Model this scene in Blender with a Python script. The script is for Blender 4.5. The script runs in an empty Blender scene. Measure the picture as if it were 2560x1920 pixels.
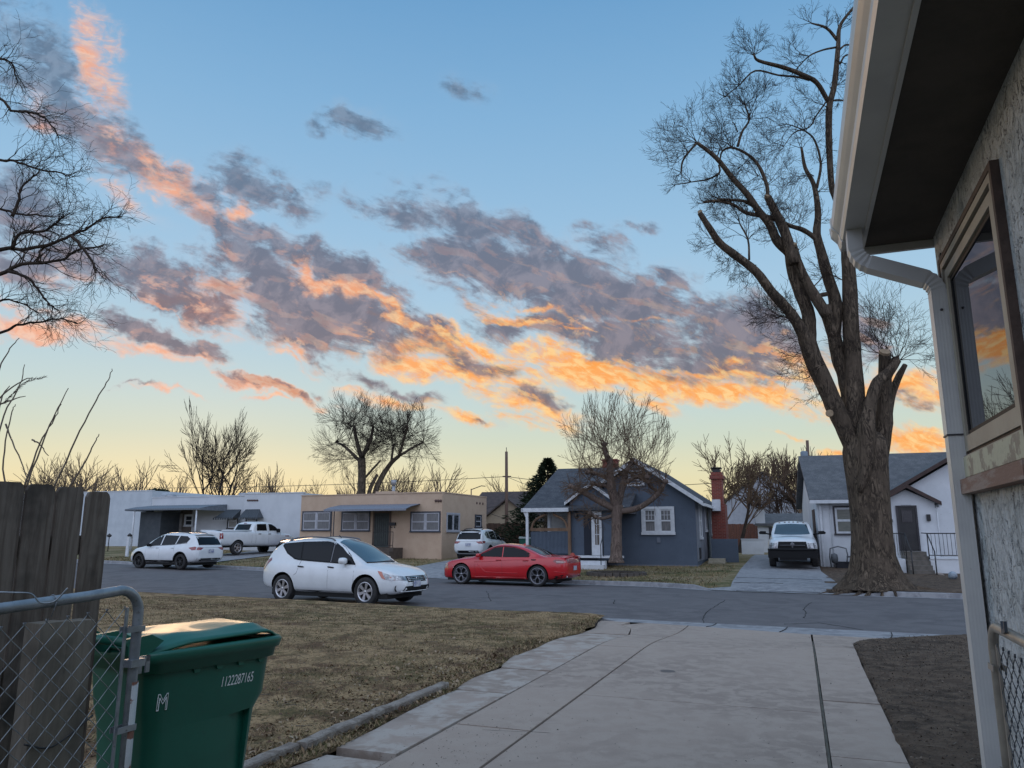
import bpy, bmesh, math, random
from math import sin, cos, tan, pi, radians, atan2, sqrt, atan
from mathutils import Vector, Matrix, Euler
from mathutils.bvhtree import BVHTree
import numpy as np

scene = bpy.context.scene
COL = scene.collection
K = 2560 / 2212.0

# ---------------------------------------------------------------- camera
CZ = 1.78
FPX = 1880.0
PITCH = atan(376 / FPX)
cam_d = bpy.data.cameras.new("camera")
cam = bpy.data.objects.new("camera", cam_d)
COL.objects.link(cam)
cam.location = (0, 0, CZ)
cam.rotation_euler = (radians(90) + PITCH, 0, 0)
cam_d.sensor_width = 36.0
cam_d.lens = 36.0 * FPX / 2560
cam_d.clip_start = 0.05
cam_d.clip_end = 3000
scene.camera = cam

scene.view_settings.view_transform = 'Standard'
scene.view_settings.look = 'None'
scene.view_settings.exposure = 0
scene.view_settings.gamma = 1

def srgb(r, g, b, a=1.0):
    f = lambda c: (c / 255) / 12.92 if c / 255 <= 0.04045 else ((c / 255 + 0.055) / 1.055) ** 2.4
    return (f(r), f(g), f(b), a)

def ray(px, py):
    dx = (px - 1280) / FPX; dy = (960 - py) / FPX
    return Vector((dx, cos(PITCH) - sin(PITCH) * dy, sin(PITCH) + cos(PITCH) * dy))
CAMV = Vector((0, 0, CZ))
def at(px, py, Y):
    r = ray(px, py); return CAMV + r * (Y / r.y)
def atz(px, py, z):
    r = ray(px, py); return CAMV + r * ((z - CZ) / r.z)
def onplane(px, py, p0, n):
    r = ray(px, py); t = (Vector(p0) - CAMV).dot(n) / r.dot(n); return CAMV + r * t

# ---------------------------------------------------------------- world / sky
world = bpy.data.worlds.new("World")
scene.world = world
world.use_nodes = True
wt = world.node_tree
wt.nodes.clear()
class NB:
    """small node-graph writer"""
    def __init__(s, t): s.t = t
    def n(s, typ, **kw):
        nd = s.t.nodes.new(typ)
        for k, v in kw.items(): setattr(nd, k, v)
        return nd
    def set(s, sock, v):
        if v is None: return
        if hasattr(v, 'is_output') or isinstance(v, bpy.types.NodeSocket): s.t.links.new(v, sock)
        else: sock.default_value = v
    def m(s, op, a, b=None, c=None, clamp=False):
        nd = s.n('ShaderNodeMath', operation=op); nd.use_clamp = clamp
        s.set(nd.inputs[0], a); s.set(nd.inputs[1], b)
        if c is not None: s.set(nd.inputs[2], c)
        return nd.outputs[0]
    def v(s, op, a, b=None):
        nd = s.n('ShaderNodeVectorMath', operation=op)
        s.set(nd.inputs[0], a)
        if b is not None: s.set(nd.inputs[1], b)
        return nd.outputs[0]
    def noise(s, vec, scale, detail=4, rough=.55, dist=0.0, dim='3D', lac=2.0):
        nd = s.n('ShaderNodeTexNoise', noise_dimensions=dim)
        s.set(nd.inputs['Vector'], vec)
        nd.inputs['Scale'].default_value = scale; nd.inputs['Detail'].default_value = detail
        nd.inputs['Roughness'].default_value = rough; nd.inputs['Distortion'].default_value = dist
        nd.inputs['Lacunarity'].default_value = lac
        return nd.outputs['Fac']
    def ramp(s, fac, stops, interp='LINEAR'):
        nd = s.n('ShaderNodeValToRGB'); cr = nd.color_ramp; cr.interpolation = interp
        while len(cr.elements) > 1: cr.elements.remove(cr.elements[-1])
        for i, (p, c) in enumerate(stops):
            e = cr.elements[0] if i == 0 else cr.elements.new(p)
            e.position = p
            e.color = c if hasattr(c, '__len__') else (c, c, c, 1)
        s.set(nd.inputs['Fac'], fac)
        return nd.outputs['Color']
    def mix(s, f, a, b, blend='MIX'):
        nd = s.n('ShaderNodeMix', data_type='RGBA', blend_type=blend)
        s.set(nd.inputs[0], f); s.set(nd.inputs[6], a); s.set(nd.inputs[7], b)
        return nd.outputs[2]
    def mapr(s, x, a, b, c=0., d=1., smooth=True):
        nd = s.n('ShaderNodeMapRange', interpolation_type='SMOOTHSTEP' if smooth else 'LINEAR')
        s.set(nd.inputs['Value'], x)
        for k, v in zip(('From Min', 'From Max', 'To Min', 'To Max'), (a, b, c, d)): s.set(nd.inputs[k], v)
        return nd.outputs[0]
w = NB(wt)
tc = w.n('ShaderNodeTexCoord').outputs['Generated']
sep = w.n('ShaderNodeSeparateXYZ'); w.set(sep.inputs[0], tc)
dX, dY, dZ = sep.outputs
grad = w.ramp(dZ, [(0.0, srgb(240, 214, 162)), (.045, srgb(236, 221, 172)), (.08, srgb(226, 222, 186)), (.123, srgb(206, 217, 200)),
                   (.17, srgb(193, 214, 214)), (.227, srgb(179, 208, 221)), (.3, srgb(166, 201, 226)), (.377, srgb(153, 193, 224)),
                   (.51, srgb(130, 177, 216)), (.62, srgb(108, 160, 205)), (1.0, srgb(125, 165, 205))])
# unseen eastern sky behind the camera: pale blue, brightened to light the foreground
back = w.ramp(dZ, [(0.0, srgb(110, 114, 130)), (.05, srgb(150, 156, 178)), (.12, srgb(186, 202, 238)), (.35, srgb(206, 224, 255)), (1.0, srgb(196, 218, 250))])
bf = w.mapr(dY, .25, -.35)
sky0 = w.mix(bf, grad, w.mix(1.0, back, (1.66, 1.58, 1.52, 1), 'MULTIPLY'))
nish = w.n('ShaderNodeTexSky', sky_type='NISHITA')
nish.sun_disc = False; nish.sun_elevation = radians(2.0); nish.sun_rotation = radians(-22)
nish.air_density = 1.2; nish.dust_density = 2.0
yc = w.m('MAXIMUM', dY, .12)
U_ = w.m('DIVIDE', dX, yc); V_ = w.m('DIVIDE', dZ, yc)
cx = w.n('ShaderNodeCombineXYZ'); w.set(cx.inputs[0], U_); w.set(cx.inputs[1], V_)
uv = cx.outputs[0]
def uvof(x, y):
    r = ray(x * K, y * K); return Vector((r.x / r.y, r.z / r.y))
# warp the blob field a little so that no ellipse is readable
wn = w.n('ShaderNodeTexNoise', noise_dimensions='2D'); w.set(wn.inputs['Vector'], uv)
wn.inputs['Scale'].default_value = 9; wn.inputs['Detail'].default_value = 5; wn.inputs['Roughness'].default_value = .55
wv = w.v('MULTIPLY', w.v('SUBTRACT', wn.outputs['Color'], (.5, .5, .5)), (.13, .085, 0))
uvw = w.v('ADD', uv, wv)
def field(blobs, coords):
    acc = None
    for (x, y, rx, ry, ang, st) in blobs:
        c = uvof(x, y); a = radians(ang)
        e1 = uvof(x + rx * cos(a), y + rx * sin(a)) - c
        e2 = uvof(x - ry * sin(a), y + ry * cos(a)) - c
        mp = w.n('ShaderNodeMapping', vector_type='TEXTURE')
        w.set(mp.inputs[0], coords)
        mp.inputs['Location'].default_value = (c.x, c.y, 0)
        mp.inputs['Rotation'].default_value = (0, 0, atan2(e1.y, e1.x))
        mp.inputs['Scale'].default_value = (e1.length * 1.95, e2.length * 1.95, 1)
        g = w.n('ShaderNodeTexGradient', gradient_type='SPHERICAL'); w.set(g.inputs[0], mp.outputs[0])
        v = w.m('MULTIPLY', g.outputs['Fac'], st)
        acc = v if acc is None else w.m('SMOOTH_MAX', acc, v, .12)
    return acc
# streaky cloud texture
ms0 = w.n('ShaderNodeMapping'); w.set(ms0.inputs[0], uv); ms0.inputs['Rotation'].default_value = (0, 0, radians(20))
ms = w.n('ShaderNodeMapping'); w.set(ms.inputs[0], ms0.outputs[0]); ms.inputs['Scale'].default_value = (1, 2.2, 1)
n1 = w.noise(ms.outputs[0], 13, 9, .62, .35, '2D')
n2 = w.noise(w.v('ADD', ms.outputs[0], (3.1, 7.7, 0)), 19, 8, .66, .5, '2D')
n3 = w.noise(w.v('ADD', uv, (11, 5, 0)), 30, 7, .6, .3, '2D')

DARK = [(60,90,150,60,25,.62),(110,160,130,80,50,.72),(200,285,140,55,38,.8),(330,350,120,30,32,.62),(540,395,95,42,12,.85),(630,420,75,45,30,.55),
 (490,500,95,34,38,.8),(610,535,110,30,30,.8),(690,548,55,26,30,.9),(765,278,80,32,5,.78),(1010,190,60,26,25,.4),
 (890,450,115,30,8,.85),(1000,465,140,48,22,.85),(1130,515,120,36,28,.8),(1090,575,185,46,5,1.15),
 (550,590,110,48,33,1.15),(655,645,125,42,32,1.1),(770,605,105,34,35,.9),(720,690,150,48,10,1.15),(680,725,110,36,8,1.0),
 (895,712,75,24,20,.95),(1240,640,120,50,20,.95),(1345,650,130,52,22,1.1),(1210,715,150,34,10,.9),(1350,735,190,36,12,1.0),
 (1500,765,150,46,8,.85),(1600,728,125,62,8,1.15),(1620,790,120,34,8,.7),(1020,778,75,22,15,.85),(350,600,125,45,28,1.05),(440,650,80,34,35,.85),
 (360,728,115,22,16,.95),(430,748,70,22,16,1.05),(1362,487,50,20,0,.6),(1290,530,60,28,20,.6),(1472,600,60,30,15,.7),
 (800,822,90,16,20,.75),(875,850,65,14,12,.7),(575,838,90,11,18,.75),(1148,860,55,16,12,.8),(265,832,55,6,12,.6),(690,850,40,8,15,.5),
 (20,440,110,60,30,.9),(80,560,130,45,12,.9),(1880,725,80,55,10,.8),(1955,880,70,16,5,.55),(930,620,150,20,15,.4),(1050,660,120,25,20,.45),(1030,905,30,6,10,.5)]
ORNG = [(215,130,32,125,-18,.75),(225,250,80,26,55,.5),(285,345,185,34,33,1.15),(400,415,130,28,24,1.0),(250,420,100,22,35,.5),(520,456,32,22,0,1.1),(470,545,30,22,30,.6),
 (425,655,95,26,32,1.0),(480,630,55,14,20,.8),(360,640,80,18,25,.6),(705,610,95,17,37,1.05),(800,668,100,17,28,1.0),(640,757,60,14,25,.75),
 (330,765,120,15,12,.8),(440,772,70,9,12,.8),(930,745,125,18,12,1.0),(1040,735,100,16,15,1.1),(950,795,170,22,13,1.1),(1070,790,120,16,12,.9),
 (1150,655,80,11,22,.6),(1150,690,110,12,18,.8),(1250,785,170,22,9,1.15),(1400,815,230,26,8,1.2),(1560,848,200,22,6,1.15),(1690,850,110,24,5,1.0),
 (1440,878,60,18,20,.8),(1130,880,90,24,20,.95),(1010,902,80,11,10,.95),(1110,908,50,13,20,.7),(600,846,125,13,17,1.0),(560,862,40,6,5,.7),
 (845,868,85,15,12,.9),(625,775,60,9,25,.65),(340,852,85,6,10,.8),(1590,790,60,18,10,.8),(1690,770,60,40,0,.7),(1960,962,90,20,5,1.2),(1950,850,90,36,8,1.0),
 (1765,790,50,45,0,.8),(1790,972,50,9,5,.7),(90,708,150,18,6,.95),(20,660,90,14,10,.7),(1700,945,40,7,5,.5),(110,600,110,14,10,.5),(560,700,40,12,30,.3)]
OR2 = [(720,620,90,9,36,.95),(810,670,80,9,30,.9),(1160,660,60,7,20,.7),(1170,700,110,6,14,.7),(1260,770,120,6,10,.8),(1000,745,90,7,12,.8),(1500,800,120,8,8,.8),(1590,770,30,9,0,.8),
 (420,640,60,8,40,.6),(360,665,60,6,30,.6),(1380,700,60,5,10,.5),(1000,600,90,6,5,.35),(1640,810,80,8,8,.8)]
fD = field(DARK, uvw); fO = field(ORNG, uvw); fO2 = field(OR2, uvw)
def alpha(f, n, lo, hi, amp):
    g = w.m('MULTIPLY', w.m('SUBTRACT', n, .5), w.m('MULTIPLY', w.mapr(f, .06, .4), amp))
    return w.mapr(w.m('ADD', f, g), lo, hi)
n4 = w.noise(ms.outputs[0], 46, 6, .6, .3, '2D')
nd = w.m('ADD', w.m('MULTIPLY', n1, .72), w.m('MULTIPLY', n4, .28))
no = w.m('ADD', w.m('MULTIPLY', n2, .7), w.m('MULTIPLY', n4, .3))
n1s = w.noise(w.v('ADD', ms.outputs[0], (.004, -.028, 0)), 13, 5, .62, .35, '2D')    # same field, sampled a little lower
relief = w.m('SUBTRACT', n1, n1s)
aD = alpha(fD, nd, .17, .66, 1.9)
aO = alpha(fO, no, .20, .90, 2.0)
aO2 = alpha(fO2, no, .16, .85, 2.0)
warm = w.mapr(V_, .62, .22)                                   # 0 high .. 1 low
gold = w.m('MULTIPLY', w.mapr(U_, -.42, -.02), w.mapr(V_, .44, .24))
ocol = w.mix(gold, srgb(240, 170, 138), srgb(255, 166, 80))
ocol = w.mix(w.mapr(n4, .38, .66), ocol, w.mix(gold, srgb(244, 198, 174), srgb(255, 208, 140)))
dcol = w.mix(warm, srgb(92, 114, 140), srgb(98, 94, 112))
dcol = w.mix(w.mapr(n3, .40, .66), dcol, w.mix(warm, srgb(120, 141, 166), srgb(132, 120, 132)))
lit = w.m('MULTIPLY', w.m('MULTIPLY', w.mapr(relief, .02, .15), w.m('ADD', w.m('MULTIPLY', warm, .55), .05)), w.mapr(fO, .02, .35, .25, 1.0))
dcol = w.mix(lit, dcol, ocol)
veil = alpha(w.m('MAXIMUM', fD, fO), n3, .0, .9, .9)
ov = w.m('MULTIPLY', w.m('MULTIPLY', w.mapr(fO, .05, .8), w.mapr(n2, .3, .6)), .5)
c1 = w.mix(w.m('MULTIPLY', veil, .4), sky0, w.mix(warm, srgb(166, 184, 204), srgb(200, 194, 198)))
c1 = w.mix(ov, c1, w.mix(gold, srgb(236, 206, 196), srgb(255, 222, 172)))
c2 = w.mix(w.m('MULTIPLY', aO, .92), c1, ocol)
c3 = w.mix(w.m('MULTIPLY', aD, .86), c2, dcol)
c4 = w.mix(w.m('MULTIPLY', aO2, .8), c3, ocol)
front = w.mapr(dY, .12, .3)
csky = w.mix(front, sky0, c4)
nsc = w.v('SCALE', nish.outputs[0]); wt.nodes[-1].inputs['Scale'].default_value = .006
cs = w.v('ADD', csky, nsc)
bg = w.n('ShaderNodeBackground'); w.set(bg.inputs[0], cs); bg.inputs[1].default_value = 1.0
wo = w.n('ShaderNodeOutputWorld'); wt.links.new(bg.outputs[0], wo.inputs[0])

# ---------------------------------------------------------------- sun (already at the horizon, behind the clouds)
sd = bpy.data.lights.new("sun", 'SUN'); sd.energy = .5; sd.angle = radians(14); sd.color = (1, .62, .34)
so = bpy.data.objects.new("sun", sd); COL.objects.link(so)
sdir = Vector((sin(radians(-22)) * cos(radians(5)), cos(radians(-22)) * cos(radians(5)), sin(radians(5))))
so.rotation_euler = sdir.to_track_quat('Z', 'Y').to_euler()
so.location = (0, 60, 30)

# ================================================================ helpers
def tag(o, label=None, cat=None, group=None, kind=None):
    if label: o['label'] = label
    if cat: o['category'] = cat
    if group: o['group'] = group
    if kind: o['kind'] = kind
    return o
def empty(name, loc, rz=0, label=None, cat=None, group=None):
    o = bpy.data.objects.new(name, None); COL.objects.link(o)
    o.empty_display_size = .2
    o.location = loc; o.rotation_euler = (0, 0, rz)
    return tag(o, label, cat, group)
class MB:
    def __init__(s): s.v = []; s.f = []; s.mi = []; s.sm = []
    def add(s, vs, fs, mi=0, smooth=False):
        b = len(s.v); s.v.extend([tuple(p) for p in vs])
        for f in fs:
            s.f.append(tuple(b + i for i in f)); s.mi.append(mi); s.sm.append(smooth)
        return s
    def quad(s, a, b, c, d, mi=0): return s.add([a, b, c, d], [(0, 1, 2, 3)], mi)
    def box(s, x0, x1, y0, y1, z0, z1, mi=0, M=None):
        vs = [Vector((x, y, z)) for z in (z0, z1) for y in (y0, y1) for x in (x0, x1)]
        if M is not None: vs = [M @ p for p in vs]
        return s.add(vs, [(0, 2, 3, 1), (4, 5, 7, 6), (0, 1, 5, 4), (1, 3, 7, 5), (3, 2, 6, 7), (2, 0, 4, 6)], mi)
    def prism(s, poly, axis, a, b, mi=0, M=None):
        """poly: 2D points; axis 'x','y','z' extruded from a to b"""
        n = len(poly)
        def p3(p, t):
            q = {'x': (t, p[0], p[1]), 'y': (p[0], t, p[1]), 'z': (p[0], p[1], t)}[axis]
            q = Vector(q); return M @ q if M is not None else q
        vs = [p3(p, a) for p in poly] + [p3(p, b) for p in poly]
        fs = [tuple(range(n))[::-1], tuple(range(n, 2 * n))] + [(i, (i + 1) % n, n + (i + 1) % n, n + i) for i in range(n)]
        return s.add(vs, fs, mi)
    def tube(s, pts, rad, n=6, mi=0, cap=True, smooth=True, flat=None):
        pts = [Vector(p) for p in pts]; m = len(pts)
        if not hasattr(rad, '__len__'): rad = [rad] * m
        vs = []; prev = None
        for i, p in enumerate(pts):
            d = (pts[min(i + 1, m - 1)] - pts[max(i - 1, 0)])
            if d.length < 1e-9: d = Vector((0, 0, 1))
            d.normalize()
            if prev is None:
                a = d.cross(Vector((0, 0, 1)))
                if a.length < .05: a = d.cross(Vector((1, 0, 0)))
                a.normalize()
            else:
                a = prev - d * prev.dot(d)
                if a.length < 1e-6: a = d.orthogonal()
                a.normalize()
            prev = a; b = d.cross(a); r = rad[i]
            for k in range(n):
                t = 2 * pi * k / n
                if flat: vs.append(p + a * (r * cos(t)) + b * (r * flat * sin(t)))
                else: vs.append(p + a * (r * cos(t)) + b * (r * sin(t)))
        fs = [(i * n + k, i * n + (k + 1) % n, (i + 1) * n + (k + 1) % n, (i + 1) * n + k) for i in range(m - 1) for k in range(n)]
        s.add(vs, fs, mi, smooth)
        if cap and n > 2:
            b = len(s.v) - len(vs)
            s.f.append(tuple(b + k for k in range(n))[::-1]); s.mi.append(mi); s.sm.append(False)
            s.f.append(tuple(b + (m - 1) * n + k for k in range(n))); s.mi.append(mi); s.sm.append(False)
        return s
    def lathe(s, prof, n=32, axis='z', c=(0, 0, 0), mi=0, smooth=True, a0=0, a1=2 * pi):
        """prof: (r, h) list"""
        c = Vector(c); vs = []
        full = abs(a1 - a0 - 2 * pi) < 1e-6; nn = n if full else n + 1
        for k in range(nn):
            t = a0 + (a1 - a0) * k / n
            for r, h in prof:
                q = {'z': (r * cos(t), r * sin(t), h), 'y': (r * cos(t), h, r * sin(t)), 'x': (h, r * cos(t), r * sin(t))}[axis]
                vs.append(c + Vector(q))
        m = len(prof)
        fs = [(k * m + i, ((k + 1) % nn) * m + i, ((k + 1) % nn) * m + i + 1, k * m + i + 1) for k in range(n) for i in range(m - 1)]
        return s.add(vs, fs, mi, smooth)
    def build(s, name, mats, parent=None, loc=None, fix=False):
        me = bpy.data.meshes.new(name)
        me.from_pydata(s.v, [], s.f)
        if not isinstance(mats, (list, tuple)): mats = [mats]
        for m in mats: me.materials.append(m)
        if len(s.f):
            me.polygons.foreach_set('material_index', s.mi)
            me.polygons.foreach_set('use_smooth', s.sm)
        if fix:
            bm = bmesh.new(); bm.from_mesh(me); bmesh.ops.recalc_face_normals(bm, faces=bm.faces); bm.to_mesh(me); bm.free()
        me.update()
        o = bpy.data.objects.new(name, me); COL.objects.link(o)
        if parent is not None: o.parent = parent
        if loc is not None: o.location = loc
        return o
def kids(o): return [c for c in bpy.data.objects if c.parent == o]
def copy_tree(o, parent=None):
    c = o.copy(); COL.objects.link(c); c.parent = parent
    for ch in kids(o): copy_tree(ch, c)
    return c
def rot2(a, x, y): return (x * cos(a) - y * sin(a), x * sin(a) + y * cos(a))
def smooth(x, a, b):
    t = max(0, min(1, (x - a) / (b - a))); return t * t * (3 - 2 * t)
def catmull(pts, per=6):
    pts = [Vector(p) for p in pts]; out = []
    P = [pts[0] * 2 - pts[1]] + pts + [pts[-1] * 2 - pts[-2]]
    for i in range(1, len(P) - 2):
        for k in range(per):
            t = k / per; a, b, c, d = P[i - 1], P[i], P[i + 1], P[i + 2]
            out.append(.5 * ((2 * b) + (c - a) * t + (2 * a - 5 * b + 4 * c - d) * t * t + (3 * b - a - 3 * c + d) * t ** 3))
    out.append(pts[-1]); return out

# ================================================================ materials
MATS = {}
def mat(name, c1, c2=None, scale=3.0, rough=.7, metal=0., bump=0., bscale=None, detail=6, lo=.35, hi=.65, coords='Object',
        stretch=(1, 1, 1), spec=.5, coat=0., c3=None, s3=40., f3=(.55, .75), dist=0.0, bdist=.01, rrange=None, emit=None):
    if name in MATS: return MATS[name]
    m = bpy.data.materials.new(name); m.use_nodes = True
    t = m.node_tree; t.nodes.clear(); b = NB(t)
    out = b.n('ShaderNodeOutputMaterial'); p = b.n('ShaderNodeBsdfPrincipled'); t.links.new(p.outputs[0], out.inputs[0])
    if coords == 'World':
        vec = b.n('ShaderNodeNewGeometry').outputs['Position']
    else:
        vec = b.n('ShaderNodeTexCoord').outputs['Object']
    if stretch != (1, 1, 1):
        mp = b.n('ShaderNodeMapping'); b.set(mp.inputs[0], vec); mp.inputs['Scale'].default_value = stretch; vec = mp.outputs[0]
    c1 = tuple(c1) + ((1,) if len(c1) == 3 else ())
    if c2 is not None:
        c2 = tuple(c2) + ((1,) if len(c2) == 3 else ())
        n = b.noise(vec, scale, detail, .6, dist)
        col = b.mix(b.mapr(n, lo, hi), c1, c2)
        if c3 is not None:
            c3 = tuple(c3) + ((1,) if len(c3) == 3 else ())
            n3 = b.noise(vec, s3, 4, .6)
            col = b.mix(b.mapr(n3, f3[0], f3[1]), col, c3)
        t.links.new(col, p.inputs['Base Color'])
        if rrange: t.links.new(b.mapr(n, lo, hi, rrange[0], rrange[1]), p.inputs['Roughness'])
        else: p.inputs['Roughness'].default_value = rough
    else:
        p.inputs['Base Color'].default_value = c1; p.inputs['Roughness'].default_value = rough
    p.inputs['Metallic'].default_value = metal
    p.inputs['Specular IOR Level'].default_value = spec
    p.inputs['Coat Weight'].default_value = coat
    p.inputs['Coat Roughness'].default_value = .04
    if emit: p.inputs['Emission Color'].default_value = tuple(emit[:3]) + (1,); p.inputs['Emission Strength'].default_value = emit[3]
    if bump:
        bn = b.noise(vec, bscale or scale * 4, 6, .65)
        bp = b.n('ShaderNodeBump'); bp.inputs['Strength'].default_value = bump; bp.inputs['Distance'].default_value = bdist
        b.set(bp.inputs['Height'], bn); t.links.new(bp.outputs[0], p.inputs['Normal'])
    MATS[name] = m; return m
WHITEP = (.78, .80, .82)
M_ = {}
def G(v): return (v, v, v)

# ================================================================ street and driveway frames
def frame(a):
    a = radians(a); return Vector((cos(a), -sin(a), 0)), Vector((sin(a), cos(a), 0))
SU, SN = frame(25.5)          # street: SU runs to the right along it, SN across it
DU, DN = frame(20.5)          # driveway: DN runs away from the camera
def S(s, t, z=0): return SU * s + SN * t + Vector((0, 0, z))
def D(s, t, z=0): return DU * s + DN * t + Vector((0, 0, z))
def s_of(p): return SU.x * p[0] + SU.y * p[1], SN.x * p[0] + SN.y * p[1]
def d_of(p): return DU.x * p[0] + DU.y * p[1], DN.x * p[0] + DN.y * p[1]
def tnear(s): return 16.0 - .55 * smooth(-s, 4.5, 9)
def tfar(s): return 25.7 + 1.3 * smooth(-s, 3.5, 8) + .8 * smooth(-s, 8, 22)
def zroad(s, t):
    z = .10 * smooth(-s, 10, 32) + .25 * smooth(-s, 18, 45)
    return z * (.35 + .65 * smooth(t, 16, 27)) - .03 * smooth(abs(t - 21), 2, 5.5)
ZD = .23
def znear(s, t):          # the near yard
    far = zroad(s, 16) + .13; k = smooth(t, 9, tnear(s) - .2)
    return ZD * (1 - k) + far * k + .03 * smooth(-s, 6, 14) * smooth(t, 6, 12)
def mouth(s):   # 1 where a driveway crosses the far kerb
    return max(smooth(s, a - .5, a) * (1 - smooth(s, b, b + .5)) for a, b in ((-5.6, -.5), (-19.4, -14.9), (-35.2, -30.2)))
def zfar(s, t):
    e = t - tfar(s); ms_ = s + .20 * max(0, min(e, 2.5))
    return zroad(s, tfar(s)) + .12 * (1 - mouth(ms_) * (1 - smooth(e, .0, 1.9))) + .030 * (1 - .42 * smooth(s, -6, 0)) * max(0, min(e, 16)) + .004 * max(0, e - 16)
def zground(p):
    s, t = s_of(p)
    if t < tnear(s): return znear(s, t)
    if t > tfar(s): return zfar(s, t)
    return zroad(s, t)

# ---- materials of the ground
def ground_mat(name, cols, scales, rough=.95, bump=.4, bsc=30, bdist=.02, speck=None, patch=None):
    m = bpy.data.materials.new(name); m.use_nodes = True; t = m.node_tree; t.nodes.clear(); b = NB(t)
    out = b.n('ShaderNodeOutputMaterial'); p = b.n('ShaderNodeBsdfPrincipled'); t.links.new(p.outputs[0], out.inputs[0])
    vec = b.n('ShaderNodeNewGeometry').outputs['Position']
    col = cols[0]
    for i in range(1, len(cols)):
        n = b.noise(b.v('ADD', vec, (7.3 * i, 3.1 * i, 0)), scales[i - 1], 6, .62, .4)
        col = b.mix(b.mapr(n, .42, .6), col, cols[i])
    if speck:
        n = b.noise(vec, speck[0], 3, .7)
        col = b.mix(b.mapr(n, speck[2], speck[3]), col, speck[1])
    t.links.new(col, p.inputs['Base Color']); p.inputs['Roughness'].default_value = rough
    p.inputs['Specular IOR Level'].default_value = .25
    bp = b.n('ShaderNodeBump'); bp.inputs['Strength'].default_value = bump; bp.inputs['Distance'].default_value = bdist
    b.set(bp.inputs['Height'], b.noise(vec, bsc, 8, .7)); t.links.new(bp.outputs[0], p.inputs['Normal'])
    return m
m_lawn = ground_mat('lawn_grass', [(.112, .086, .034, 1), (.225, .152, .076, 1), (.120, .068, .036, 1), (.34, .23, .12, 1)], [.55, 1.3, 2.6],
                    speck=(26, (.045, .040, .018, 1), .5, .66), bump=.8, bsc=28, bdist=.04)
m_flawn = ground_mat('far_lawn_grass', [(.20, .155, .070, 1), (.085, .090, .032, 1), (.26, .20, .115, 1)], [.45, .8],
                     speck=(14, (.07, .058, .026, 1), .5, .7), bump=.8, bsc=14, bdist=.05)
m_dirt = ground_mat('bare_soil', [(.098, .066, .045, 1), (.058, .040, .028, 1), (.135, .095, .066, 1)], [1.6, 5],
                    speck=(40, (.16, .125, .095, 1), .62, .72), bump=1.0, bsc=22, bdist=.05)
m_asph = ground_mat('asphalt', [(.118, .110, .112, 1), (.100, .093, .096, 1), (.134, .125, .126, 1)], [.35, 1.6],
                    speck=(120, (.19, .19, .19, 1), .6, .72), bump=.5, bsc=90, bdist=.008)
m_conc = ground_mat('driveway_concrete', [(.325, .262, .218, 1), (.262, .210, .176, 1), (.340, .278, .232, 1)], [.38, 5.5],
                    speck=(95, (.18, .145, .12, 1), .60, .72), bump=.25, bsc=70, bdist=.004)
m_conc2 = ground_mat('old_concrete', [(.315, .255, .215, 1), (.255, .205, .170, 1), (.37, .325, .285, 1)], [1.1, 4],
                     speck=(45, (.18, .15, .13, 1), .62, .74), bump=.35, bsc=50, bdist=.006)
m_gutc = ground_mat('gutter_concrete', [(.235, .235, .245, 1), (.19, .19, .20, 1), (.28, .28, .285, 1)], [.9, 4],
                    speck=(60, (.13, .12, .12, 1), .62, .74), bump=.3, bsc=60, bdist=.006)
m_crack = mat('crack_tar', (.02, .019, .018), rough=.95)

def strip(name, sf, tf, ns, nt, s0, s1, zf, m, kind='structure', fr=S):
    """grid between t=tf0(s) and t=tf1(s)"""
    mb = MB(); vs = []
    for i in range(ns + 1):
        s = s0 + (s1 - s0) * i / ns if sf is None else sf(i / ns)
        a, b = tf(s)
        for j in range(nt + 1):
            t = a + (b - a) * j / nt
            p = fr(s, t); p.z = zf(s, t); vs.append(p)
    fs = [(i * (nt + 1) + j, (i + 1) * (nt + 1) + j, (i + 1) * (nt + 1) + j + 1, i * (nt + 1) + j + 1) for i in range(ns) for j in range(nt)]
    mb.add(vs, fs, 0, True)
    o = mb.build(name, m)
    if kind: o['kind'] = kind
    return o
# one big ground sheet to the horizon, slightly below everything
mb = MB(); R = 1500
gs = [-R, -600, -200, -90, -60] + [x * 4.0 for x in range(-12, 13)] + [60, 90, 200, 600, R]
gt = [-300, -60, -20, -5, 0, 4, 8, 10, 12, 13, 14, 15, 15.8, 16.3, 18, 21, 24, 25.4, 26.2, 27, 28, 29, 31, 34, 38, 42, 50, 60, 80, 120, 250, 600, R]
vs = []
for s in gs:
    for t in gt:
        p = S(s, t); ss = max(-50, min(50, s))
        if t < 15.9: z = znear(ss, max(t, -5)) - .32
        elif t < 28.2: z = zroad(ss, t) - .14
        else: z = zfar(ss, t) - .22
        p.z = z; vs.append(p)
nt = len(gt)
mb.add(vs, [(i * nt + j, (i + 1) * nt + j, (i + 1) * nt + j + 1, i * nt + j + 1) for i in range(len(gs) - 1) for j in range(nt - 1)], 0, True)
tag(mb.build('ground', m_flawn), kind='structure')
tag(strip('road', None, lambda s: (tnear(s) + .02, tfar(s) - .02), 90, 10, -75, 45, zroad, m_asph))

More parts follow.
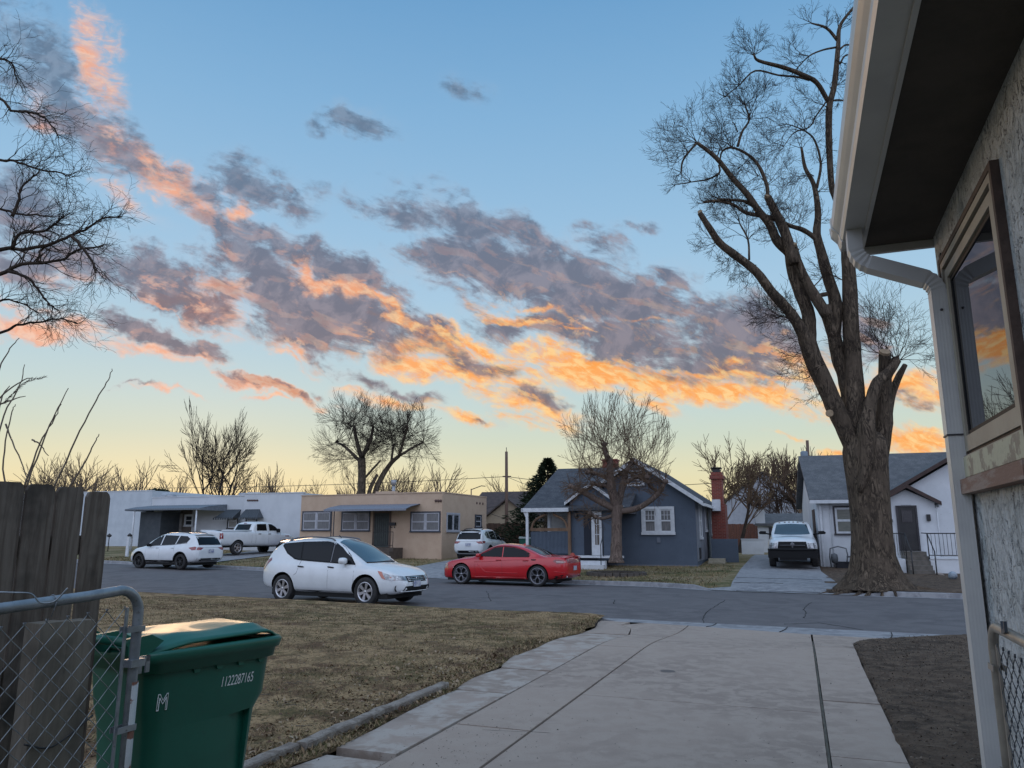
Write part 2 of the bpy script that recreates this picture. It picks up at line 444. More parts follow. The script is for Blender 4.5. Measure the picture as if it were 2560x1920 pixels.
# ---- near lawn (left of the driveway)
lawn_edge = [(-3.42, 4.2), (-3.30, 5.2), (-3.40, 6.3), (-3.36, 7.3), (-3.50, 8.0), (-3.45, 8.8), (-3.60, 9.6), (-3.55, 10.4), (-3.62, 11.6), (-3.58, 12.8), (-3.68, 13.9), (-3.75, 14.6), (-3.95, 15.5)]
def edge_s(t2, pts=lawn_edge):
    if t2 <= pts[0][1]: return pts[0][0]
    for (a, b), (c, d) in zip(pts, pts[1:]):
        if t2 <= d: return a + (c - a) * (t2 - b) / (d - b)
    return pts[-1][0]
random.seed(5)
mb = MB(); vs = []; NI, NJ = 90, 110
for i in range(NI + 1):
    for j in range(NJ + 1):
        t = -6 + (16.0 + 6) * (j / NJ)
        # right limit in the driveway frame
        q = S(-5, t); lim = None
        # find the point on the driveway's lawn edge that has this street t
        t2 = t / (SN.dot(DN)) ; 
        for _ in range(3):
            e = D(edge_s(t2), t2); t2 += (t - e.dot(SN)) / SN.dot(DN)
        sr = D(edge_s(t2), t2).dot(SU) + .03 * sin(t * 5.1) + .02 * sin(t * 13.7)
        f = (i / NI) ** 1.8
        s = sr - (60 * f)
        if t > tnear(s) - .02: t_ = tnear(s) - .02 + 0 * t
        else: t_ = t
        p = S(s, t_); z = znear(s, t_)
        b = .025 * smooth(sr - s, 0, .5) + random.uniform(-.008, .008) - .02 * (1 - smooth(sr - s, 0, .1))
        p.z = z + b; vs.append(p)
mb.add(vs, [(i * (NJ + 1) + j, i * (NJ + 1) + j + 1, (i + 1) * (NJ + 1) + j + 1, (i + 1) * (NJ + 1) + j) for i in range(NI) for j in range(NJ)], 0, True)
tag(mb.build('lawn', m_lawn), kind='structure')

# ---- near kerb along the lawn and the right-hand bed
def kerb(name, s0, s1, tfn, zf, side, m, n=40, h=.12, wid=.15):
    """side=+1: road on the +t side of the kerb face"""
    mb = MB(); prev = None; vs = []
    for i in range(n + 1):
        s = s0 + (s1 - s0) * i / n; t = tfn(s); z0 = zf(s, t)
        hh = h * (smooth(s, s0, s0 + .7) if s0 > -70 else 1) * (1 - smooth(s, s1 - .7, s1)) + .012
        for tt, zz in ((t + side * .45, z0 + .012), (t + side * .02, z0 + .004), (t, z0 + hh * .9), (t - side * .02, z0 + hh), (t - side * wid, z0 + hh), (t - side * (wid + .01), z0 - .1)):
            p = S(s, tt); p.z = zz; vs.append(p)
    mb.add(vs, [(i * 6 + j, (i + 1) * 6 + j, (i + 1) * 6 + j + 1, i * 6 + j + 1) for i in range(n) for j in range(5)], 0)
    return tag(mb.build(name, m), kind='structure')
kerb('kerb', -75, -5.0, tnear, lambda s, t: zroad(s, t), +1, m_gutc, 70, wid=.16)
# apron: gutter slab that crosses the driveway mouth (light grey), a shallow dish
def cseg(name, pts, m, z):  # flat polygon in world XY
    mb = MB(); mb.add([Vector((p[0], p[1], z if not callable(z) else z(p))) for p in pts], [tuple(range(len(pts)))]); return tag(mb.build(name, m), kind='structure')
def wg(s): return 15.25 - .52 * smooth(s, -4.6, -.4)
mb = MB(); vs = []; n = 30
for i in range(n + 1):
    f = i / n; s = -5.0 + 6.4 * f
    w0 = wg(s)
    for tt, zz in ((w0, .050), (w0 + .3, .034), (15.75, .016), (16.03, .02)):
        p = S(s, tt); p.z = zz; vs.append(p)
mb.add(vs, [(i * 4 + j, (i + 1) * 4 + j, (i + 1) * 4 + j + 1, i * 4 + j + 1) for i in range(n) for j in range(3)], 0, True)
tag(mb.build('gutter', m_gutc), kind='structure')
mb = MB()
for s in (-3.1, -1.75, .05):
    pts = [S(s, wg(s), .054), S(s + .03, 15.5, .030), S(s + .02, 16.0, .024)]
    mb.tube([p + Vector((0, 0, .001)) for p in pts], .008, 4)
tag(mb.build('gutter_joint', m_crack), kind='structure')

# ---- the driveway: separate slabs so every joint is a real gap
def zdrive(t2): return ZD + .004 - .182 * smooth(t2, 10.8, 14.9)
def slab(poly, name='driveway', m=None, dz=0., th=.10):
    """poly in driveway coords"""
    m = m or m_conc
    mb = MB(); n = len(poly)
    # refine along edges
    pts = []
    for i in range(n):
        a = poly[i]; b = poly[(i + 1) % n]; L = sqrt((a[0] - b[0]) ** 2 + (a[1] - b[1]) ** 2); k = max(1, int(L / .35))
        for j in range(k):
            pts.append((a[0] + (b[0] - a[0]) * j / k, a[1] + (b[1] - a[1]) * j / k))
    bm = bmesh.new()
    vs = [bm.verts.new(D(x, y, 0)) for x, y in pts]
    f = bm.faces.new(vs)
    bmesh.ops.triangulate(bm, faces=[f])
    for _ in range(2): bmesh.ops.subdivide_edges(bm, edges=[e for e in bm.edges if e.calc_length() > .8], cuts=1)
    bmesh.ops.triangulate(bm, faces=bm.faces[:])
    for v in bm.verts:
        s2, t2 = d_of(v.co); v.co.z = zdrive(t2) + dz
    if bm.faces and sum(f.normal.z for f in bm.faces) < 0: bmesh.ops.reverse_faces(bm, faces=bm.faces[:])
    r = bmesh.ops.extrude_face_region(bm, geom=bm.faces[:])
    tv = [g for g in r['geom'] if isinstance(g, bmesh.types.BMVert)]
    top = set(tv)
    for v in bm.verts:
        if v not in top: v.co.z -= th
    bmesh.ops.recalc_face_normals(bm, faces=bm.faces)
    me = bpy.data.meshes.new(name); bm.to_mesh(me); bm.free(); me.materials.append(m)
    o = bpy.data.objects.new(name, me); COL.objects.link(o); return tag(o, kind='structure')
g = .013
TE = 15.05
def tend(s2):  # where the slabs meet the gutter, in driveway coords
    t2 = 15.2
    for _ in range(4):
        q_ = D(s2, t2); t2 += (wg(q_.dot(SU)) - .012 - q_.dot(SN))
    return t2
random.seed(11)
# main field between joints
slab([(-2.12 + g, 3), (.09 - g, 3), (.09 - g, 7.588), (-2.12 + g, 7.597)])
slab([(-2.12 + g, 7.607), (.09 - g, 7.602), (.09 - g, 12.62), (.09 - g, 13.4), (.09 - g, tend(.09)), (-2.12 + g, tend(-2.12)), (-2.12 + g, 13.0), (-2.12 + g, 10.93)], dz=.0)
# left strip 1
ys = [3, 4.6, 6.1, 8.52, 10.95, 13.1]
for a, b in zip(ys, ys[1:]): slab([(-2.79 + g, a + g), (-2.12 - g, a + g), (-2.12 - g, b - g * .6), (-2.79 + g, b - g * .6)], dz=random.uniform(-.003, .002))
slab([(-2.79 + g, 13.1 + g), (-2.12 - g, 13.1 + g), (-2.12 - g, tend(-2.12)), (-3.0, tend(-3.0)), (-3.35, 15.05), (-3.05, 14.5)])
# left strip 2 (older, irregular slabs with sunk gaps)
ys = [(3, 5.0), (5.14, 7.36), (7.42, 8.72), (8.80, 9.72), (9.735, 11.3), (11.33, 13.0)]
for k, (a, b) in enumerate(ys):
    el = [(edge_s(y) + .02 + random.uniform(-.02, .03), y) for y in np.linspace(b, a, 5)]
    slab([(-2.79 - g * (1.5 if k != 3 else 1), a), (-2.79 - g, b)] + el, m=m_conc2, dz=random.uniform(-.012, .004), name='driveway')
el = [(edge_s(y) + .02, y) for y in np.linspace(15.3, 13.03, 6)]
slab([(-2.79 - g, 13.03), (-3.06, 14.5), (-3.37, 15.06), (-3.30, tend(-3.3)), (-3.9, tend(-3.9))] + el, m=m_conc)
# right strip
ys = [3, 4.4, 6.2, 8.15, 10.42, 12.4]
RE = [(.62, 3), (.60, 6.1), (.60, 8.2), (.60, 10.4), (.64, 12.4), (.67, 13.3)]
def er(y):
    for (a, b), (c, d) in zip(RE, RE[1:]):
        if y <= d: return a + (c - a) * (y - b) / (d - b)
    return .67
for a, b in zip(ys, ys[1:]): slab([(.09 + g * 1.3, a + g), (er(a), a + g), (er(b), b - g * .5), (.09 + g * 1.3, b - g * .5)], dz=random.uniform(-.004, .002))
slab([(.09 + g * 1.3, 12.4 + g), (er(12.4), 12.4 + g), (.67, 13.4), (.82, 14.2), (1.15, 14.7), (1.75, tend(1.75)), (.09 + g * 1.3, tend(.09))])
# weeds / dirt packed in the right joint, hairline crack, dark patch
mb = MB()
pts = [D(.09 + random.uniform(-.004, .004), t, zdrive(t) - .006) for t in np.arange(3, 13.6, .12)]
mb.tube(pts, [random.uniform(.009, .016) for _ in pts], 5, flat=.5)
tag(mb.build('joint_dirt', mat('joint_dirt', (.045, .036, .026), (.07, .062, .04), 8)), kind='structure')
def crackline(pts, r, name='crack'):
    mb = MB(); q = []
    for a, b in zip(pts, pts[1:]):
        for k in range(7):
            f = k / 7; q.append(Vector(a).lerp(Vector(b), f) + Vector((random.uniform(-1, 1), random.uniform(-1, 1), 0)) * r * 2.2)
    q.append(Vector(pts[-1]))
    mb.tube(q, [r * random.uniform(.5, 1.2) for _ in q], 4, flat=.25)
    return tag(mb.build(name, m_crack), kind='structure')
crackline([D(-1.95, 6.1, zdrive(6) + .001), D(-2.5, 6.0, zdrive(6) + .001)], .003)
mb = MB(); c = D(-1.52, 9.2, zdrive(9) + .0012)
mb.add([c] + [c + DU * (.085 * cos(a) * random.uniform(.85, 1.1)) + DN * (.10 * sin(a) * random.uniform(.85, 1.1)) for a in np.linspace(0, 2 * pi, 17)[:-1]], [(0, i + 1, (i + 1) % 16 + 1) for i in range(16)])
tag(mb.build('oil_stain', mat('oil_stain', (.10, .08, .07), rough=.6)), kind='structure')
# cracks in the road
for seq in ([(1755, 1560), (1762, 1532), (1790, 1515), (1812, 1500)], [(2010, 1545), (2014, 1530), (2008, 1524)], [(2007, 1524), (2020, 1512), (2028, 1506)],
            [(1226, 1503), (1222, 1488), (1216, 1478)], [(1533, 1510), (1536, 1500)], [(2160, 1572), (2050, 1556), (1960, 1558)]):
    crackline([(lambda q: (q[0], q[1], zroad(*s_of(q)) + .003))(atz(x, y, .0)) for x, y in seq], .012)
# edging kerb beside the left strip
mb = MB(); n = 24
for (ta, tb, so) in ((2.5, 4.95, -.03), (5.0, 7.45, 0)):
    pts = []
    for i in range(n + 1):
        t = ta + (tb - ta) * i / n; s = -3.52 + so + .008 * sin(t * 9) + random.uniform(-.004, .004)
        pts.append((s, t, ZD + .062 + random.uniform(-.005, .005)))
    vs = []
    for s, t, z in pts:
        for ds, zz in ((-.055, ZD - .05), (-.052, z - .010), (-.042, z), (.038, z), (.048, z - .010), (.052, ZD - .05)): vs.append(D(s + ds, t, zz))
    mb.add(vs, [(i * 6 + j, i * 6 + j + 1, (i + 1) * 6 + j + 1, (i + 1) * 6 + j) for i in range(n) for j in range(5)] + [tuple(range(6)), tuple(n * 6 + j for j in range(5, -1, -1))])
o = mb.build('lawn_edging', ground_mat('edging_concrete', [(.22, .19, .165, 1), (.15, .125, .105, 1), (.27, .24, .21, 1)], [3, 9], speck=(60, (.08, .07, .06, 1), .6, .72), bump=.9, bsc=45, bdist=.012), fix=True)
tag(o, 'low raised concrete edging strip between the lawn and the driveway', 'edging')
# ---- right bed of bare soil beside the house
mb = MB(); vs = []; NI, NJ = 40, 70
RB = [(.62, 3), (.60, 6.1), (.60, 8.2), (.61, 10.4), (.65, 12.4), (.68, 13.4), (.84, 14.1), (1.2, 14.6), (1.9, 15.2), (2.6, 15.6)]
for j in range(NJ + 1):
    t2 = 3 + (15.75 - 3) * j / NJ
    sl = edge_s(t2, RB) - .01 + .025 * sin(t2 * 4.3) * (1 if t2 < 13 else .3)
    for i in range(NI + 1):
        s2 = sl + 18 * (i / NI) ** 1.7
        q = D(s2, t2); ss, tt = s_of(q)
        if tt > 15.9: q = q - SN * (tt - 15.9); tt = 15.9
        q.z = zdrive(min(t2, 20)) * 1.0 + .01 + random.uniform(-.012, .014) if i > 0 else zdrive(t2) - .03
        q.z = max(q.z, .06)
        vs.append(q)
mb.add(vs, [(j * (NI + 1) + i, j * (NI + 1) + i + 1, (j + 1) * (NI + 1) + i + 1, (j + 1) * (NI + 1) + i) for i in range(NI) for j in range(NJ)], 0, True)
tag(mb.build('soil_bed', m_dirt), kind='structure')
kerb('kerb', 1.2, 40, lambda s: 16.0, lambda s, t: zroad(s, t) + .0, +1, m_conc2, 50, h=.10, wid=.13)

# ---- far side: kerbs, lawns, driveways
kerb('kerb', -30.6, -19.0, tfar, lambda s, t: zroad(s, t), -1, m_gutc, 30, h=.13)
kerb('kerb', -15.2, -5.1, tfar, lambda s, t: zroad(s, t), -1, m_gutc, 30, h=.13)
kerb('kerb', -0.7, 40, tfar, lambda s, t: zroad(s, t), -1, m_gutc, 50, h=.13)
kerb('kerb', -75, -34.8, tfar, lambda s, t: zroad(s, t), -1, m_gutc, 50, h=.13)
tag(strip('far_lawn', None, lambda s: (tfar(s) + .0, 58), 420, 56, -75, 45, lambda s, t: zfar(s, t), m_flawn))
mb = MB(); vs = []; NI, NJ = 40, 24
for i in range(NI + 1):
    for j in range(NJ + 1):
        t2 = 25.0 + 13 * j / NJ; s2 = .68 + .12 * (j / NJ) + 20 * (i / NI) ** 1.5; q = D(s2, t2); ss, tt = s_of(q)
        lo = tfar(ss) + .15
        if tt < lo: q = q + SN * (lo - tt); tt = lo
        q.z = zfar(ss, tt) + .03 + .015 * sin(ss * 3.1) * sin(tt * 2.7); vs.append(q)
mb.add(vs, [(i * (NJ + 1) + j, (i + 1) * (NJ + 1) + j, (i + 1) * (NJ + 1) + j + 1, i * (NJ + 1) + j + 1) for i in range(NI) for j in range(NJ)], 0, True)
tag(mb.build('far_soil', m_dirt), kind='structure')
def fdrive(poly, m=m_gutc, name='far_driveway'):
    """poly in street coords, laid 8 mm over the yard"""
    bm = bmesh.new(); vs = [bm.verts.new(S(x, y)) for x, y in poly]; f = bm.faces.new(vs)
    bmesh.ops.triangulate(bm, faces=[f])
    for _ in range(6):
        bmesh.ops.subdivide_edges(bm, edges=[e for e in bm.edges if e.calc_length() > .7], cuts=1)
        bmesh.ops.triangulate(bm, faces=bm.faces[:])
    bmesh.ops.triangulate(bm, faces=bm.faces[:])
    for v in bm.verts:
        s, t = s_of(v.co); e = t - tfar(s)
        v.co.z = zfar(s, t) + .014 + .022 * smooth(e, 0, .5)
    bmesh.ops.recalc_face_normals(bm, faces=bm.faces)
    me = bpy.data.meshes.new(name); bm.to_mesh(me); bm.free(); me.materials.append(m)
    o = bpy.data.objects.new(name, me); COL.objects.link(o); return tag(o, kind='structure')
def dcol(s2, t2): return s_of(D(s2, t2))
fd = [dcol(-2.25, 26.9), dcol(.62, 26.3), dcol(.75, 34), dcol(.85, 47), dcol(-2.45, 47), dcol(-2.4, 34)]
fdrive([(-5.6, tfar(-5.6) - .0), (-5.0, tfar(-5.0) - .03), (-4.2, tfar(-4.2) - .03), (-3, tfar(-3) - .03), (-1.5, tfar(-1.5) - .03), (-.3, tfar(0) + .02), (-1.1, 26.6)] + [fd[1], fd[2], fd[3], fd[4], fd[5], fd[0]])
mb = MB()
for t2, a, b in ((27.6, -2.2, -.6), (29.5, -2.25, .65), (25.9, -2.0, .5)):
    pts = []
    for k in range(12):
        q = D(a + (b - a) * k / 11, t2 + .05 * sin(k)); s, t = s_of(q); q.z = zfar(s, t) + .040; pts.append(q)
    mb.tube(pts, .018, 4, flat=.3)
tag(mb.build('far_driveway_joint', m_crack), kind='structure')
# driveway between the tan and the blue house, and the one at far left
fdrive([(-19.4, tfar(-19.4) - .03), (-17, tfar(-17) - .03), (-14.8, tfar(-14.8) - .03), (-15.6, 29.0), (-18.0, 38), (-20, 50), (-23.2, 50), (-21.2, 38), (-18.8, 29.2)])
fdrive([(-35.2, tfar(-35.2) - .03), (-32.5, tfar(-32.5) - .03), (-30.2, tfar(-30.2) - .03), (-31.0, 29.6), (-33.2, 38.5), (-37, 38.5), (-34.6, 29.8)])

# ================================================================ houses across the street
def glassmat(name, c, rough=.04):
    return mat(name, c, rough=rough, spec=.9, coat=.3)
m_glass = glassmat('window_glass', (.03, .035, .04))
m_glass_cur = mat('curtained_glass', (.10, .105, .11), (.19, .19, .19), 7, rough=.08, stretch=(9, 1, .3), spec=.8, lo=.4, hi=.6)
m_blind = mat('blind_behind_glass', (.15, .155, .135), (.20, .20, .17), 30, rough=.1, stretch=(.1, .1, 1), spec=.8)
m_white_trim = mat('white_trim', (.62, .64, .66), (.52, .54, .56), 5, rough=.5)
m_dark_trim = mat('dark_trim', (.03, .028, .032), (.05, .045, .05), 6, rough=.6)
m_shingle = mat('grey_shingles', (.065, .070, .080), (.10, .105, .115), 2.5, rough=.95, c3=(.04, .043, .05), s3=22, f3=(.5, .62), bump=.8, bscale=18, bdist=.02, spec=.2)
m_shingle_l = mat('light_grey_shingles', (.105, .108, .112), (.15, .152, .155), 2.5, rough=.95, c3=(.08, .085, .095), s3=20, f3=(.5, .62), bump=.8, bscale=18, bdist=.02, spec=.2)
m_conc_step = mat('step_concrete', (.24, .23, .22), (.17, .165, .155), 6, rough=.9, bump=.3)
m_iron = mat('black_iron', (.02, .02, .022), rough=.5)
m_brick = None
def brickmat(name, c1, c2, mortar, sc=1.0):
    m = bpy.data.materials.new(name); m.use_nodes = True; t = m.node_tree; t.nodes.clear(); b = NB(t)
    out = b.n('ShaderNodeOutputMaterial'); p = b.n('ShaderNodeBsdfPrincipled'); t.links.new(p.outputs[0], out.inputs[0])
    o = b.n('ShaderNodeTexCoord').outputs['Object']
    sp = b.n('ShaderNodeSeparateXYZ'); b.set(sp.inputs[0], o)
    cb = b.n('ShaderNodeCombineXYZ'); b.set(cb.inputs[0], b.m('ADD', sp.outputs[0], sp.outputs[1])); b.set(cb.inputs[1], sp.outputs[2])
    br = b.n('ShaderNodeTexBrick'); b.set(br.inputs[0], cb.outputs[0])
    br.inputs['Color1'].default_value = c1; br.inputs['Color2'].default_value = c2; br.inputs['Mortar'].default_value = mortar
    br.inputs['Scale'].default_value = sc; br.inputs['Brick Width'].default_value = .22; br.inputs['Row Height'].default_value = .075; br.inputs['Mortar Size'].default_value = .008
    t.links.new(br.outputs['Color'], p.inputs['Base Color']); p.inputs['Roughness'].default_value = .9
    return m
m_brick = brickmat('red_brick', (.24, .045, .030, 1), (.17, .035, .026, 1), (.22, .13, .10, 1))

class House:
    """local frame: x right along the facade, y away from the street, z up; origin = front left ground corner"""
    def __init__(s, name, p, a, label, cat='house'):
        s.a = radians(a); s.o = Vector(p)
        s.root = empty(name, p, -s.a, label, cat)
        s.ux = Vector((cos(s.a), -sin(s.a), 0)); s.uy = Vector((sin(s.a), cos(s.a), 0))
    def px(s, X, Y, y=0.0):
        """photo pixel (full size) -> local x,z on the plane at local depth y"""
        q = onplane(X, Y, s.o + s.uy * y, s.uy) - s.o
        return (q.dot(s.ux), q.z)
    def pxs(s, X, Y, x=0.0):
        """photo pixel -> local y,z on the side plane at local x"""
        q = onplane(X, Y, s.o + s.ux * x, s.ux) - s.o
        return (q.dot(s.uy), q.z)
    def part(s, name, mb, m, parent=None, fix=True): return mb.build(name, m, parent or s.root, fix=fix)
    def box(s, name, m, *b, parent=None):
        return s.part(name, MB().box(*b), m, parent)
    def window(s, x0, x1, z0, z1, y=0.0, side=None, mullions=1, double=True, mt=None, mf=None, mg=None, tw=.09, fw=.05, grid=None, name='window', gap=.06, deep=.05):
        """a window on the front plane (side=None) or on the side wall x=y (side=+1 faces +x, -1 faces -x)"""
        mt = mt or m_white_trim; mf = mf or m_white_trim; mg = mg or m_glass
        def put(mb, a0, a1, b0, b1, d0, d1):   # a along wall, b vertical, d outwards
            if side is None: mb.box(a0, a1, y - d1, y - d0, b0, b1)
            elif side > 0: mb.box(y + d0, y + d1, a0, a1, b0, b1)
            else: mb.box(y - d1, y - d0, a0, a1, b0, b1)
        fr = MB()
        put(fr, x0, x1, z1 - tw, z1, .0, deep); put(fr, x0 - .02, x1 + .02, z0 - .02, z0 + tw * .8, .0, deep + .035)
        put(fr, x0, x0 + tw, z0 + tw * .8, z1 - tw, .0, deep); put(fr, x1 - tw, x1, z0 + tw * .8, z1 - tw, .0, deep)
        W = s.part(name, fr, mt)
        n = mullions + 1; iw = (x1 - x0 - 2 * tw - mullions * gap) / n
        sa = MB(); pa = MB()
        for k in range(n):
            a = x0 + tw + k * (iw + gap); b = a + iw
            if k < n - 1: put(sa, b, b + gap, z0 + tw * .8, z1 - tw, .0, deep * .9)
            zz0, zz1 = z0 + tw * .8, z1 - tw
            put(sa, a, b, zz0, zz0 + fw, .0, deep * .6); put(sa, a, b, zz1 - fw, zz1, .0, deep * .6)
            put(sa, a, a + fw, zz0 + fw, zz1 - fw, .0, deep * .6); put(sa, b - fw, b, zz0 + fw, zz1 - fw, .0, deep * .6)
            if double:
                zm = (zz0 + zz1) / 2; put(sa, a + fw, b - fw, zm - fw * .55, zm + fw * .55, .0, deep * .7)
            if grid:
                gx, gz, lo = grid; zb = (zz0 + zz1) / 2 if lo else zz0
                for q in range(1, gx):
                    xx = a + fw + (iw - 2 * fw) * q / gx; put(sa, xx - .009, xx + .009, zb + fw, zz1 - fw, .0, deep * .4)
                for q in range(1, gz):
                    z_ = zb + (zz1 - zb) * q / gz; put(sa, a + fw, b - fw, z_ - .009, z_ + .009, .0, deep * .4 + .002)
            put(pa, a + fw * .5, b - fw * .5, zz0 + fw * .5, zz1 - fw * .5, .0, .012)
        s.part('sash', sa, mf, W); s.part('pane', pa, mg, W)
        return W
def awning(h, name, x0, x1, yb, yf, zb, zf, m, val=.14, parent=None, nr=14, side_close=True, droop=0.):
    """metal awning with ribs and scalloped valance: from wall (yb, zb) out to (yf, zf)"""
    mb = MB(); n = 2 * nr
    top = []
    for i in range(n + 1):
        x = x0 + (x1 - x0) * i / n; r = .018 * (i % 2)
        ym = (yb + yf) / 2
        top.append([Vector((x, yb, zb + r)), Vector((x, ym + (yf - ym) * .35, zb + (zf - zb) * .55 + r)), Vector((x, yf, zf + r)), Vector((x, yf - .004, zf - val * (.75 + .25 * (i % 2)) + r))])
    vs = [p for row in top for p in row]
    mb.add(vs, [(i * 4 + j, i * 4 + j + 1, (i + 1) * 4 + j + 1, (i + 1) * 4 + j) for i in range(n) for j in range(3)])
    vs2 = [p - Vector((0, 0, .03)) for p in vs]
    mb.add(vs2, [(i * 4 + j, (i + 1) * 4 + j, (i + 1) * 4 + j + 1, i * 4 + j + 1) for i in range(n) for j in range(2)])
    if side_close:
        for x in (x0, x1):
            mb.add([(x, yb, zb), (x, yf, zf), (x, yf, zf - val), (x, yb, zf - val)], [(0, 1, 2, 3)])
    return h.part(name, mb, m, parent, fix=False)

# ---------------- tan flat-roofed house
m_tan = mat('tan_stucco', (.52, .385, .28), (.47, .34, .245), 1.2, rough=.95, c3=(.38, .26, .19), s3=9, f3=(.6, .75), bump=.5, bscale=40, bdist=.01, spec=.2)
m_tan_win = mat('slate_window_frame', (.045, .05, .065), rough=.5)
m_greytrim = mat('pale_window_sash', (.42, .42, .45), (.36, .36, .39), 5, rough=.5)
pr = at(1113, 1381, 43.5); zt = zground(at(1010, 1379, 43))
H = House('tan_house', (0, 0, 0), 22, 'flat roofed tan stucco house with a metal porch awning and dark framed windows')
# origin at the left front corner
lf = at(747, 1371, 46.2); H.o = Vector((lf.x, lf.y, zt - .10)); H.root.location = H.o
x_r, _ = H.px(1105, 1300); TDm = H.pxs(1216, 1300, x_r)[0]
print('tan depth', TDm)
zt0 = -.3
zp = H.px(760, 1239)[1]; zp2 = H.px(1100, 1239)[1]
TW = x_r; TD = TDm
body = MB()
body.box(0, TW, 0, TD, zt0, zp - .02)
H.part('wall', body, m_tan)
x3 = TW
cap = MB(); zc = zp - .02
for (xa, xb, zz) in ((-.03, 5.25, .04), (5.25, 6.55, .16), (6.55, TW + .0, .07)):
    cap.box(xa, xb, -.04, .26, zc, zc + zz)
cap.box(TW - .25, TW + .03, .26, TD, zc, zc + .06)
cap.box(-.03, .25, .26, TD, zc, zc + .04)
H.part('parapet', cap, m_tan)
def pw(h, xa, ya, xb, yb, **k):
    a = h.px(xa, ya, k.get('y', 0)); b = h.px(xb, yb, k.get('y', 0)); return h.window(a[0], b[0], b[1], a[1], **k)
kw = dict(mt=m_tan_win, mf=m_greytrim, mg=m_glass_cur, tw=.075, fw=.06)
pw(H, 757, 1278, 827, 1327, **kw); pw(H, 855, 1279, 925, 1328, **kw); pw(H, 1027, 1279, 1101, 1330, **kw)
sa1 = H.pxs(1116, 1281, TW); sa2 = H.pxs(1148, 1330, TW); sb1 = H.pxs(1187, 1286, TW); sb2 = H.pxs(1203, 1320, TW)
H.window(sa1[0], sa2[0], sa2[1], sa1[1], y=TW, side=1, mullions=1, double=False, mt=m_greytrim, mf=m_greytrim, gap=.08)
H.window(sb1[0], sb2[0], sb2[1], sb1[1], y=TW, side=1, mullions=0, mt=m_tan_win, mf=m_greytrim)
# porch: recessed dark security door with frame, mailbox, lamp, steps, rail
da = H.px(938, 1283); db = H.px(972, 1368)
d = MB(); d.box(da[0], db[0], -.05, 0, db[1], da[1]); dr = H.part('door', d, mat('dark_green_door', (.035, .045, .04), (.05, .06, .055), 4, rough=.6))
fr = MB(); fr.box(da[0] - .1, da[0], -.07, 0, db[1], da[1] + .1); fr.box(db[0], db[0] + .1, -.07, 0, db[1], da[1] + .1); fr.box(da[0], db[0], -.07, 0, da[1], da[1] + .1)
H.part('door_frame', fr, mat('brown_frame', (.12, .08, .06), rough=.7), dr)
mb = MB()
for k in range(7):
    xx = da[0] + .08 + (db[0] - da[0] - .16) * k / 6; mb.box(xx - .008, xx + .008, -.065, -.05, db[1] + .1, da[1] - .1)
for k in range(3):
    zz = db[1] + .12 + (da[1] - db[1] - .24) * k / 2; mb.box(da[0] + .07, db[0] - .07, -.068, -.052, zz - .012, zz + .012)
H.part('door_bars', mb, m_iron, dr)
ma = H.px(976, 1306); mc = H.px(990, 1314)
H.box('mailbox', m_iron, ma[0], mc[0], -.12, 0, mc[1], ma[1])
n_ = H.px(983, 1318)
for dx_ in (-.13, .05): H.part('house_number', MB().box(n_[0] + dx_, n_[0] + dx_ + .08, -.012, 0, n_[1] - .05, n_[1] + .03), m_iron)
mb = MB(); st = H.px(1005, 1378)
mb.box(da[0] - .3, st[0] + .05, -1.1, 0, -.3, db[1] - .02); mb.box(da[0] - .3, st[0] + .05, -1.45, -1.1, -.3, db[1] - .2)
H.part('porch_step', mb, mat('brown_step', (.10, .075, .06), (.07, .055, .045), 5, rough=.9))
mb = MB(); x1 = st[0] - .05; xm = x1 - 1.3; zb = db[1]
for a, b in (((xm, -.95, zb + .85), (x1, -.95, zb + .85)), ((xm, -.95, zb + .12), (x1, -.95, zb + .12)), ((x1, -.95, zb - .05), (x1, -.95, zb + .85)), ((xm, -.95, zb - .05), (xm, -.95, zb + .85))):
    mb.tube([a, b], .018, 5)
for k in range(1, 8):
    xx = xm + (x1 - xm) * k / 8; mb.tube([(xx, -.95, zb + .12), (xx + .03 * (-1) ** k, -.95, zb + .5), (xx, -.95, zb + .85)], .009, 4)
H.part('railing', mb, m_iron)
aw0 = H.px(805, 1280, -1.6); aw1 = H.px(1015, 1280, -1.6); wt0 = H.px(830, 1262)
m_awn = mat('grey_awning_metal', (.23, .24, .28), (.17, .18, .21), 6, rough=.55, stretch=(6, 1, 1), metal=.3)
awning(H, 'porch_awning', aw0[0] + .1, aw1[0], 0, -1.6, H.px(900, 1262)[1], aw0[1] + .13, m_awn, val=.13, nr=26, side_close=False)
mb = MB()
for X in (827, 833): q = H.px(X, 1340, -1.5); mb.tube([(q[0], -1.5, -.2), (q[0], -1.5, aw0[1] + .05)], .03, 6)
H.part('awning_post', mb, m_dark_trim)
# scupper holes near the parapet
for k, (X, Y) in enumerate(((1090, 1252), (1096, 1252), (1102, 1252))):
    q = H.px(X, Y); H.part('roof_scupper', MB().lathe([(0, -.02), (.075, -.02), (.085, .06)], 8, 'y', (q[0], -.03, q[1])), mat('clay_pipe', (.10, .06, .05), rough=.9))
for k in range(3): H.part('roof_scupper', MB().lathe([(0, .02), (.07, .02), (.08, -.04)], 8, 'x', (x3 + .02, TD - 1.5 + .45 * k, zp - .42)), mat('clay_pipe', (.10, .06, .05), rough=.9))
mb = MB(); q = H.px(984, 1225, 3); mb.tube([(q[0], 3, zp - .2), (q[0], 3, q[1] + .35)], .11, 8); mb.tube([(q[0], 3, q[1] + .30), (q[0], 3, q[1] + .62)], .17, 8)
H.part('roof_vent', mb, mat('galvanised', (.30, .31, .33), rough=.5, metal=.6))
HT = H

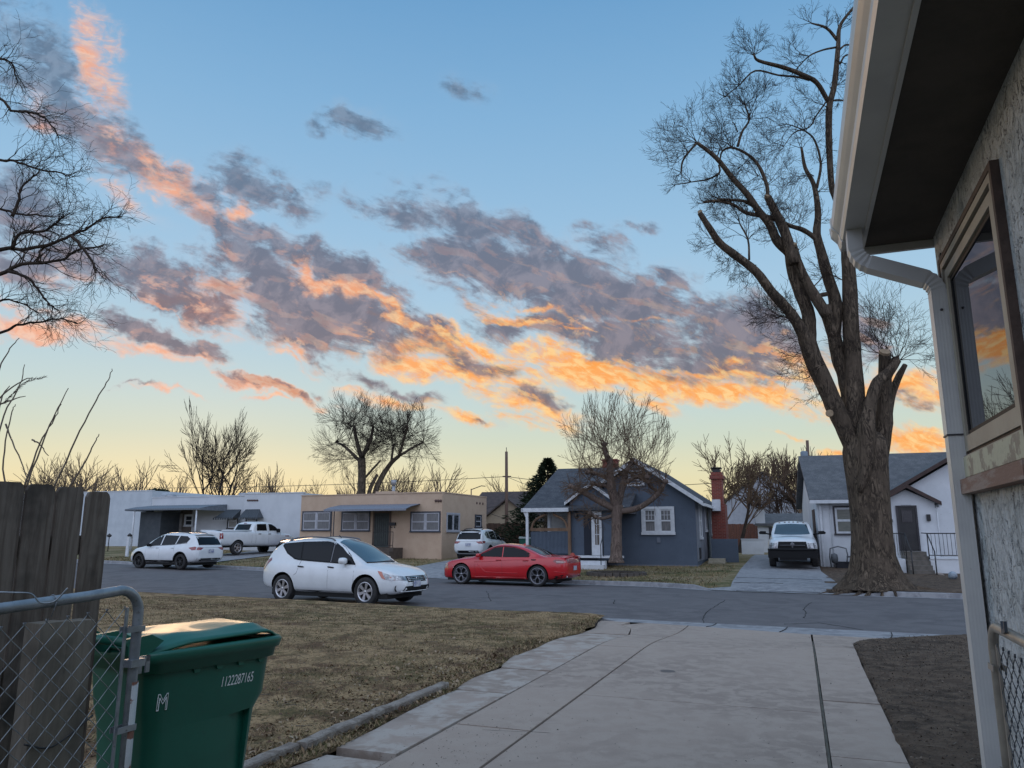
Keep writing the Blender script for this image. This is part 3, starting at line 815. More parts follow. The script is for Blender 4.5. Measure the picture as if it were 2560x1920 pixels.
# ---------------- far left white block house and the one left of it
m_white_st = mat('white_stucco', (.56, .58, .60), (.50, .52, .54), .9, rough=.9, c3=(.42, .43, .44), s3=7, f3=(.62, .78), bump=.3, bscale=30, bdist=.01, spec=.2)
m_darkaw = mat('dark_awning', (.035, .045, .055), (.06, .07, .08), 8, rough=.6, stretch=(8, 1, 1))
o_ = at(752, 1352, 50); H = House('white_flat_house', (0, 0, 0), 20, 'flat roofed white stucco house with dark window awnings and a dark porch')
H.o = Vector((o_.x, o_.y, zground((o_.x, o_.y)) - .1)) - H.ux * 0; H.root.location = H.o
# here local x runs left as negative: facade from xl to 0
xl = H.px(372, 1240)[0]; xm = H.px(612, 1238)[0]; zr = H.px(600, 1235)[1]; zr0 = H.px(450, 1241)[1]
w_ = MB(); w_.box(xm, 0, 0, 12, -.4, zr - .02); w_.box(xl, xm, .35, 12, -.4, zr0 - .05); H.part('wall', w_, m_white_st)
w_ = MB(); w_.box(xm - .02, .03, -.03, .25, zr - .02, zr + .04); w_.box(xl - .02, xm - .02, .32, .55, zr0 - .05, zr0 + .02); w_.box(xm + .2, xm + 1.1, -.02, .2, zr + .04, zr + .10)
H.part('parapet', w_, m_white_st)
# dark porch with long metal awning
pa_ = H.px(343, 1340, -1.6); pb_ = H.px(490, 1330, -.1)
pA = H.px(345, 1280, -1.6)[0]; pB = H.px(480, 1280, .3)[0]
w_ = MB(); xa = pA + .15; xb = H.px(402, 1300, -1.5)[0]
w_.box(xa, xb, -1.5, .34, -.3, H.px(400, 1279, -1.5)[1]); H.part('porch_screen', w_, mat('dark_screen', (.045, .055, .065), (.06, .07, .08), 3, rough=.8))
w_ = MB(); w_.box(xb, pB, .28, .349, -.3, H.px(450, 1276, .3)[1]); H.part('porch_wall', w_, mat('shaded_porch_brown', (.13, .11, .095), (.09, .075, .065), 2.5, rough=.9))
H.window(H.px(463, 1290, .3)[0], H.px(485, 1290, .3)[0], H.px(470, 1316, .3)[1], H.px(470, 1286, .3)[1], y=.28, mullions=0)
H.window(H.px(405, 1290, .3)[0], H.px(432, 1290, .3)[0], H.px(420, 1312, .3)[1], H.px(420, 1284, .3)[1], y=.28, mullions=0, mt=m_dark_trim, mg=m_blind)
H.box('door', mat('pale_door', (.30, .29, .28), (.22, .21, .20), 4, rough=.6), H.px(444, 1290, .3)[0], H.px(458, 1290, .3)[0], .20, .27, -.2, H.px(450, 1284, .3)[1])
m_awn2 = mat('slate_awning_metal', (.10, .12, .14), (.15, .17, .20), 7, rough=.55, stretch=(7, 1, 1))
a0 = H.px(312, 1276, -2.2); a1 = H.px(500, 1276, -2.2)
awning(H, 'porch_awning', a0[0], a1[0], .35, -2.2, H.px(400, 1264, .3)[1], a0[1] + .08, m_awn2, val=.12, nr=30, side_close=True)
for X, r_ in ((334, .06), (490, .05)):
    q = H.px(X, 1300, -2.1)[0]; H.part('porch_post', MB().tube([(q, -2.1, -.3), (q, -2.1, a0[1] + .1)], r_, 6), m_white_trim)
for (X0, X1) in ((570, 597), (616, 644)):
    H.window(H.px(X0, 1290)[0], H.px(X1, 1290)[0], H.px(X0, 1322)[1], H.px(X0, 1282)[1], mullions=0, mt=m_dark_trim, mg=m_blind)
# two wedge awnings (narrow side against the corner between them)
def wedge(x0, x1, xt0, xt1, zt, zb, dy):
    mb = MB(); mb.add([(xt0, 0, zt), (xt1, 0, zt), (x1, -dy, zb), (x0, -dy, zb), (x0, 0, zb - .02), (x1, 0, zb - .02)], [(0, 1, 2, 3), (0, 3, 4), (1, 5, 2), (3, 2, 5, 4)])
    for k in range(9):
        f = k / 8; a = Vector((xt0 + (xt1 - xt0) * f, -.01, zt)); b = Vector((x0 + (x1 - x0) * f, -dy - .005, zb)); mb.tube([a, b], .018, 4)
        mb.box(b.x - .07, b.x + .05, -dy - .015, -dy, zb - .12, zb + .01)
    return H.part('window_awning', mb, m_darkaw, fix=False)
z1, z2 = H.px(580, 1274)[1], H.px(580, 1295)[1]
wedge(H.px(553, 1290)[0] + .0, H.px(599, 1290)[0], H.px(570, 1290)[0], H.px(602, 1290)[0], z1, z2, .7)
wedge(H.px(615, 1290)[0], H.px(660, 1290)[0], H.px(614, 1290)[0], H.px(648, 1290)[0], z1, z2, .7)
for k in range(7): q = H.px(620 + 4 * k, 1251); H.part('roof_scupper', MB().lathe([(0, -.02), (.06, -.02), (.07, .05)], 7, 'y', (q[0], -.02, q[1])), mat('clay_pipe', (.10, .06, .05), rough=.9))
for X in (428, 611, 640):
    w_ = MB(); q = H.px(X, 1230, 4); w_.lathe([(0, .45), (.35, .42), (.42, .3), (.42, .15), (.2, .1), (.2, -.2)], 10, 'z', (q[0], 4, zr - .1))
    H.part('roof_vent', w_, mat('galvanised', (.30, .31, .33), rough=.5, metal=.6))
HW1 = H
o_ = at(250, 1362, 62); H = House('white_block_house', (0, 0, 0), 20, 'plain white block house at the far left just past the wooden fence')
H.o = Vector((o_.x, o_.y, zground((o_.x, o_.y)) - .1)); H.root.location = H.o
xr = H.px(380, 1240)[0]; z1 = H.px(300, 1228)[1]
w_ = MB(); w_.box(-14, xr, 0, 11, -.4, z1 - .02); w_.box(xr, xr + .9, 1.0, 10.8, -.4, z1 - .30); H.part('wall', w_, mat('pale_grey_block', (.50, .54, .58), (.44, .48, .52), 1.5, rough=.9, bump=.2, bscale=20))
w_ = MB(); w_.box(-14.05, xr + .03, -.03, .25, z1 - .02, z1 + .03); H.part('parapet', w_, m_white_trim)
H.window(-6, -4.8, .9, 2.1, mullions=0)
w_ = MB(); w_.box(-2, xr - .2, -.9, -.1, -.3, .06); H.part('porch_step', w_, m_conc_step)

# ---------------- blue house
m_blue = mat('slate_blue_stucco', (.098, .122, .158), (.088, .109, .142), 1.4, rough=.9, c3=(.048, .058, .082), s3=10, f3=(.6, .75), bump=.4, bscale=40, bdist=.01, spec=.25)
m_blue_g = mat('grey_blue_side', (.20, .21, .235), (.165, .175, .20), 2, rough=.9, bump=.5, bscale=30)
o_ = at(1556, 1396, 36.5); H = House('blue_house', (0, 0, 0), 20, 'slate blue gabled house with white trim, a front porch and a red brick chimney')
H.o = Vector((o_.x, o_.y, zground((o_.x, o_.y)) - .02)); H.root.location = H.o
# gable block: front facade from x0 (1556 px, partly hidden) to x1 (1738 px)
gx0 = H.px(1512, 1300)[0]; gx1 = H.px(1739, 1300)[0]
ze = H.px(1737, 1247)[1]; pk = H.px(1588, 1152); xpk = pk[0]; zpk = pk[1]
DEP = 10.5
gxl = 2 * xpk - gx1            # symmetric left foot of the gable (hidden behind the porch gable)
slope = (zpk - ze) / (gx1 - xpk)
zl = H.px(1512, 1300)[1]
w_ = MB()
w_.prism([(gx0, -.3), (gx1, -.3), (gx1, ze), (xpk, zpk - .10), (gx0, zpk - .1 - slope * (xpk - gx0))], 'y', 0, DEP)
H.part('wall', w_, m_blue)
w_ = MB(); w_.box(gx1 + .002, gx1 + .02, .05, DEP - .05, .25, ze - .1); H.part('side_wall', w_, m_blue_g)
w_ = MB(); w_.box(gx0 + .05, gx1 + .04, -.04, DEP, -.32, .08); H.part('foundation', w_, mat('foundation_grey', (.16, .17, .19), rough=.9))
# main roof over the gable block (ridge runs away from the street)
def roofslab(mb, xa, za, xb, zb, y0, y1, th=.14):
    mb.prism([(xa, za), (xb, zb), (xb, zb + th), (xa, za + th)], 'y', y0, y1)
w_ = MB(); ov = .42
roofslab(w_, xpk, zpk - .02, gx1 + ov, ze - slope * ov - .02 + .02, -.38, DEP + .3)
roofslab(w_, gx0 - 1.1, zpk - slope * (xpk - gx0 + 1.1) - .02, xpk, zpk - .02, -.38, DEP + .3)
R1 = H.part('roof', w_, m_shingle)
w_ = MB()
def rake(mb, xa, za, xb, zb, y, wd=.2, th=.05): mb.prism([(xa, za - wd + .14), (xb, zb - wd + .14), (xb, zb + .145), (xa, za + .145)], 'y', y - th, y)
rake(w_, xpk, zpk - .02, gx1 + ov, ze - slope * ov, -.381); rake(w_, gx0 - 1.1, zpk - slope * (xpk - gx0 + 1.1) - .02, xpk, zpk - .02, -.381)
w_.box(gx1 + ov - .02, gx1 + ov + .08, -.43, DEP + .3, ze - slope * ov - .06, ze - slope * ov + .07)
H.part('fascia', w_, m_white_trim)
# attic vent: white brick-like surround
vc = H.px(1589, 1190); w_ = MB()
for k in range(9):
    a = pi * k / 8; w_.box(-.09, .09, -.05, 0, -.06, .06, M=Matrix.Translation((vc[0] + .32 * cos(a), 0, vc[1] + .15 + .32 * sin(a))) @ Matrix.Rotation(-(a - pi / 2), 4, 'Y'))
for sx in (-1, 1):
    for k in range(4): w_.box(vc[0] + sx * .32 - .09 + .05 * (k % 2), vc[0] + sx * .32 + .09, -.05, 0, vc[1] + .05 - .13 * k - .06, vc[1] + .05 - .13 * k + .04)
w_.box(vc[0] - .42, vc[0] + .42, -.06, 0, vc[1] - .48, vc[1] - .4)
V1 = H.part('attic_vent', w_, m_white_trim)
w_ = MB()
for k in range(5): w_.box(vc[0] - .2, vc[0] + .2, -.03, 0, vc[1] - .34 + .14 * k, vc[1] - .30 + .14 * k)
H.part('louvre', w_, m_white_trim, V1)
# big front window
a = H.px(1603, 1267); b = H.px(1688, 1336)
H.window(a[0], b[0], b[1], a[1], tw=.13, fw=.06, gap=.2, grid=(3, 2, True), mg=m_glass_cur, deep=.07)
for i, (ya, yb, hh) in enumerate(((1.2, 2.15, 0), (3.9, 4.7, .35), (6.6, 7.5, .1))):
    H.window(ya, yb, 1.25 + hh, 3.0 - .1 * i, y=gx1 + .02, side=1, mullions=0, tw=.12)
w_ = MB(); w_.box(gx1 + .02, gx1 + .06, .7, 1.25, .35, .85); H.part('crawl_vent', w_, m_iron)
# left wing roof (ridge parallel to the street) with porch
zR = H.px(1400, 1172, 4)[1]; xL = H.px(1312, 1270, -1.6)[0]; zE = H.px(1320, 1272, -1.6)[1]; xR0 = H.px(1395, 1172, 4)[0]
w_ = MB()
PR = [(xR0, 4, zR), (xpk, 4, zR), (xpk, -1.75, zE + .02), (xL - .05, -1.75, zE + .02)]
w_.add([Vector(p) for p in PR] + [Vector(p) - Vector((0, 0, .14)) for p in PR], [(0, 1, 2, 3), (7, 6, 5, 4), (0, 3, 7, 4), (3, 2, 6, 7), (1, 5, 6, 2), (0, 4, 5, 1)])
# left hip plane and back plane
PL = [(xR0, 4, zR), (xL - .05, -1.75, zE + .02), (xL - .05, 9.6, zE + .02)]
w_.add([Vector(p) for p in PL] + [Vector(p) - Vector((0, 0, .14)) for p in PL], [(0, 1, 2), (5, 4, 3), (1, 2, 5, 4)])
PB = [(xR0, 4, zR), (xL - .05, 9.6, zE + .02), (xpk, 9.6, zE + .02), (xpk, 4, zR)]
w_.add([Vector(p) for p in PB], [(0, 1, 2, 3)])
# slight sag/flare line at the eave
H.part('roof', w_, m_shingle)
w_ = MB(); zPW = zE - .14
xg = H.px(1424, 1272, -1.6)[0]
w_.box(xL - .08, xg, -1.86, -1.76, zE - .16, zE + .02); w_.box(xL - .1, xL - .02, -1.86, 6, zE - .16, zE + .01)
w_.prism([(xL - .02, zE - .14), (xL + .07, zE - .14), (xL + .22, zE - .45), (xL + .13, zE - .45)], 'y', -1.80, -1.72)
H.part('gutter', w_, m_white_trim)
w_ = MB(); w_.box(xL + .12, xL + .24, -1.82, -1.7, .3, zE - .14); H.part('downspout', w_, m_white_trim)
# wall of the left wing behind the porch
w_ = MB(); w_.box(xL + .35, gx0 + .02, 1.5, DEP, -.3, zE + .0); H.part('wall', w_, m_blue)
w_ = MB(); w_.box(xL + .1, gx0, -1.6, 1.5, -.3, .42); H.part('porch_floor', w_, mat('porch_dark', (.05, .06, .08), rough=.9))
w_ = MB(); w_.box(xL + .05, H.px(1556, 1370, -1.9)[0], -1.95, -1.6, .42, .52); H.part('porch_edge', w_, m_white_trim)
pzt = .52
xpost = H.px(1421, 1300, -1.6)[0]
# porch gable with door (projecting small gable)
pg0 = H.px(1425, 1300, -1.5)[0]; pg1 = H.px(1533, 1300, -1.5)[0]; pgk = H.px(1478, 1214, -1.55); zpe = H.px(1420, 1255, -1.5)[1]
sl2 = (pgk[1] - zpe) / (pgk[0] - pg0)
w_ = MB(); w_.prism([(pg0, .3), (pg1, .3), (pg1, zpe), (pgk[0], pgk[1] - .05), (pg0, zpe)], 'y', -1.45, 1.4); H.part('porch_wall', w_, m_blue)
w_ = MB(); o3 = .22
roofslab(w_, pg0 - o3, zpe - sl2 * o3, pgk[0], pgk[1], -1.62, 3.0, .1); roofslab(w_, pgk[0], pgk[1], pg1 + o3 + .6, zpe - sl2 * (o3 + .6), -1.62, 3.0, .1)
H.part('porch_roof', w_, m_shingle)
w_ = MB(); rake(w_, pg0 - o3, zpe - sl2 * o3, pgk[0], pgk[1], -1.621, .14); rake(w_, pgk[0], pgk[1], pg1 + o3 + .6, zpe - sl2 * (o3 + .6), -1.621, .14)
H.part('fascia', w_, m_white_trim)
# flat dark panel painted for the shaded arch recess, and storm door
ra = H.px(1459, 1282, -1.45); rb = H.px(1505, 1369, -1.45)
w_ = MB(); w_.box(ra[0], ra[0] + .45, -1.47, -1.451, .52, ra[1]); H.part('porch_recess_shade', w_, mat('recess_shade_dark', (.02, .024, .035), rough=.9))
sa_ = H.px(1478, 1278, -1.5); sb_ = H.px(1505, 1363, -1.5)
w_ = MB(); w_.box(sa_[0], sb_[0], -1.52, -1.46, .53, sa_[1]); dr = H.part('storm_door', w_, m_white_trim)
w_ = MB(); w_.box(sa_[0] + .17, sb_[0] - .12, -1.535, -1.521, 1.0, sa_[1] - .18); H.part('pane', w_, mat('door_glass_warm', (.13, .11, .09), rough=.1), dr)
w_ = MB()
for k in (1, 2): w_.box(sa_[0] + .17, sb_[0] - .12, -1.545, -1.53, 1.0 + k * .45, 1.03 + k * .45)
w_.box((sa_[0] + sb_[0]) / 2, (sa_[0] + sb_[0]) / 2 + .025, -1.544, -1.53, 1.0, sa_[1] - .18); H.part('muntin', w_, m_white_trim, dr)
q = H.px(1441, 1289, -1.5); w_ = MB(); w_.lathe([(0, .16), (.05, .12), (.09, .05), (.07, -.12), (0, -.15)], 8, 'z', (q[0], -1.56, q[1])); w_.tube([(q[0], -1.45, q[1] + .1), (q[0], -1.56, q[1] + .18)], .015, 5); H.part('porch_lamp', w_, m_iron)
# porch arch of bare timber, railing, picture window behind
m_timber = mat('raw_timber', (.20, .12, .075), (.13, .08, .05), 5, rough=.9, stretch=(1, 1, .2))
w_ = MB(); w_.box(xpost - .02, xpost + .11, -1.66, -1.53, .45, zE - .14)
x0_ = xL + .3
w_.box(x0_, xpost - .02, -1.66, -1.56, 1.62, 1.76)
arc = catmull([(xpost - .02, -1.6, zE - 1.0), (xpost - .22, -1.6, zE - .55), (xpost - .75, -1.6, zE - .26)], 5); w_.tube(arc, .06, 5)
arc = catmull([(x0_, -1.6, zE - 1.0), (x0_ + .22, -1.6, zE - .55), (x0_ + .75, -1.6, zE - .26)], 5); w_.tube(arc, .06, 5)
H.part('porch_frame', w_, m_timber)
w_ = MB(); w_.box(x0_, xpost - .02, -1.60, -1.57, .6, 1.6)
for k in range(28): xx = x0_ + (xpost - x0_) * k / 28; w_.box(xx, xx + .05, -1.63, -1.601, .6, 1.6)
H.part('porch_boarding', w_, m_blue)
a = H.px(1368, 1276, 1.4); b = H.px(1421, 1330, 1.4)
H.window(a[0], b[0] + .6, 1.35, a[1] - .1, y=1.49, mullions=0, double=False, tw=.14, mg=mat('bright_blind', (.33, .34, .33), (.27, .28, .27), 20, rough=.15, stretch=(.1, .1, 1), spec=.7))
# steps and rail
w_ = MB(); q0 = H.px(1443, 1390, -2.6)[0]; q1 = H.px(1508, 1390, -2.6)[0]
w_.box(q0, q1, -2.25, -1.95, -.3, .30); w_.box(q0, q1, -2.6, -2.25, -.3, .14); H.part('porch_step', w_, m_white_trim)
w_ = MB(); q = H.px(1503, 1370, -2.4)[0]
w_.tube([(q, -2.5, 0), (q, -2.5, 1.0)], .02, 5); w_.tube([(q, -2.5, 1.0), (q, -1.98, 1.45)], .02, 5); w_.tube([(q, -1.98, .5), (q, -1.98, 1.75)], .02, 5); H.part('handrail', w_, m_iron)
# chimneys
c0 = H.pxs(1790, 1300, gx1 + .5)[0]; ctop = H.px(1800, 1180, 4.5)[1]
cx0 = gx1 + .55
w_ = MB(); cy = 4.3
xc0 = H.px(1779, 1250, cy)[0]; xc1 = H.px(1806, 1250, cy)[0]
w_.box(xc0 - .05, xc1 + .1, cy, cy + 1.5, .0, 3.0); w_.box(xc0, xc1, cy + .25, cy + 1.15, 3.0, ctop); w_.box(xc0 - .07, xc1 + .07, cy + .18, cy + 1.22, ctop - .35, ctop - .15)
C1 = H.part('chimney', w_, m_brick)
w_ = MB(); w_.box(xc0 + .08, xc1 - .08, cy + .35, cy + 1.05, ctop, ctop + .16); w_.box(xc0 + .02, xc1 - .02, cy + .3, cy + 1.1, ctop + .22, ctop + .26)
H.part('chimney_cap', w_, m_iron, C1)
q0 = H.px(1766, 1250, cy - .4); w_ = MB(); w_.box(gx1 + .42, xc1 - .1, cy - .55, cy - .01, ze - .45, ze + .12); H.part('cooler_box', w_, m_white_trim)
q = H.px(1526, 1155, 4.2); w_ = MB(); w_.box(q[0] - .38, q[0] + .38, 3.9, 4.6, zR - .8, q[1] + .05); w_.box(q[0] - .43, q[0] + .43, 3.85, 4.65, q[1] + .05, q[1] + .13); H.part('chimney', w_, m_brick)
# bulkhead wall and small side steps
yb_ = 2.2
q0 = gx1 + .03; q1 = H.px(1843, 1370, yb_)[0]
w_ = MB(); w_.box(q0 + .35, q1, yb_ + .6, yb_ + .8, -.3, 1.25); H.part('side_wall_screen', w_, m_blue)
a = H.px(1769, 1390, yb_)[0]; b = H.px(1814, 1390, yb_)[0]
w_ = MB()
for k in range(3): w_.box(a + .02 * k, b - .02 * k, yb_ - .5 + .22 * k, yb_ + .55, -.1 + .14 * k, .045 + .14 * k)
H.part('side_step', w_, mat('cream_wood', (.40, .36, .28), (.3, .27, .2), 6, rough=.8))
w_ = MB(); q = H.px(1647, 1350); w_.box(q[0] - .08, q[0] + .08, -.04, 0, q[1] - .12, q[1] + .12); H.part('utility_cover', w_, mat('grey_cover', (.14, .16, .2), rough=.7))
HB = H

# ---------------- white gabled house on the right
m_white_w = mat('white_painted_stucco', (.66, .68, .70), (.58, .60, .62), 1.1, rough=.9, c3=(.46, .47, .47), s3=8, f3=(.63, .8), bump=.3, bscale=30, bdist=.01, spec=.25)
o_ = at(2052, 1408, 34.5); H = House('white_gabled_house', (0, 0, 0), 17, 'white stucco house with dark trim, grey shingle roof and a small gabled entry')
H.o = Vector((o_.x, o_.y, zground((o_.x, o_.y)) - .02)); H.root.location = H.o
ze = H.px(2055, 1247)[1]; xr = 15.0
ridge = H.px(2036, 1146, 4.6); zrg = ridge[1]
w_ = MB(); yh = 4.6
w_.prism([(0, -.3), (9.0, -.3), (9.0, ze), (yh, zrg - .12), (0, ze)], 'x', 0, xr, M=Matrix(((1, 0, 0, 0), (0, 1, 0, 0), (0, 0, 1, 0), (0, 0, 0, 1))))
H.part('wall', w_, m_white_w)
w_ = MB(); sl = (zrg - ze) / yh
for (ya, za, yb2, zb2) in ((-.35, ze - sl * .35, yh, zrg), (9.55, ze - sl * .35, yh, zrg)):
    w_.prism([(ya, za), (yb2, zb2), (yb2, zb2 + .14), (ya, za + .14)], 'x', -.3, xr + .3)
# the big right gable (its rake rises to the right, behind our downspout)
H.part('roof', w_, m_shingle_l)
g0 = H.px(2210, 1243, -.9); g1 = H.px(2357, 1158, -.9)   # rake line of the projecting gable
gs = (g1[1] - g0[1]) / (g1[0] - g0[0]); xp = g0[0] + 5.4; zp_ = g0[1] + gs * 5.4; zlow = H.px(2342, 1247, -.9)[1]
xg0 = H.px(2330, 1300, -.9)[0] - 1.2
w_ = MB(); w_.prism([(g0[0] + .3, -.3), (2 * xp - g0[0] - .3, -.3), (2 * xp - g0[0] - .3, g0[1] - .0), (xp, zp_ - .15), (g0[0] + .3, g0[1] + .02)], 'y', -.9, 6); H.part('wall', w_, m_white_w)
w_ = MB(); roofslab(w_, g0[0] - .3, g0[1] - gs * .3, xp, zp_, -1.2, 6.0, .12); roofslab(w_, xp, zp_, 2 * xp - g0[0] + .3, g0[1] - gs * .3, -1.2, 6.0, .12); H.part('roof', w_, m_shingle_l)
m_brtrim = mat('dark_brown_trim', (.045, .026, .022), (.065, .038, .032), 6, rough=.7)
w_ = MB(); rake(w_, g0[0] - .3, g0[1] - gs * .3, xp, zp_, -1.201, .17); rake(w_, xp, zp_, 2 * xp - g0[0] + .3, g0[1] - gs * .3, -1.201, .17); H.part('fascia', w_, m_brtrim)
w_ = MB(); w_.box(-.3, g0[0], -.45, -.35, ze - sl * .35 - .05, ze - sl * .35 + .1); H.part('gutter', w_, m_white_trim)
w_ = MB(); w_.box(.1, .19, -.12, -.03, 0, ze - .25); w_.prism([(-.03, ze - .3), (.06, ze - .3), (.0, ze - .05), (-.05, ze - .05)], 'x', .1, .19); H.part('downspout', w_, m_white_trim)
w_ = MB(); w_.tube([(.55, -.04, -.1), (.55, -.04, ze - .2)], .018, 5); H.part('conduit', w_, m_white_trim)
a = H.px(2081, 1265); b = H.px(2150, 1337); H.window(a[0], b[0], b[1], a[1], mullions=0, mt=m_dark_trim, mg=m_blind, tw=.07, fw=.09)
# entry gable
e0 = H.px(2222, 1300, -1.9)[0]; e1 = H.px(2336, 1250, -1.9)[0]; ep = H.px(2264, 1219, -1.95); el = H.px(2222, 1244, -1.9)[1]; er_ = H.px(2335, 1256, -1.9)[1]
s3 = (ep[1] - er_) / (e1 - ep[0]); xa_ = e1; xs = 2 * ep[0] - e1
w_ = MB(); w_.prism([(xs, -.3), (e1, -.3), (e1, er_ - .0), (ep[0], ep[1] - .08), (xs, er_)], 'y', -1.85, .5); H.part('entry_wall', w_, m_white_w)
w_ = MB(); roofslab(w_, xs - .2, er_ - s3 * .2, ep[0], ep[1], -2.1, 3, .1); roofslab(w_, ep[0], ep[1], e1 + .2, er_ - s3 * .2, -2.1, 3, .1); H.part('entry_roof', w_, m_shingle_l)
w_ = MB(); rake(w_, xs - .2, er_ - s3 * .2, ep[0], ep[1], -2.101, .15); rake(w_, ep[0], ep[1], e1 + .2, er_ - s3 * .2, -2.101, .15); H.part('fascia', w_, m_brtrim)
w_ = MB(); w_.box(e1 + .12, e1 + .2, -2.1, .2, er_ - .2, er_ - .08); w_.tube([(e1 + .05, -1.88, 0), (e1 + .05, -1.88, er_ - .15)], .03, 6); H.part('downspout', w_, m_white_trim)
da = H.px(2238, 1264, -1.85); db = H.px(2302, 1377, -1.85)
w_ = MB(); w_.box(da[0] + .05, db[0] - .05, -1.90, -1.85, db[1], da[1] - .05); dr = H.part('door', w_, mat('black_door', (.020, .019, .020), (.03, .028, .028), 5, rough=.5))
w_ = MB(); w_.box(da[0], db[0], -1.93, -1.85, da[1] - .06, da[1]); w_.box(da[0], da[0] + .07, -1.93, -1.85, db[1], da[1] - .06); w_.box(db[0] - .07, db[0], -1.93, -1.85, db[1], da[1] - .06)
H.part('door_frame', w_, m_dark_trim, dr)
w_ = MB(); w_.box(da[0] + .2, db[0] - .2, -1.912, -1.901, db[1] + 1.15, da[1] - .2); H.part('pane', w_, mat('door_pane', (.05, .05, .055), rough=.1, spec=.9), dr)
w_ = MB()
for k in range(8): xx = da[0] + .2 + (db[0] - da[0] - .4) * k / 7; w_.box(xx - .006, xx + .006, -1.925, -1.913, db[1] + 1.15, da[1] - .2)
for k in range(4): zz = db[1] + 1.2 + k * .22; w_.box(da[0] + .2, db[0] - .2, -1.927, -1.914, zz - .005, zz + .005)
H.part('door_bars', w_, m_dark_trim, dr)
a = H.px(2315, 1286, -1.85); b = H.px(2326, 1302, -1.85); H.box('mailbox', m_iron, a[0], b[0], -1.97, -1.85, b[1], a[1])
a = H.px(2223, 1298, -1.85); b = H.px(2231, 1306, -1.85); H.box('porch_lamp', m_iron, a[0], b[0], -1.97, -1.85, b[1], a[1])
w_ = MB(); px0 = H.px(2270, 1400, -3.2)[0]; px1 = H.px(2327, 1400, -3.2)[0]; zd = db[1]
for k in range(6): w_.box(px0, px1, -2.6 - .28 * (5 - k), -2.6 - .28 * (4 - k) if k < 5 else -1.86, -.3, zd - .17 * (5 - k) - .02)
H.part('porch_step', w_, mat('worn_steps', (.16, .14, .12), (.11, .10, .085), 6, rough=.95, bump=.4))
w_ = MB(); w_.box(px1 + .02, px1 + 1.3, -3.0, -1.86, -.3, zd - .30); w_.box(px1 + .02, px1 + 1.33, -3.03, -1.86, zd - .30, zd - .25); w_.box(xs + .1, px0 - .05, -3.0, -1.86, -.3, zd - .3)
H.part('porch_base', w_, m_white_w)
w_ = MB()
for x, ys_ in ((px1 + .0, -3.9), (px0 - .0, -3.9)):
    w_.tube([(x, -4.0, -.05), (x, -4.0, .8)], .025, 5); w_.tube([(x, -4.0, .8), (x, -3.0, zd + .7), (x, -2.0, zd + .72)], .022, 5); w_.tube([(x, -3.0, zd - .3), (x, -3.0, zd + .7)], .022, 5)
x2 = px1 + 1.25
w_.tube([(px1, -3.0, zd + .7), (x2, -3.0, zd + .7), (x2, -2, zd + .7)], .022, 5); w_.tube([(px1, -3.0, zd - .15), (x2, -3.0, zd - .15)], .018, 5); w_.tube([(x2, -3.0, zd - .3), (x2, -3.0, zd + .7)], .022, 5)
for k in range(1, 9): xx = px1 + (x2 - px1) * k / 9; w_.tube([(xx, -3.0, zd - .15), (xx, -3.0, zd + .7)], .009, 4)
x2 = xs + .1; w_.tube([(px0, -3.0, zd + .7), (x2, -3.0, zd + .7)], .022, 5)
for k in range(1, 7): xx = px0 + (x2 - px0) * k / 7; w_.tube([(xx, -3.0, zd - .15), (xx, -3.0, zd + .7)], .009, 4)
H.part('railing', w_, m_iron)
# gas meter
q = H.px(2098, 1385, -.5); w_ = MB()
w_.tube(catmull([(q[0] - .35, -.45, .0), (q[0] - .35, -.45, .85), (q[0] + .3, -.45, .85), (q[0] + .3, -.45, .3), (q[0] + .3, -.05, .25)], 2), .03, 6)
w_.lathe([(0, .55), (.13, .5), (.15, .35), (.13, .15), (0, .1)], 10, 'z', (q[0] - .2, -.45, .1)); w_.tube([(q[0] + .3, -.45, .5), (q[0] + .75, -.4, .5)], .04, 6)
H.part('gas_meter', w_, mat('meter_grey', (.10, .11, .12), rough=.6))
w_ = MB(); w_.box(.6, 3.2, -.3, -.003, -.2, .28); H.part('foundation', w_, mat('dark_footing', (.03, .03, .035), rough=.95))
w_ = MB(); w_.box(-.055, 0, 1.0, 2.0, 1.3, 2.6); H.part('shutter', w_, mat('brown_shutter', (.09, .06, .05), rough=.8))
HWt = H
# walk slab in the yard
mb = MB(); a = [(2282, 1422), (2325, 1422), (2362, 1442), (2318, 1436)]
vs = []
for x, y in a:
    q = atz(x, y, zfar(3, 30) + .05); q.z = zground(q) + .05; vs.append(q)
mb.add(vs + [v - Vector((0, 0, .05)) for v in vs], [(0, 1, 2, 3), (0, 3, 7, 4), (3, 2, 6, 7)]); tag(mb.build('path', m_conc2), kind='structure')

# ---------------- white garage at the end of the opposite driveway
o_ = at(1898, 1385, 51); H = House('white_garage', (0, 0, 0), 19, 'small white garage with a grey roof behind the front facing pickup', 'garage')
H.o = Vector((o_.x, o_.y, zground((o_.x, o_.y)) - .05)); H.root.location = H.o
x1 = H.px(2044, 1300)[0]; z1 = H.px(1900, 1309)[1]; z2 = H.px(1900, 1292, 2)[1]
w_ = MB(); w_.box(0, x1, 0, 6, -.3, z1); H.part('wall', w_, m_white_w)
w_ = MB(); w_.add([(-.15, -.3, z1), (x1 + .2, -.3, z1), (x1 + .1, 3, z2 + .25), (-.05, 3, z2 + .25), (-.15, -.3, z1 - .15), (x1 + .2, -.3, z1 - .15), (x1 + .2, 6.3, z1), (-.15, 6.3, z1)], [(0, 1, 2, 3), (0, 4, 5, 1), (3, 2, 6, 7)]); H.part('roof', w_, m_shingle_l)
for xx in (-.1, x1 - .5): H.part('parapet_corner', MB().box(xx, xx + .6, -.2, .4, z1 - .05, z2 + .45), m_white_w)
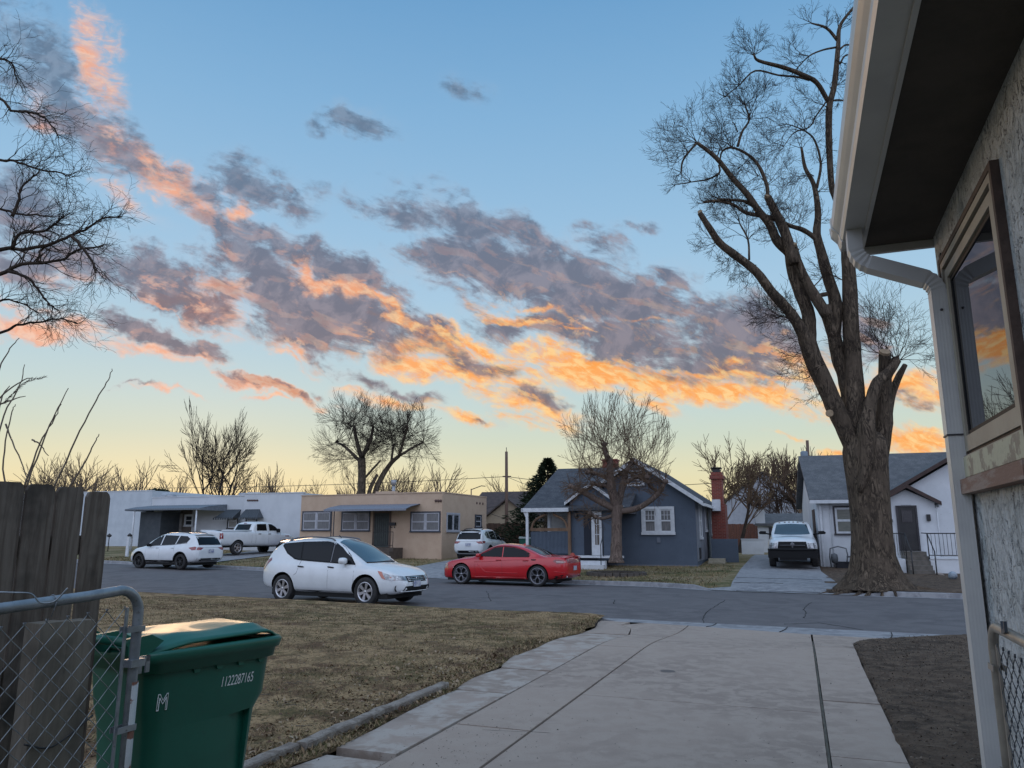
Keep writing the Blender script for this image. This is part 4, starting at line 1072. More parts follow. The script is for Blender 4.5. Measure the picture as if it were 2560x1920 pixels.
w_ = MB(); q = H.px(1921, 1310)[0]; w_.box(q, q + 2.1, -.04, 0, -.1, z1 - .25); H.part('garage_opening', w_, m_dark_trim)
w_ = MB(); w_.box(q + .25, q + .95, -.09, -.045, 1.1, z1 - .5); H.part('door_panel', w_, m_white_trim)
w_ = MB(); w_.box(q + .4, q + .8, -.10, -.091, 1.5, z1 - .7); H.part('pane', w_, m_glass)
o_ = at(1855, 1385, 47); H = House('white_garden_wall', (o_.x, o_.y, zground((o_.x, o_.y))), 19, 'low white painted wall left of the white garage', 'wall')
x1 = H.px(1909, 1360)[0]; z1 = H.px(1880, 1349)[1]; w_ = MB(); w_.box(0, x1, 0, .2, -.3, z1); w_.box(-.02, x1 + .02, -.03, .23, z1, z1 + .05); H.part('wall', w_, m_white_w)

# ---------------- houses and fences behind
def simple_house(name, px, py, Y, W, Dp, Hh, pit, a, mw, mr, label, ridge='x', win=(), x0=0):
    o_ = at(px, py, Y); h = House(name, (o_.x, o_.y, zground((o_.x, o_.y)) - .1), a, label)
    w_ = MB()
    if ridge == 'x':
        w_.prism([(0, -.3), (Dp, -.3), (Dp, Hh), (Dp / 2, Hh + pit - .1), (0, Hh)], 'x', 0, W)
        h.part('wall', w_, mw); r = MB(); s_ = pit / (Dp / 2)
        r.prism([(-.4, Hh - s_ * .4), (Dp / 2, Hh + pit), (Dp / 2, Hh + pit + .12), (-.4, Hh - s_ * .4 + .12)], 'x', -.3, W + .3)
        r.prism([(Dp + .4, Hh - s_ * .4), (Dp / 2, Hh + pit), (Dp / 2, Hh + pit + .12), (Dp + .4, Hh - s_ * .4 + .12)], 'x', -.3, W + .3)
    else:
        w_.prism([(0, -.3), (W, -.3), (W, Hh), (W / 2, Hh + pit - .1), (0, Hh)], 'y', 0, Dp)
        h.part('wall', w_, mw); r = MB(); s_ = pit / (W / 2)
        roofslab(r, -.4, Hh - s_ * .4, W / 2, Hh + pit, -.3, Dp + .3, .12); roofslab(r, W / 2, Hh + pit, W + .4, Hh - s_ * .4, -.3, Dp + .3, .12)
    h.part('roof', r, mr)
    for (a_, b_, c_, d_) in win: h.window(a_, b_, c_, d_, mullions=0)
    return h
m_brown_roof = mat('brown_shingles', (.075, .055, .05), (.05, .038, .036), 3, rough=.95)
m_buff = mat('buff_siding', (.30, .24, .17), (.26, .21, .15), 3, rough=.9)
h = simple_house('brown_roof_house', 1170, 1345, 70, 7.5, 8, 2.7, 2.2, 20, m_buff, m_brown_roof, 'house with a brown roof behind the wooden fence, right of the tan house', 'x', [(1.2, 2.2, 1, 2.2)])
h = simple_house('buff_gable_house', 1212, 1345, 66, 4.2, 8, 2.4, 1.6, 20, m_buff, m_brown_roof, 'buff gable end seen just left of the dark evergreen tree', 'y', [(2.4, 3.1, .9, 1.9)])
m_palegrey = mat('pale_grey_siding', (.42, .44, .48), (.36, .38, .42), 3, rough=.9)
h = simple_house('pale_grey_house', 1812, 1365, 66, 7.0, 8, 3.9, 2.5, 20, m_palegrey, m_shingle, 'pale house with a slate roof seen behind the red brick chimney', 'y', [(3.8, 4.8, 1, 2.3)])
def board_fence(name, p0, p1, h, m, label, w=.14, gap=.01, posts=True):
    a = Vector(p0); b = Vector(p1); L = (b - a).length; rz = atan2((b - a).y, (b - a).x)
    r = empty(name, a, rz, label, 'fence')
    mb = MB(); n = int(L / (w + gap))
    for k in range(n):
        x = k * (w + gap); z0 = -.1; hh = h + random.uniform(-.03, .03)
        mb.box(x, x + w, -.012 + random.uniform(-.004, .004), .012, z0, hh)
    mb.build('fence_boards', m, r)
    mb = MB(); mb.box(0, L, .012, .05, .3, .38); mb.box(0, L, .012, .05, h - .35, h - .27); mb.build('rail', m, r)
    return r
m_fence_br = mat('brown_fence_wood', (.10, .06, .04), (.06, .036, .026), 3, rough=.95, stretch=(4, 4, .5))
m_fence_red = mat('reddish_fence_wood', (.17, .07, .045), (.11, .05, .035), 3, rough=.95, stretch=(4, 4, .5))
q0 = at(1165, 1386, 52); q1 = at(1330, 1386, 50)
for q in (q0, q1): q.z = zground(q)
board_fence('wood_fence', q0, q1, 1.8, m_fence_br, 'brown wooden privacy fence behind the white suv in the gap')
q0 = at(1800, 1386, 58); q1 = at(1905, 1386, 56)
for q in (q0, q1): q.z = zground(q)
board_fence('wood_fence', q0, q1, 1.9, m_fence_red, 'reddish wooden fence between the chimney and the white garage')

# ================================================================ vehicles
def paint(name, c, rough=.28):
    return mat(name, c, tuple(x * .93 for x in c), 3, rough=rough, spec=.5, coat=.7)
m_cwhite = paint('white_car_paint', (.64, .66, .67)); m_cred = paint('red_car_paint', (.46, .009, .014), .24)
m_black = mat('black_plastic', (.010, .010, .011), rough=.6, spec=.2)
m_tyre = mat('tyre_rubber', (.014, .014, .015), (.03, .028, .027), 12, rough=.85)
m_rim = mat('alloy_silver', (.50, .50, .52), rough=.3, metal=.85)
m_rimd = mat('alloy_dark', (.045, .047, .05), rough=.35, metal=.6)
m_cglass = mat('car_glass', (.004, .005, .007), rough=.04, spec=.22)
m_wglass = mat('windscreen_glass', (.03, .05, .065), rough=.04, spec=.9, coat=.5)
m_chrome = mat('chrome', (.6, .62, .64), rough=.15, metal=1.)
m_lamp = mat('lamp_lens', (.42, .43, .44), (.16, .16, .17), 14, rough=.08, metal=.35, coat=1.)
m_amber = mat('amber_lens', (.40, .10, .05), rough=.15, coat=1.)
m_tail = mat('red_lens', (.26, .012, .015), (.14, .006, .008), 14, rough=.12, coat=1.)
m_plate = mat('plate_white', (.45, .46, .50), (.20, .22, .34), 16, rough=.5, lo=.45, hi=.6)
m_under = mat('underbody', (.012, .012, .012), rough=.95)
def interp(tab, x):
    if x <= tab[0][0]: return tab[0][1]
    for (a, b), (c, d) in zip(tab, tab[1:]):
        if x <= c: return b + (d - b) * (x - a) / (c - a) if c > a else d
    return tab[-1][1]
def evalmesh(o):
    dg = bpy.context.evaluated_depsgraph_get(); dg.update()
    return bpy.data.meshes.new_from_object(o.evaluated_get(dg), depsgraph=dg)
class Car:
    """local frame: x forward (nose at +L/2), y to the car's left, z up"""
    def __init__(s, name, label, L, W, sh, rf, bt, hw, wheels, wr, arch_r, body_mat, arch_mat=None, tumble=.36, crown=.04, group=None, cat='car', roofw=.74, lowtuck=.92):
        s.root = empty(name, (0, 0, 0), 0, label, cat, group); s.L = L; s.W = W
        xs = sorted(set([round(x, 3) for x in list(np.linspace(-L / 2, L / 2, 44)) + [-L / 2 + .03, -L / 2 + .08, L / 2 - .03, L / 2 - .08]]))
        secs = []
        for x in xs:
            zb = interp(bt, x); zs = interp(sh, x); zr = interp(rf, x); w = W / 2 * interp(hw, x); h = max(0, zr - zs)
            g = min(1, h / .30)
            wr_ = w * (.93 - (.93 - roofw) * g) if g > 0 else w * .93
            wr_ = w * .93 * (1 - g) * .80 + (w * .93 - tumble * h) * g + w * .0
            if g < .02: wr_ = w * .70
            zr = max(zr, zs + .02)
            zm = zb + (zs - zb) * .5
            p = [(0, zb), (w * .60, zb), (w * lowtuck, zb + .015), (w * .985, zb + (zs - zb) * .22), (w, zm), (w * .985, zb + (zs - zb) * .78), (w * .945, zs - .03), (w * .90, zs + .004)]
            f = .5
            p += [(w * .90 + (wr_ - w * .90) * .35, zs + (zr - .05 * g - zs) * .38 + .0), (w * .90 + (wr_ - w * .90) * .75, zs + (zr - .05 * g - zs) * .80)]
            p += [(wr_, zr - .035 * g - .010), (wr_ * .82, zr - .004), (wr_ * .45, zr + crown * .7), (0, zr + crown)]
            secs.append((x, p))
        n = len(secs[0][1]); vs = []; ring = 2 * n - 2
        for x, p in secs:
            for (y, z) in p: vs.append((x, y, z))
            for (y, z) in p[-2:0:-1]: vs.append((x, -y, z))
        m = len(secs)
        fs = [(i * ring + k, i * ring + (k + 1) % ring, (i + 1) * ring + (k + 1) % ring, (i + 1) * ring + k) for i in range(m - 1) for k in range(ring)]
        fs += [tuple(range(ring))[::-1], tuple((m - 1) * ring + k for k in range(ring))]
        me = bpy.data.meshes.new('body'); me.from_pydata(vs, [], fs)
        bm = bmesh.new(); bm.from_mesh(me)
        caps = [f for f in bm.faces if len(f.verts) > 4]
        bmesh.ops.triangulate(bm, faces=caps); bmesh.ops.recalc_face_normals(bm, faces=bm.faces); bm.to_mesh(me); bm.free()
        me.materials.append(body_mat); me.materials.append(m_under)
        tmp = bpy.data.objects.new('tmp', me); COL.objects.link(tmp)
        sub = tmp.modifiers.new('s', 'SUBSURF'); sub.levels = 1; sub.render_levels = 1
        me0 = evalmesh(tmp)
        tmp.modifiers.remove(sub)
        s.bvh = None
        bm = bmesh.new(); bm.from_mesh(me0); s.bvh = BVHTree.FromBMesh(bm); bm.free()
        # wheel arches
        cut = MB()
        for (x, z) in wheels:
            for sy in (1, -1):
                y0 = sy * (W / 2 - .36); y1 = sy * (W / 2 + .12)
                N = 28; prof = [(x + arch_r * cos(2 * pi * k / N), z + arch_r * sin(2 * pi * k / N)) for k in range(N)]
                cut.prism(prof, 'y', min(y0, y1), max(y0, y1), 1)
        co = cut.build('cut', [body_mat, m_under], fix=True)
        tmp.data = me0
        bo = tmp.modifiers.new('b', 'BOOLEAN'); bo.operation = 'DIFFERENCE'; bo.object = co; bo.solver = 'EXACT'
        me1 = evalmesh(tmp); me1.name = 'body'
        for o in (tmp, co): bpy.data.objects.remove(o)
        for p in me1.polygons:
            p.use_smooth = p.material_index == 0
        try: me1.set_sharp_from_angle(angle=radians(38))
        except Exception: pass
        b = bpy.data.objects.new('body', me1); COL.objects.link(b); b.parent = s.root; s.body = b
        s.wheels = wheels; s.wr = wr; s.arch_r = arch_r
    def hit(s, axis, a, b):
        o, d = {'L': ((a, 3, b), (0, -1, 0)), 'R': ((a, -3, b), (0, 1, 0)), 'F': ((5, a, b), (-1, 0, 0)), 'B': ((-5, a, b), (1, 0, 0)), 'T': ((a, b, 4), (0, 0, -1))}[axis]
        o = Vector(o); d = Vector(d); loc, nr, i, dist = s.bvh.ray_cast(o, d)
        if loc is None:
            loc, nr, i, dist = s.bvh.find_nearest(o + d * (3 - s.W / 2 if axis in 'LR' else 5 - s.L / 2 if axis in 'FB' else 2.6)); 
        return loc, -d
    def decal(s, name, polys, axis, m, off=.006, cuts=3, parent=None, th=0.0, mlen=.12):
        bm = bmesh.new()
        if not isinstance(polys[0][0], (tuple, list)): polys = [polys]
        for poly in polys:
            f = bm.faces.new([bm.verts.new((p[0], p[1], 0)) for p in poly])
        bmesh.ops.triangulate(bm, faces=bm.faces[:])
        for _ in range(cuts):
            ed = [e for e in bm.edges if e.calc_length() > mlen]
            if not ed: break
            bmesh.ops.subdivide_edges(bm, edges=ed, cuts=1)
            bmesh.ops.triangulate(bm, faces=[f for f in bm.faces if len(f.verts) > 4])
        bmesh.ops.triangulate(bm, faces=bm.faces[:])
        for v in bm.verts:
            loc, d = s.hit(axis, v.co.x, v.co.y); v.co = loc + d * off
        for f in bm.faces:
            f.smooth = True
        bmesh.ops.recalc_face_normals(bm, faces=bm.faces)
        d = {'L': Vector((0, 1, 0)), 'R': Vector((0, -1, 0)), 'F': Vector((1, 0, 0)), 'B': Vector((-1, 0, 0)), 'T': Vector((0, 0, 1))}[axis]
        if sum(f.normal.dot(d) * f.calc_area() for f in bm.faces) < 0: bmesh.ops.reverse_faces(bm, faces=bm.faces[:])
        if th:
            r = bmesh.ops.extrude_face_region(bm, geom=bm.faces[:])
            for g_ in r['geom']:
                if isinstance(g_, bmesh.types.BMVert): g_.co += d * th
        me = bpy.data.meshes.new(name); bm.to_mesh(me); bm.free(); me.materials.append(m)
        o = bpy.data.objects.new(name, me); COL.objects.link(o); o.parent = parent or s.root; return o
    def both(s, name, poly, m, **k):
        return s.decal(name, poly, 'L', m, **k), s.decal(name, poly, 'R', m, **k)
    def line(s, pts, axis, r, m, name, off=.003, parent=None, per=3, flat=None, n=4):
        q = []
        for p in catmull([(a, b, 0) for a, b in pts], per) if len(pts) > 2 else [Vector((pts[0][0], pts[0][1], 0)).lerp(Vector((pts[1][0], pts[1][1], 0)), k / 6) for k in range(7)]:
            loc, d = s.hit(axis, p.x, p.y); q.append(loc + d * off)
        return MB().tube(q, r, n, flat=flat).build(name, m, parent or s.root)
    def wheel(s, kind, tw=.225, rim=None, rr=.66, mr=None):
        R = s.wr; mr = mr or m_rim
        def tyre_me():
            b = MB(); h = tw / 2; r0 = R * rr
            b.lathe([(r0 - .01, -h * .75), (r0 + .02, -h * .96), (R * .93, -h), (R * .985, -h * .80), (R, -h * .5), (R, h * .5), (R * .985, h * .80), (R * .93, h), (r0 + .02, h * .96), (r0 - .01, h * .75)], 30, 'y')
            return b
        def rim_me(side):
            b = MB(); h = tw / 2; r0 = R * rr; o = side
            b.lathe([(r0 + .012, o * h * .93), (r0 - .002, o * h * .99), (r0 - .018, o * h * .90), (r0 - .03, o * h * .3), (r0 - .04, -o * h * .5)], 30, 'y')
            b.lathe([(0, o * h * .80), (R * .13, o * h * .80), (R * .16, o * h * .66), (R * .15, o * h * .3)], 16, 'y')
            def spoke(a0, r1, r2, w1, w2, y1, y2, th=.03, a1=None):
                a1 = a0 if a1 is None else a1
                p1 = Vector((cos(a0) * r1, 0, sin(a0) * r1)); p2 = Vector((cos(a1) * r2, 0, sin(a1) * r2)); d = (p2 - p1).normalized(); t = Vector((-d.z, 0, d.x))
                vs = []
                for p, w_, y in ((p1, w1, y1), (p2, w2, y2)):
                    for sg in (-1, 1):
                        for yy in (y, y - o * th): vs.append(p + t * (sg * w_ / 2) + Vector((0, yy, 0)))
                b.add(vs, [(0, 2, 6, 4), (1, 5, 7, 3), (0, 4, 5, 1), (2, 3, 7, 6), (0, 1, 3, 2), (4, 6, 7, 5)])
            ro = r0 - .012
            if kind == 'six':
                for k in range(6):
                    a = 2 * pi * k / 6 + .3; spoke(a, R * .1, ro, R * .15, R * .25, o * h * .80, o * h * .88)
            elif kind == 'y5':
                for k in range(5):
                    a = 2 * pi * k / 5 + pi / 2
                    spoke(a, R * .08, ro * .62, R * .11, R * .10, o * h * .78, o * h * .86)
                    for sg in (-1, 1): spoke(a, ro * .58, ro, R * .07, R * .07, o * h * .86, o * h * .88, a1=a + sg * .36)
                    spoke(a - .36, ro * .93, ro * .93, R * .05, R * .05, o * h * .86, o * h * .86, a1=a + .36)
            elif kind == 'ten':
                for k in range(10):
                    a = 2 * pi * k / 10 + (.10 if k % 2 else -.10); spoke(a, R * .1, ro, R * .06, R * .06, o * h * .80, o * h * .86)
            elif kind == 'five':
                for k in range(5):
                    a = 2 * pi * k / 5 + .2; spoke(a, R * .1, ro, R * .17, R * .20, o * h * .80, o * h * .88)
            return b
        ty = tyre_me(); disk = MB(); disk.lathe([(0, 0), (R * rr * .93, 0)], 24, 'y')
        meshes = {}
        for (x, z) in s.wheels:
            for side in (1, -1):
                if 'tyre' not in meshes:
                    o = ty.build('wheel', m_tyre, s.root, fix=True); meshes['tyre'] = o.data
                else:
                    o = bpy.data.objects.new('wheel', meshes['tyre']); COL.objects.link(o); o.parent = s.root
                o.location = (x, side * (s.W / 2 - tw / 2 - .025), z)
                if side not in meshes:
                    r_ = rim_me(side).build('rim', mr, o, fix=True); meshes[side] = r_.data
                    dd = MB(); dd.lathe([(0, 0), (R * rr * .93, 0)], 24, 'y').build('brake_disc', m_under, o); meshes['d'] = True
                else:
                    r_ = bpy.data.objects.new('rim', meshes[side]); COL.objects.link(r_); r_.parent = o
                    dd = MB(); dd.lathe([(0, 0), (R * rr * .93, 0)], 24, 'y').build('brake_disc', m_under, o)
                dd.location = (0, side * .01, 0)
    def mirror(s, x, z, m, size=(.11, .12, .09), stalk=True, out=.02):
        for sg in (1, -1):
            loc, _ = s.hit('L' if sg > 0 else 'R', x, z)
            y = loc.y + sg * (size[1] + out)
            bm = bmesh.new(); bmesh.ops.create_icosphere(bm, subdivisions=2, radius=1)
            for v in bm.verts:
                v.co = Vector((math.copysign(abs(v.co.x) ** .7, v.co.x) * size[0] * (.75 + .25 * (v.co.x > 0)), math.copysign(abs(v.co.y) ** .6, v.co.y) * size[1], math.copysign(abs(v.co.z) ** .6, v.co.z) * size[2]))
                if v.co.x < -size[0] * .55: v.co.x = -size[0] * .55
            for f in bm.faces: f.smooth = True
            bmesh.ops.translate(bm, verts=bm.verts, vec=Vector((x, y, z + .05)))
            me = bpy.data.meshes.new('mirror'); bm.to_mesh(me); bm.free(); me.materials.append(m)
            o = bpy.data.objects.new('mirror', me); COL.objects.link(o); o.parent = s.root
            MB().tube([(x, loc.y - sg * .03, z + .01), (x, y, z + .02)], .03, 6).build('mirror_arm', m_black, o)
    def underbody(s, zb, x0, x1, w=None):
        w = w or s.W * .42
        MB().box(x0, x1, -w, w, zb - .08, zb + .12).build('underbody', m_under, s.root)
    def place(s, mid_px, Y, heading, z=None, xy=None):
        p = at(mid_px[0], mid_px[1], Y) if xy is None else Vector((xy[0], xy[1], 0))
        p.z = zground(p) + (.02 if z is None else z)
        s.root.location = p; s.root.rotation_euler = (0, 0, heading)
    def plate(s, axis, y, z, w=.30, h=.15, m=None, off=.02):
        loc, d = s.hit(axis, y, z)
        sg = 1 if axis == 'F' else -1
        b = MB(); b.box(min(loc.x + sg * off, loc.x + sg * (off + .01)), max(loc.x + sg * off, loc.x + sg * (off + .01)), y - w / 2, y + w / 2, z - h / 2, z + h / 2)
        return b.build('license_plate', m or m_plate, s.root)

A_ST = -radians(25.5)     # street heading to the right
# ---------------- white crossover with roof rails (near lane, nose to the right)
def crossover():
    L = 4.77; W = 1.86
    sh = [(-2.385, .86), (-2.30, 1.00), (-2.1, 1.07), (-1.4, 1.05), (-.2, 1.00), (.75, .965), (1.2, .95), (1.75, .90), (2.1, .82), (2.3, .70), (2.385, .58)]
    rf = [(-2.385, .87), (-2.30, 1.05), (-2.12, 1.30), (-1.92, 1.50), (-1.75, 1.60), (-1.2, 1.655), (-.5, 1.67), (.05, 1.635), (.45, 1.50), (.85, 1.26), (1.22, 1.035), (1.6, .985), (2.0, .90), (2.25, .78), (2.385, .60)]
    bt = [(-2.385, .50), (-2.25, .36), (-1.9, .30), (-1, .27), (1, .27), (1.9, .27), (2.2, .30), (2.385, .38)]
    hw = [(-2.385, .66), (-2.3, .82), (-2.1, .92), (-1.7, .98), (-1.0, 1.0), (1.2, 1.0), (1.7, .975), (2.0, .92), (2.2, .80), (2.32, .66), (2.385, .52)]
    c = Car('white_crossover', 'white crossover with roof rails parked at the near kerb beside the lawn', L, W, sh, rf, bt, hw, [(1.39, .36), (-1.435, .36)], .36, .435, m_cwhite, tumble=.42)
    x = 1
    sw = [(.98, 1.035), (.28, 1.06), (.27, 1.51), (.05, 1.555), (.25, 1.50), (.50, 1.37), (.75, 1.20)]
    front = [(.93, 1.035), (.20, 1.075), (.16, 1.56), (.42, 1.44), (.70, 1.25)]
    rear = [(.12, 1.08), (-.85, 1.13), (-.95, 1.57), (-.3, 1.585), (.08, 1.565)]
    quarter = [(-.90, 1.13), (-1.12, 1.165), (-1.40, 1.29), (-1.70, 1.51), (-1.00, 1.57)]
    c.both('window_surround', [(1.0, 1.02), (.2, 1.055), (-.85, 1.105), (-1.15, 1.14), (-1.45, 1.27), (-1.78, 1.53), (-1.0, 1.585), (-.2, 1.60), (.20, 1.575), (.48, 1.45), (.78, 1.24)], m_black, off=.006)
    for p in (front, rear, quarter): c.both('side_window', p, m_cglass, off=.010)
    for p in ([(.150, 1.07), (.185, 1.07), (.145, 1.56), (.110, 1.56)],): c.both('window_pillar', p, mat('pillar_grey', (.10, .10, .11), rough=.4), off=.014)
    trim = [(.98, 1.02), (.2, 1.055), (-.85, 1.105), (-1.15, 1.14)]
    for ax in 'LR': c.line(trim, ax, .013, m_black, 'window_trim')
    ws = [(1.17, .60), (1.24, .3), (1.26, 0), (1.24, -.3), (1.17, -.60), (.55, -.585), (.20, -.52), (.14, -.3), (.12, 0), (.14, .3), (.20, .52), (.55, .585)]
    c.decal('windscreen', ws, 'T', m_wglass, off=.008)
    c.line([(1.19, .60), (1.27, .3), (1.29, 0), (1.27, -.3), (1.19, -.60)], 'T', .02, m_black, 'wiper')
    c.decal('rear_window', [(-.55, 1.18), (.55, 1.18), (.50, 1.50), (-.50, 1.50)], 'B', m_cglass)
    for sg in (1, -1):
        c.decal('headlight', [(sg * .86, .80), (sg * .80, .66), (sg * .42, .64), (sg * .40, .73)], 'F', m_lamp, off=.012)
        c.decal('turn_signal', [(sg * .905, .84), (sg * .80, .655), (sg * .72, .655), (sg * .84, .82)], 'F', m_amber, off=.018)
    for ax in 'LR':
        c.decal('headlight', [(1.78, .86), (1.93, .70), (2.12, .64), (2.27, .66), (2.2, .73), (1.98, .82)], ax, m_lamp, off=.012)
        c.decal('turn_signal', [(1.74, .88), (1.90, .70), (2.00, .67), (1.86, .86)], ax, m_amber, off=.018)
        c.decal('taillight', [(-2.00, 1.16), (-1.97, 1.09), (-2.24, .84), (-2.36, .82), (-2.32, .96), (-2.16, 1.10)], ax, m_tail, off=.01)
        for xx in (.33, -.70):
            c.line([(xx, .935), (xx - .2, .95)], ax, .017, m_black, 'door_handle', off=.018)
        for xx in (1.0, .14): c.line([(xx, 1.0), (xx + .02, .6), (xx - .0, .34)], ax, .005, m_black, 'door_seam', off=-.001)
        c.line([(-.86, 1.1), (-.92, .80), (-1.02, .72)], ax, .005, m_black, 'door_seam', off=-.001)
        c.decal('sill', [(.92, .345), (-.98, .345), (-.98, .25), (.92, .25)], ax, m_black, off=.006)
        sg = 1 if ax == 'L' else -1
        rail = catmull([c.hit('T', a, sg * .53)[0] + Vector((0, 0, b)) for a, b in ((.05, .0), (-.1, .05), (-.7, .065), (-1.3, .055), (-1.6, .0))], 5)
        MB().tube(rail, .022, 6).build('roof_rail', mat('rail_grey', (.12, .12, .13), rough=.35, metal=.7), c.root)
        # wheel arch lip
        for (wx, wz) in c.wheels:
            pass
    g = c.decal('grille', [(-.42, .74), (.42, .74), (.40, .60), (-.40, .60)], 'F', m_black, off=.008)
    for z in (.63, .67, .71): c.line([(-.38, z), (0, z + .004), (.38, z)], 'F', .010, m_chrome, 'grille_bar', off=.016, parent=g)
    for z in (.648, .69):
        for k in range(12):
            y = -.36 + .72 * k / 11; loc, d = c.hit('F', y, z); MB().box(loc.x + .008, loc.x + .022, y - .008, y + .008, z - .018, z + .018).build('grille_bar', m_chrome, g)
    loc, d = c.hit('F', 0, .67); e = MB(); e.lathe([(.045, .0), (.06, .008), (.045, .016), (.038, .008), (.045, 0)], 18, 'x', (loc.x + .018, 0, .67)); e.box(loc.x + .018, loc.x + .034, -.06, .06, .662, .678); e.build('badge', m_chrome, g)
    c.decal('lower_grille', [(-.50, .50), (.50, .50), (.56, .38), (-.56, .38)], 'F', m_black, off=.01)
    c.line([(-.6, .375), (0, .365), (.6, .375)], 'F', .014, m_cwhite, 'bumper_lip', off=.02)
    c.decal('bumper_skirt', [(-.8, .36), (.8, .36), (.78, .30), (-.78, .30)], 'F', m_black, off=.012)
    for sg in (1, -1):
        loc, d = c.hit('F', sg * .70, .45); o = MB().lathe([(0, -.01), (.055, 0), (.065, .012), (.075, .006)], 16, 'x', (loc.x + .004, loc.y, loc.z)).build('fog_lamp', m_black, c.root)
    c.plate('F', -.05, .55, off=.03)
    c.mirror(.66, 1.06, m_cwhite, (.12, .115, .085)); 
    MB().tube([c.hit('T', -.2, 0)[0], c.hit('T', -.28, 0)[0] + Vector((0, 0, .06))], .012, 5).build('antenna', m_black, c.root)
    sp = [c.hit('T', -1.78, y)[0] + Vector((-.03, 0, .02)) for y in (-.55, -.3, 0, .3, .55)]
    MB().add([p + Vector((.22, 0, -.01)) for p in sp] + [p + Vector((-.13, 0, .01)) for p in sp] + [p + Vector((-.12, 0, -.035)) for p in sp], [(i, i + 1, 6 + i, 5 + i) for i in range(4)] + [(5 + i, 6 + i, 11 + i, 10 + i) for i in range(4)], 0, True).build('spoiler', m_cwhite, c.root)
    c.underbody(.27, -1.9, 2.0); c.wheel('six', rr=.64)
    return c
c = crossover()
c.place((0, 0), 0, A_ST - radians(1.5), xy=(-4.50, 20.95)); c.root.scale = (.975, 1, 1); MUR = c

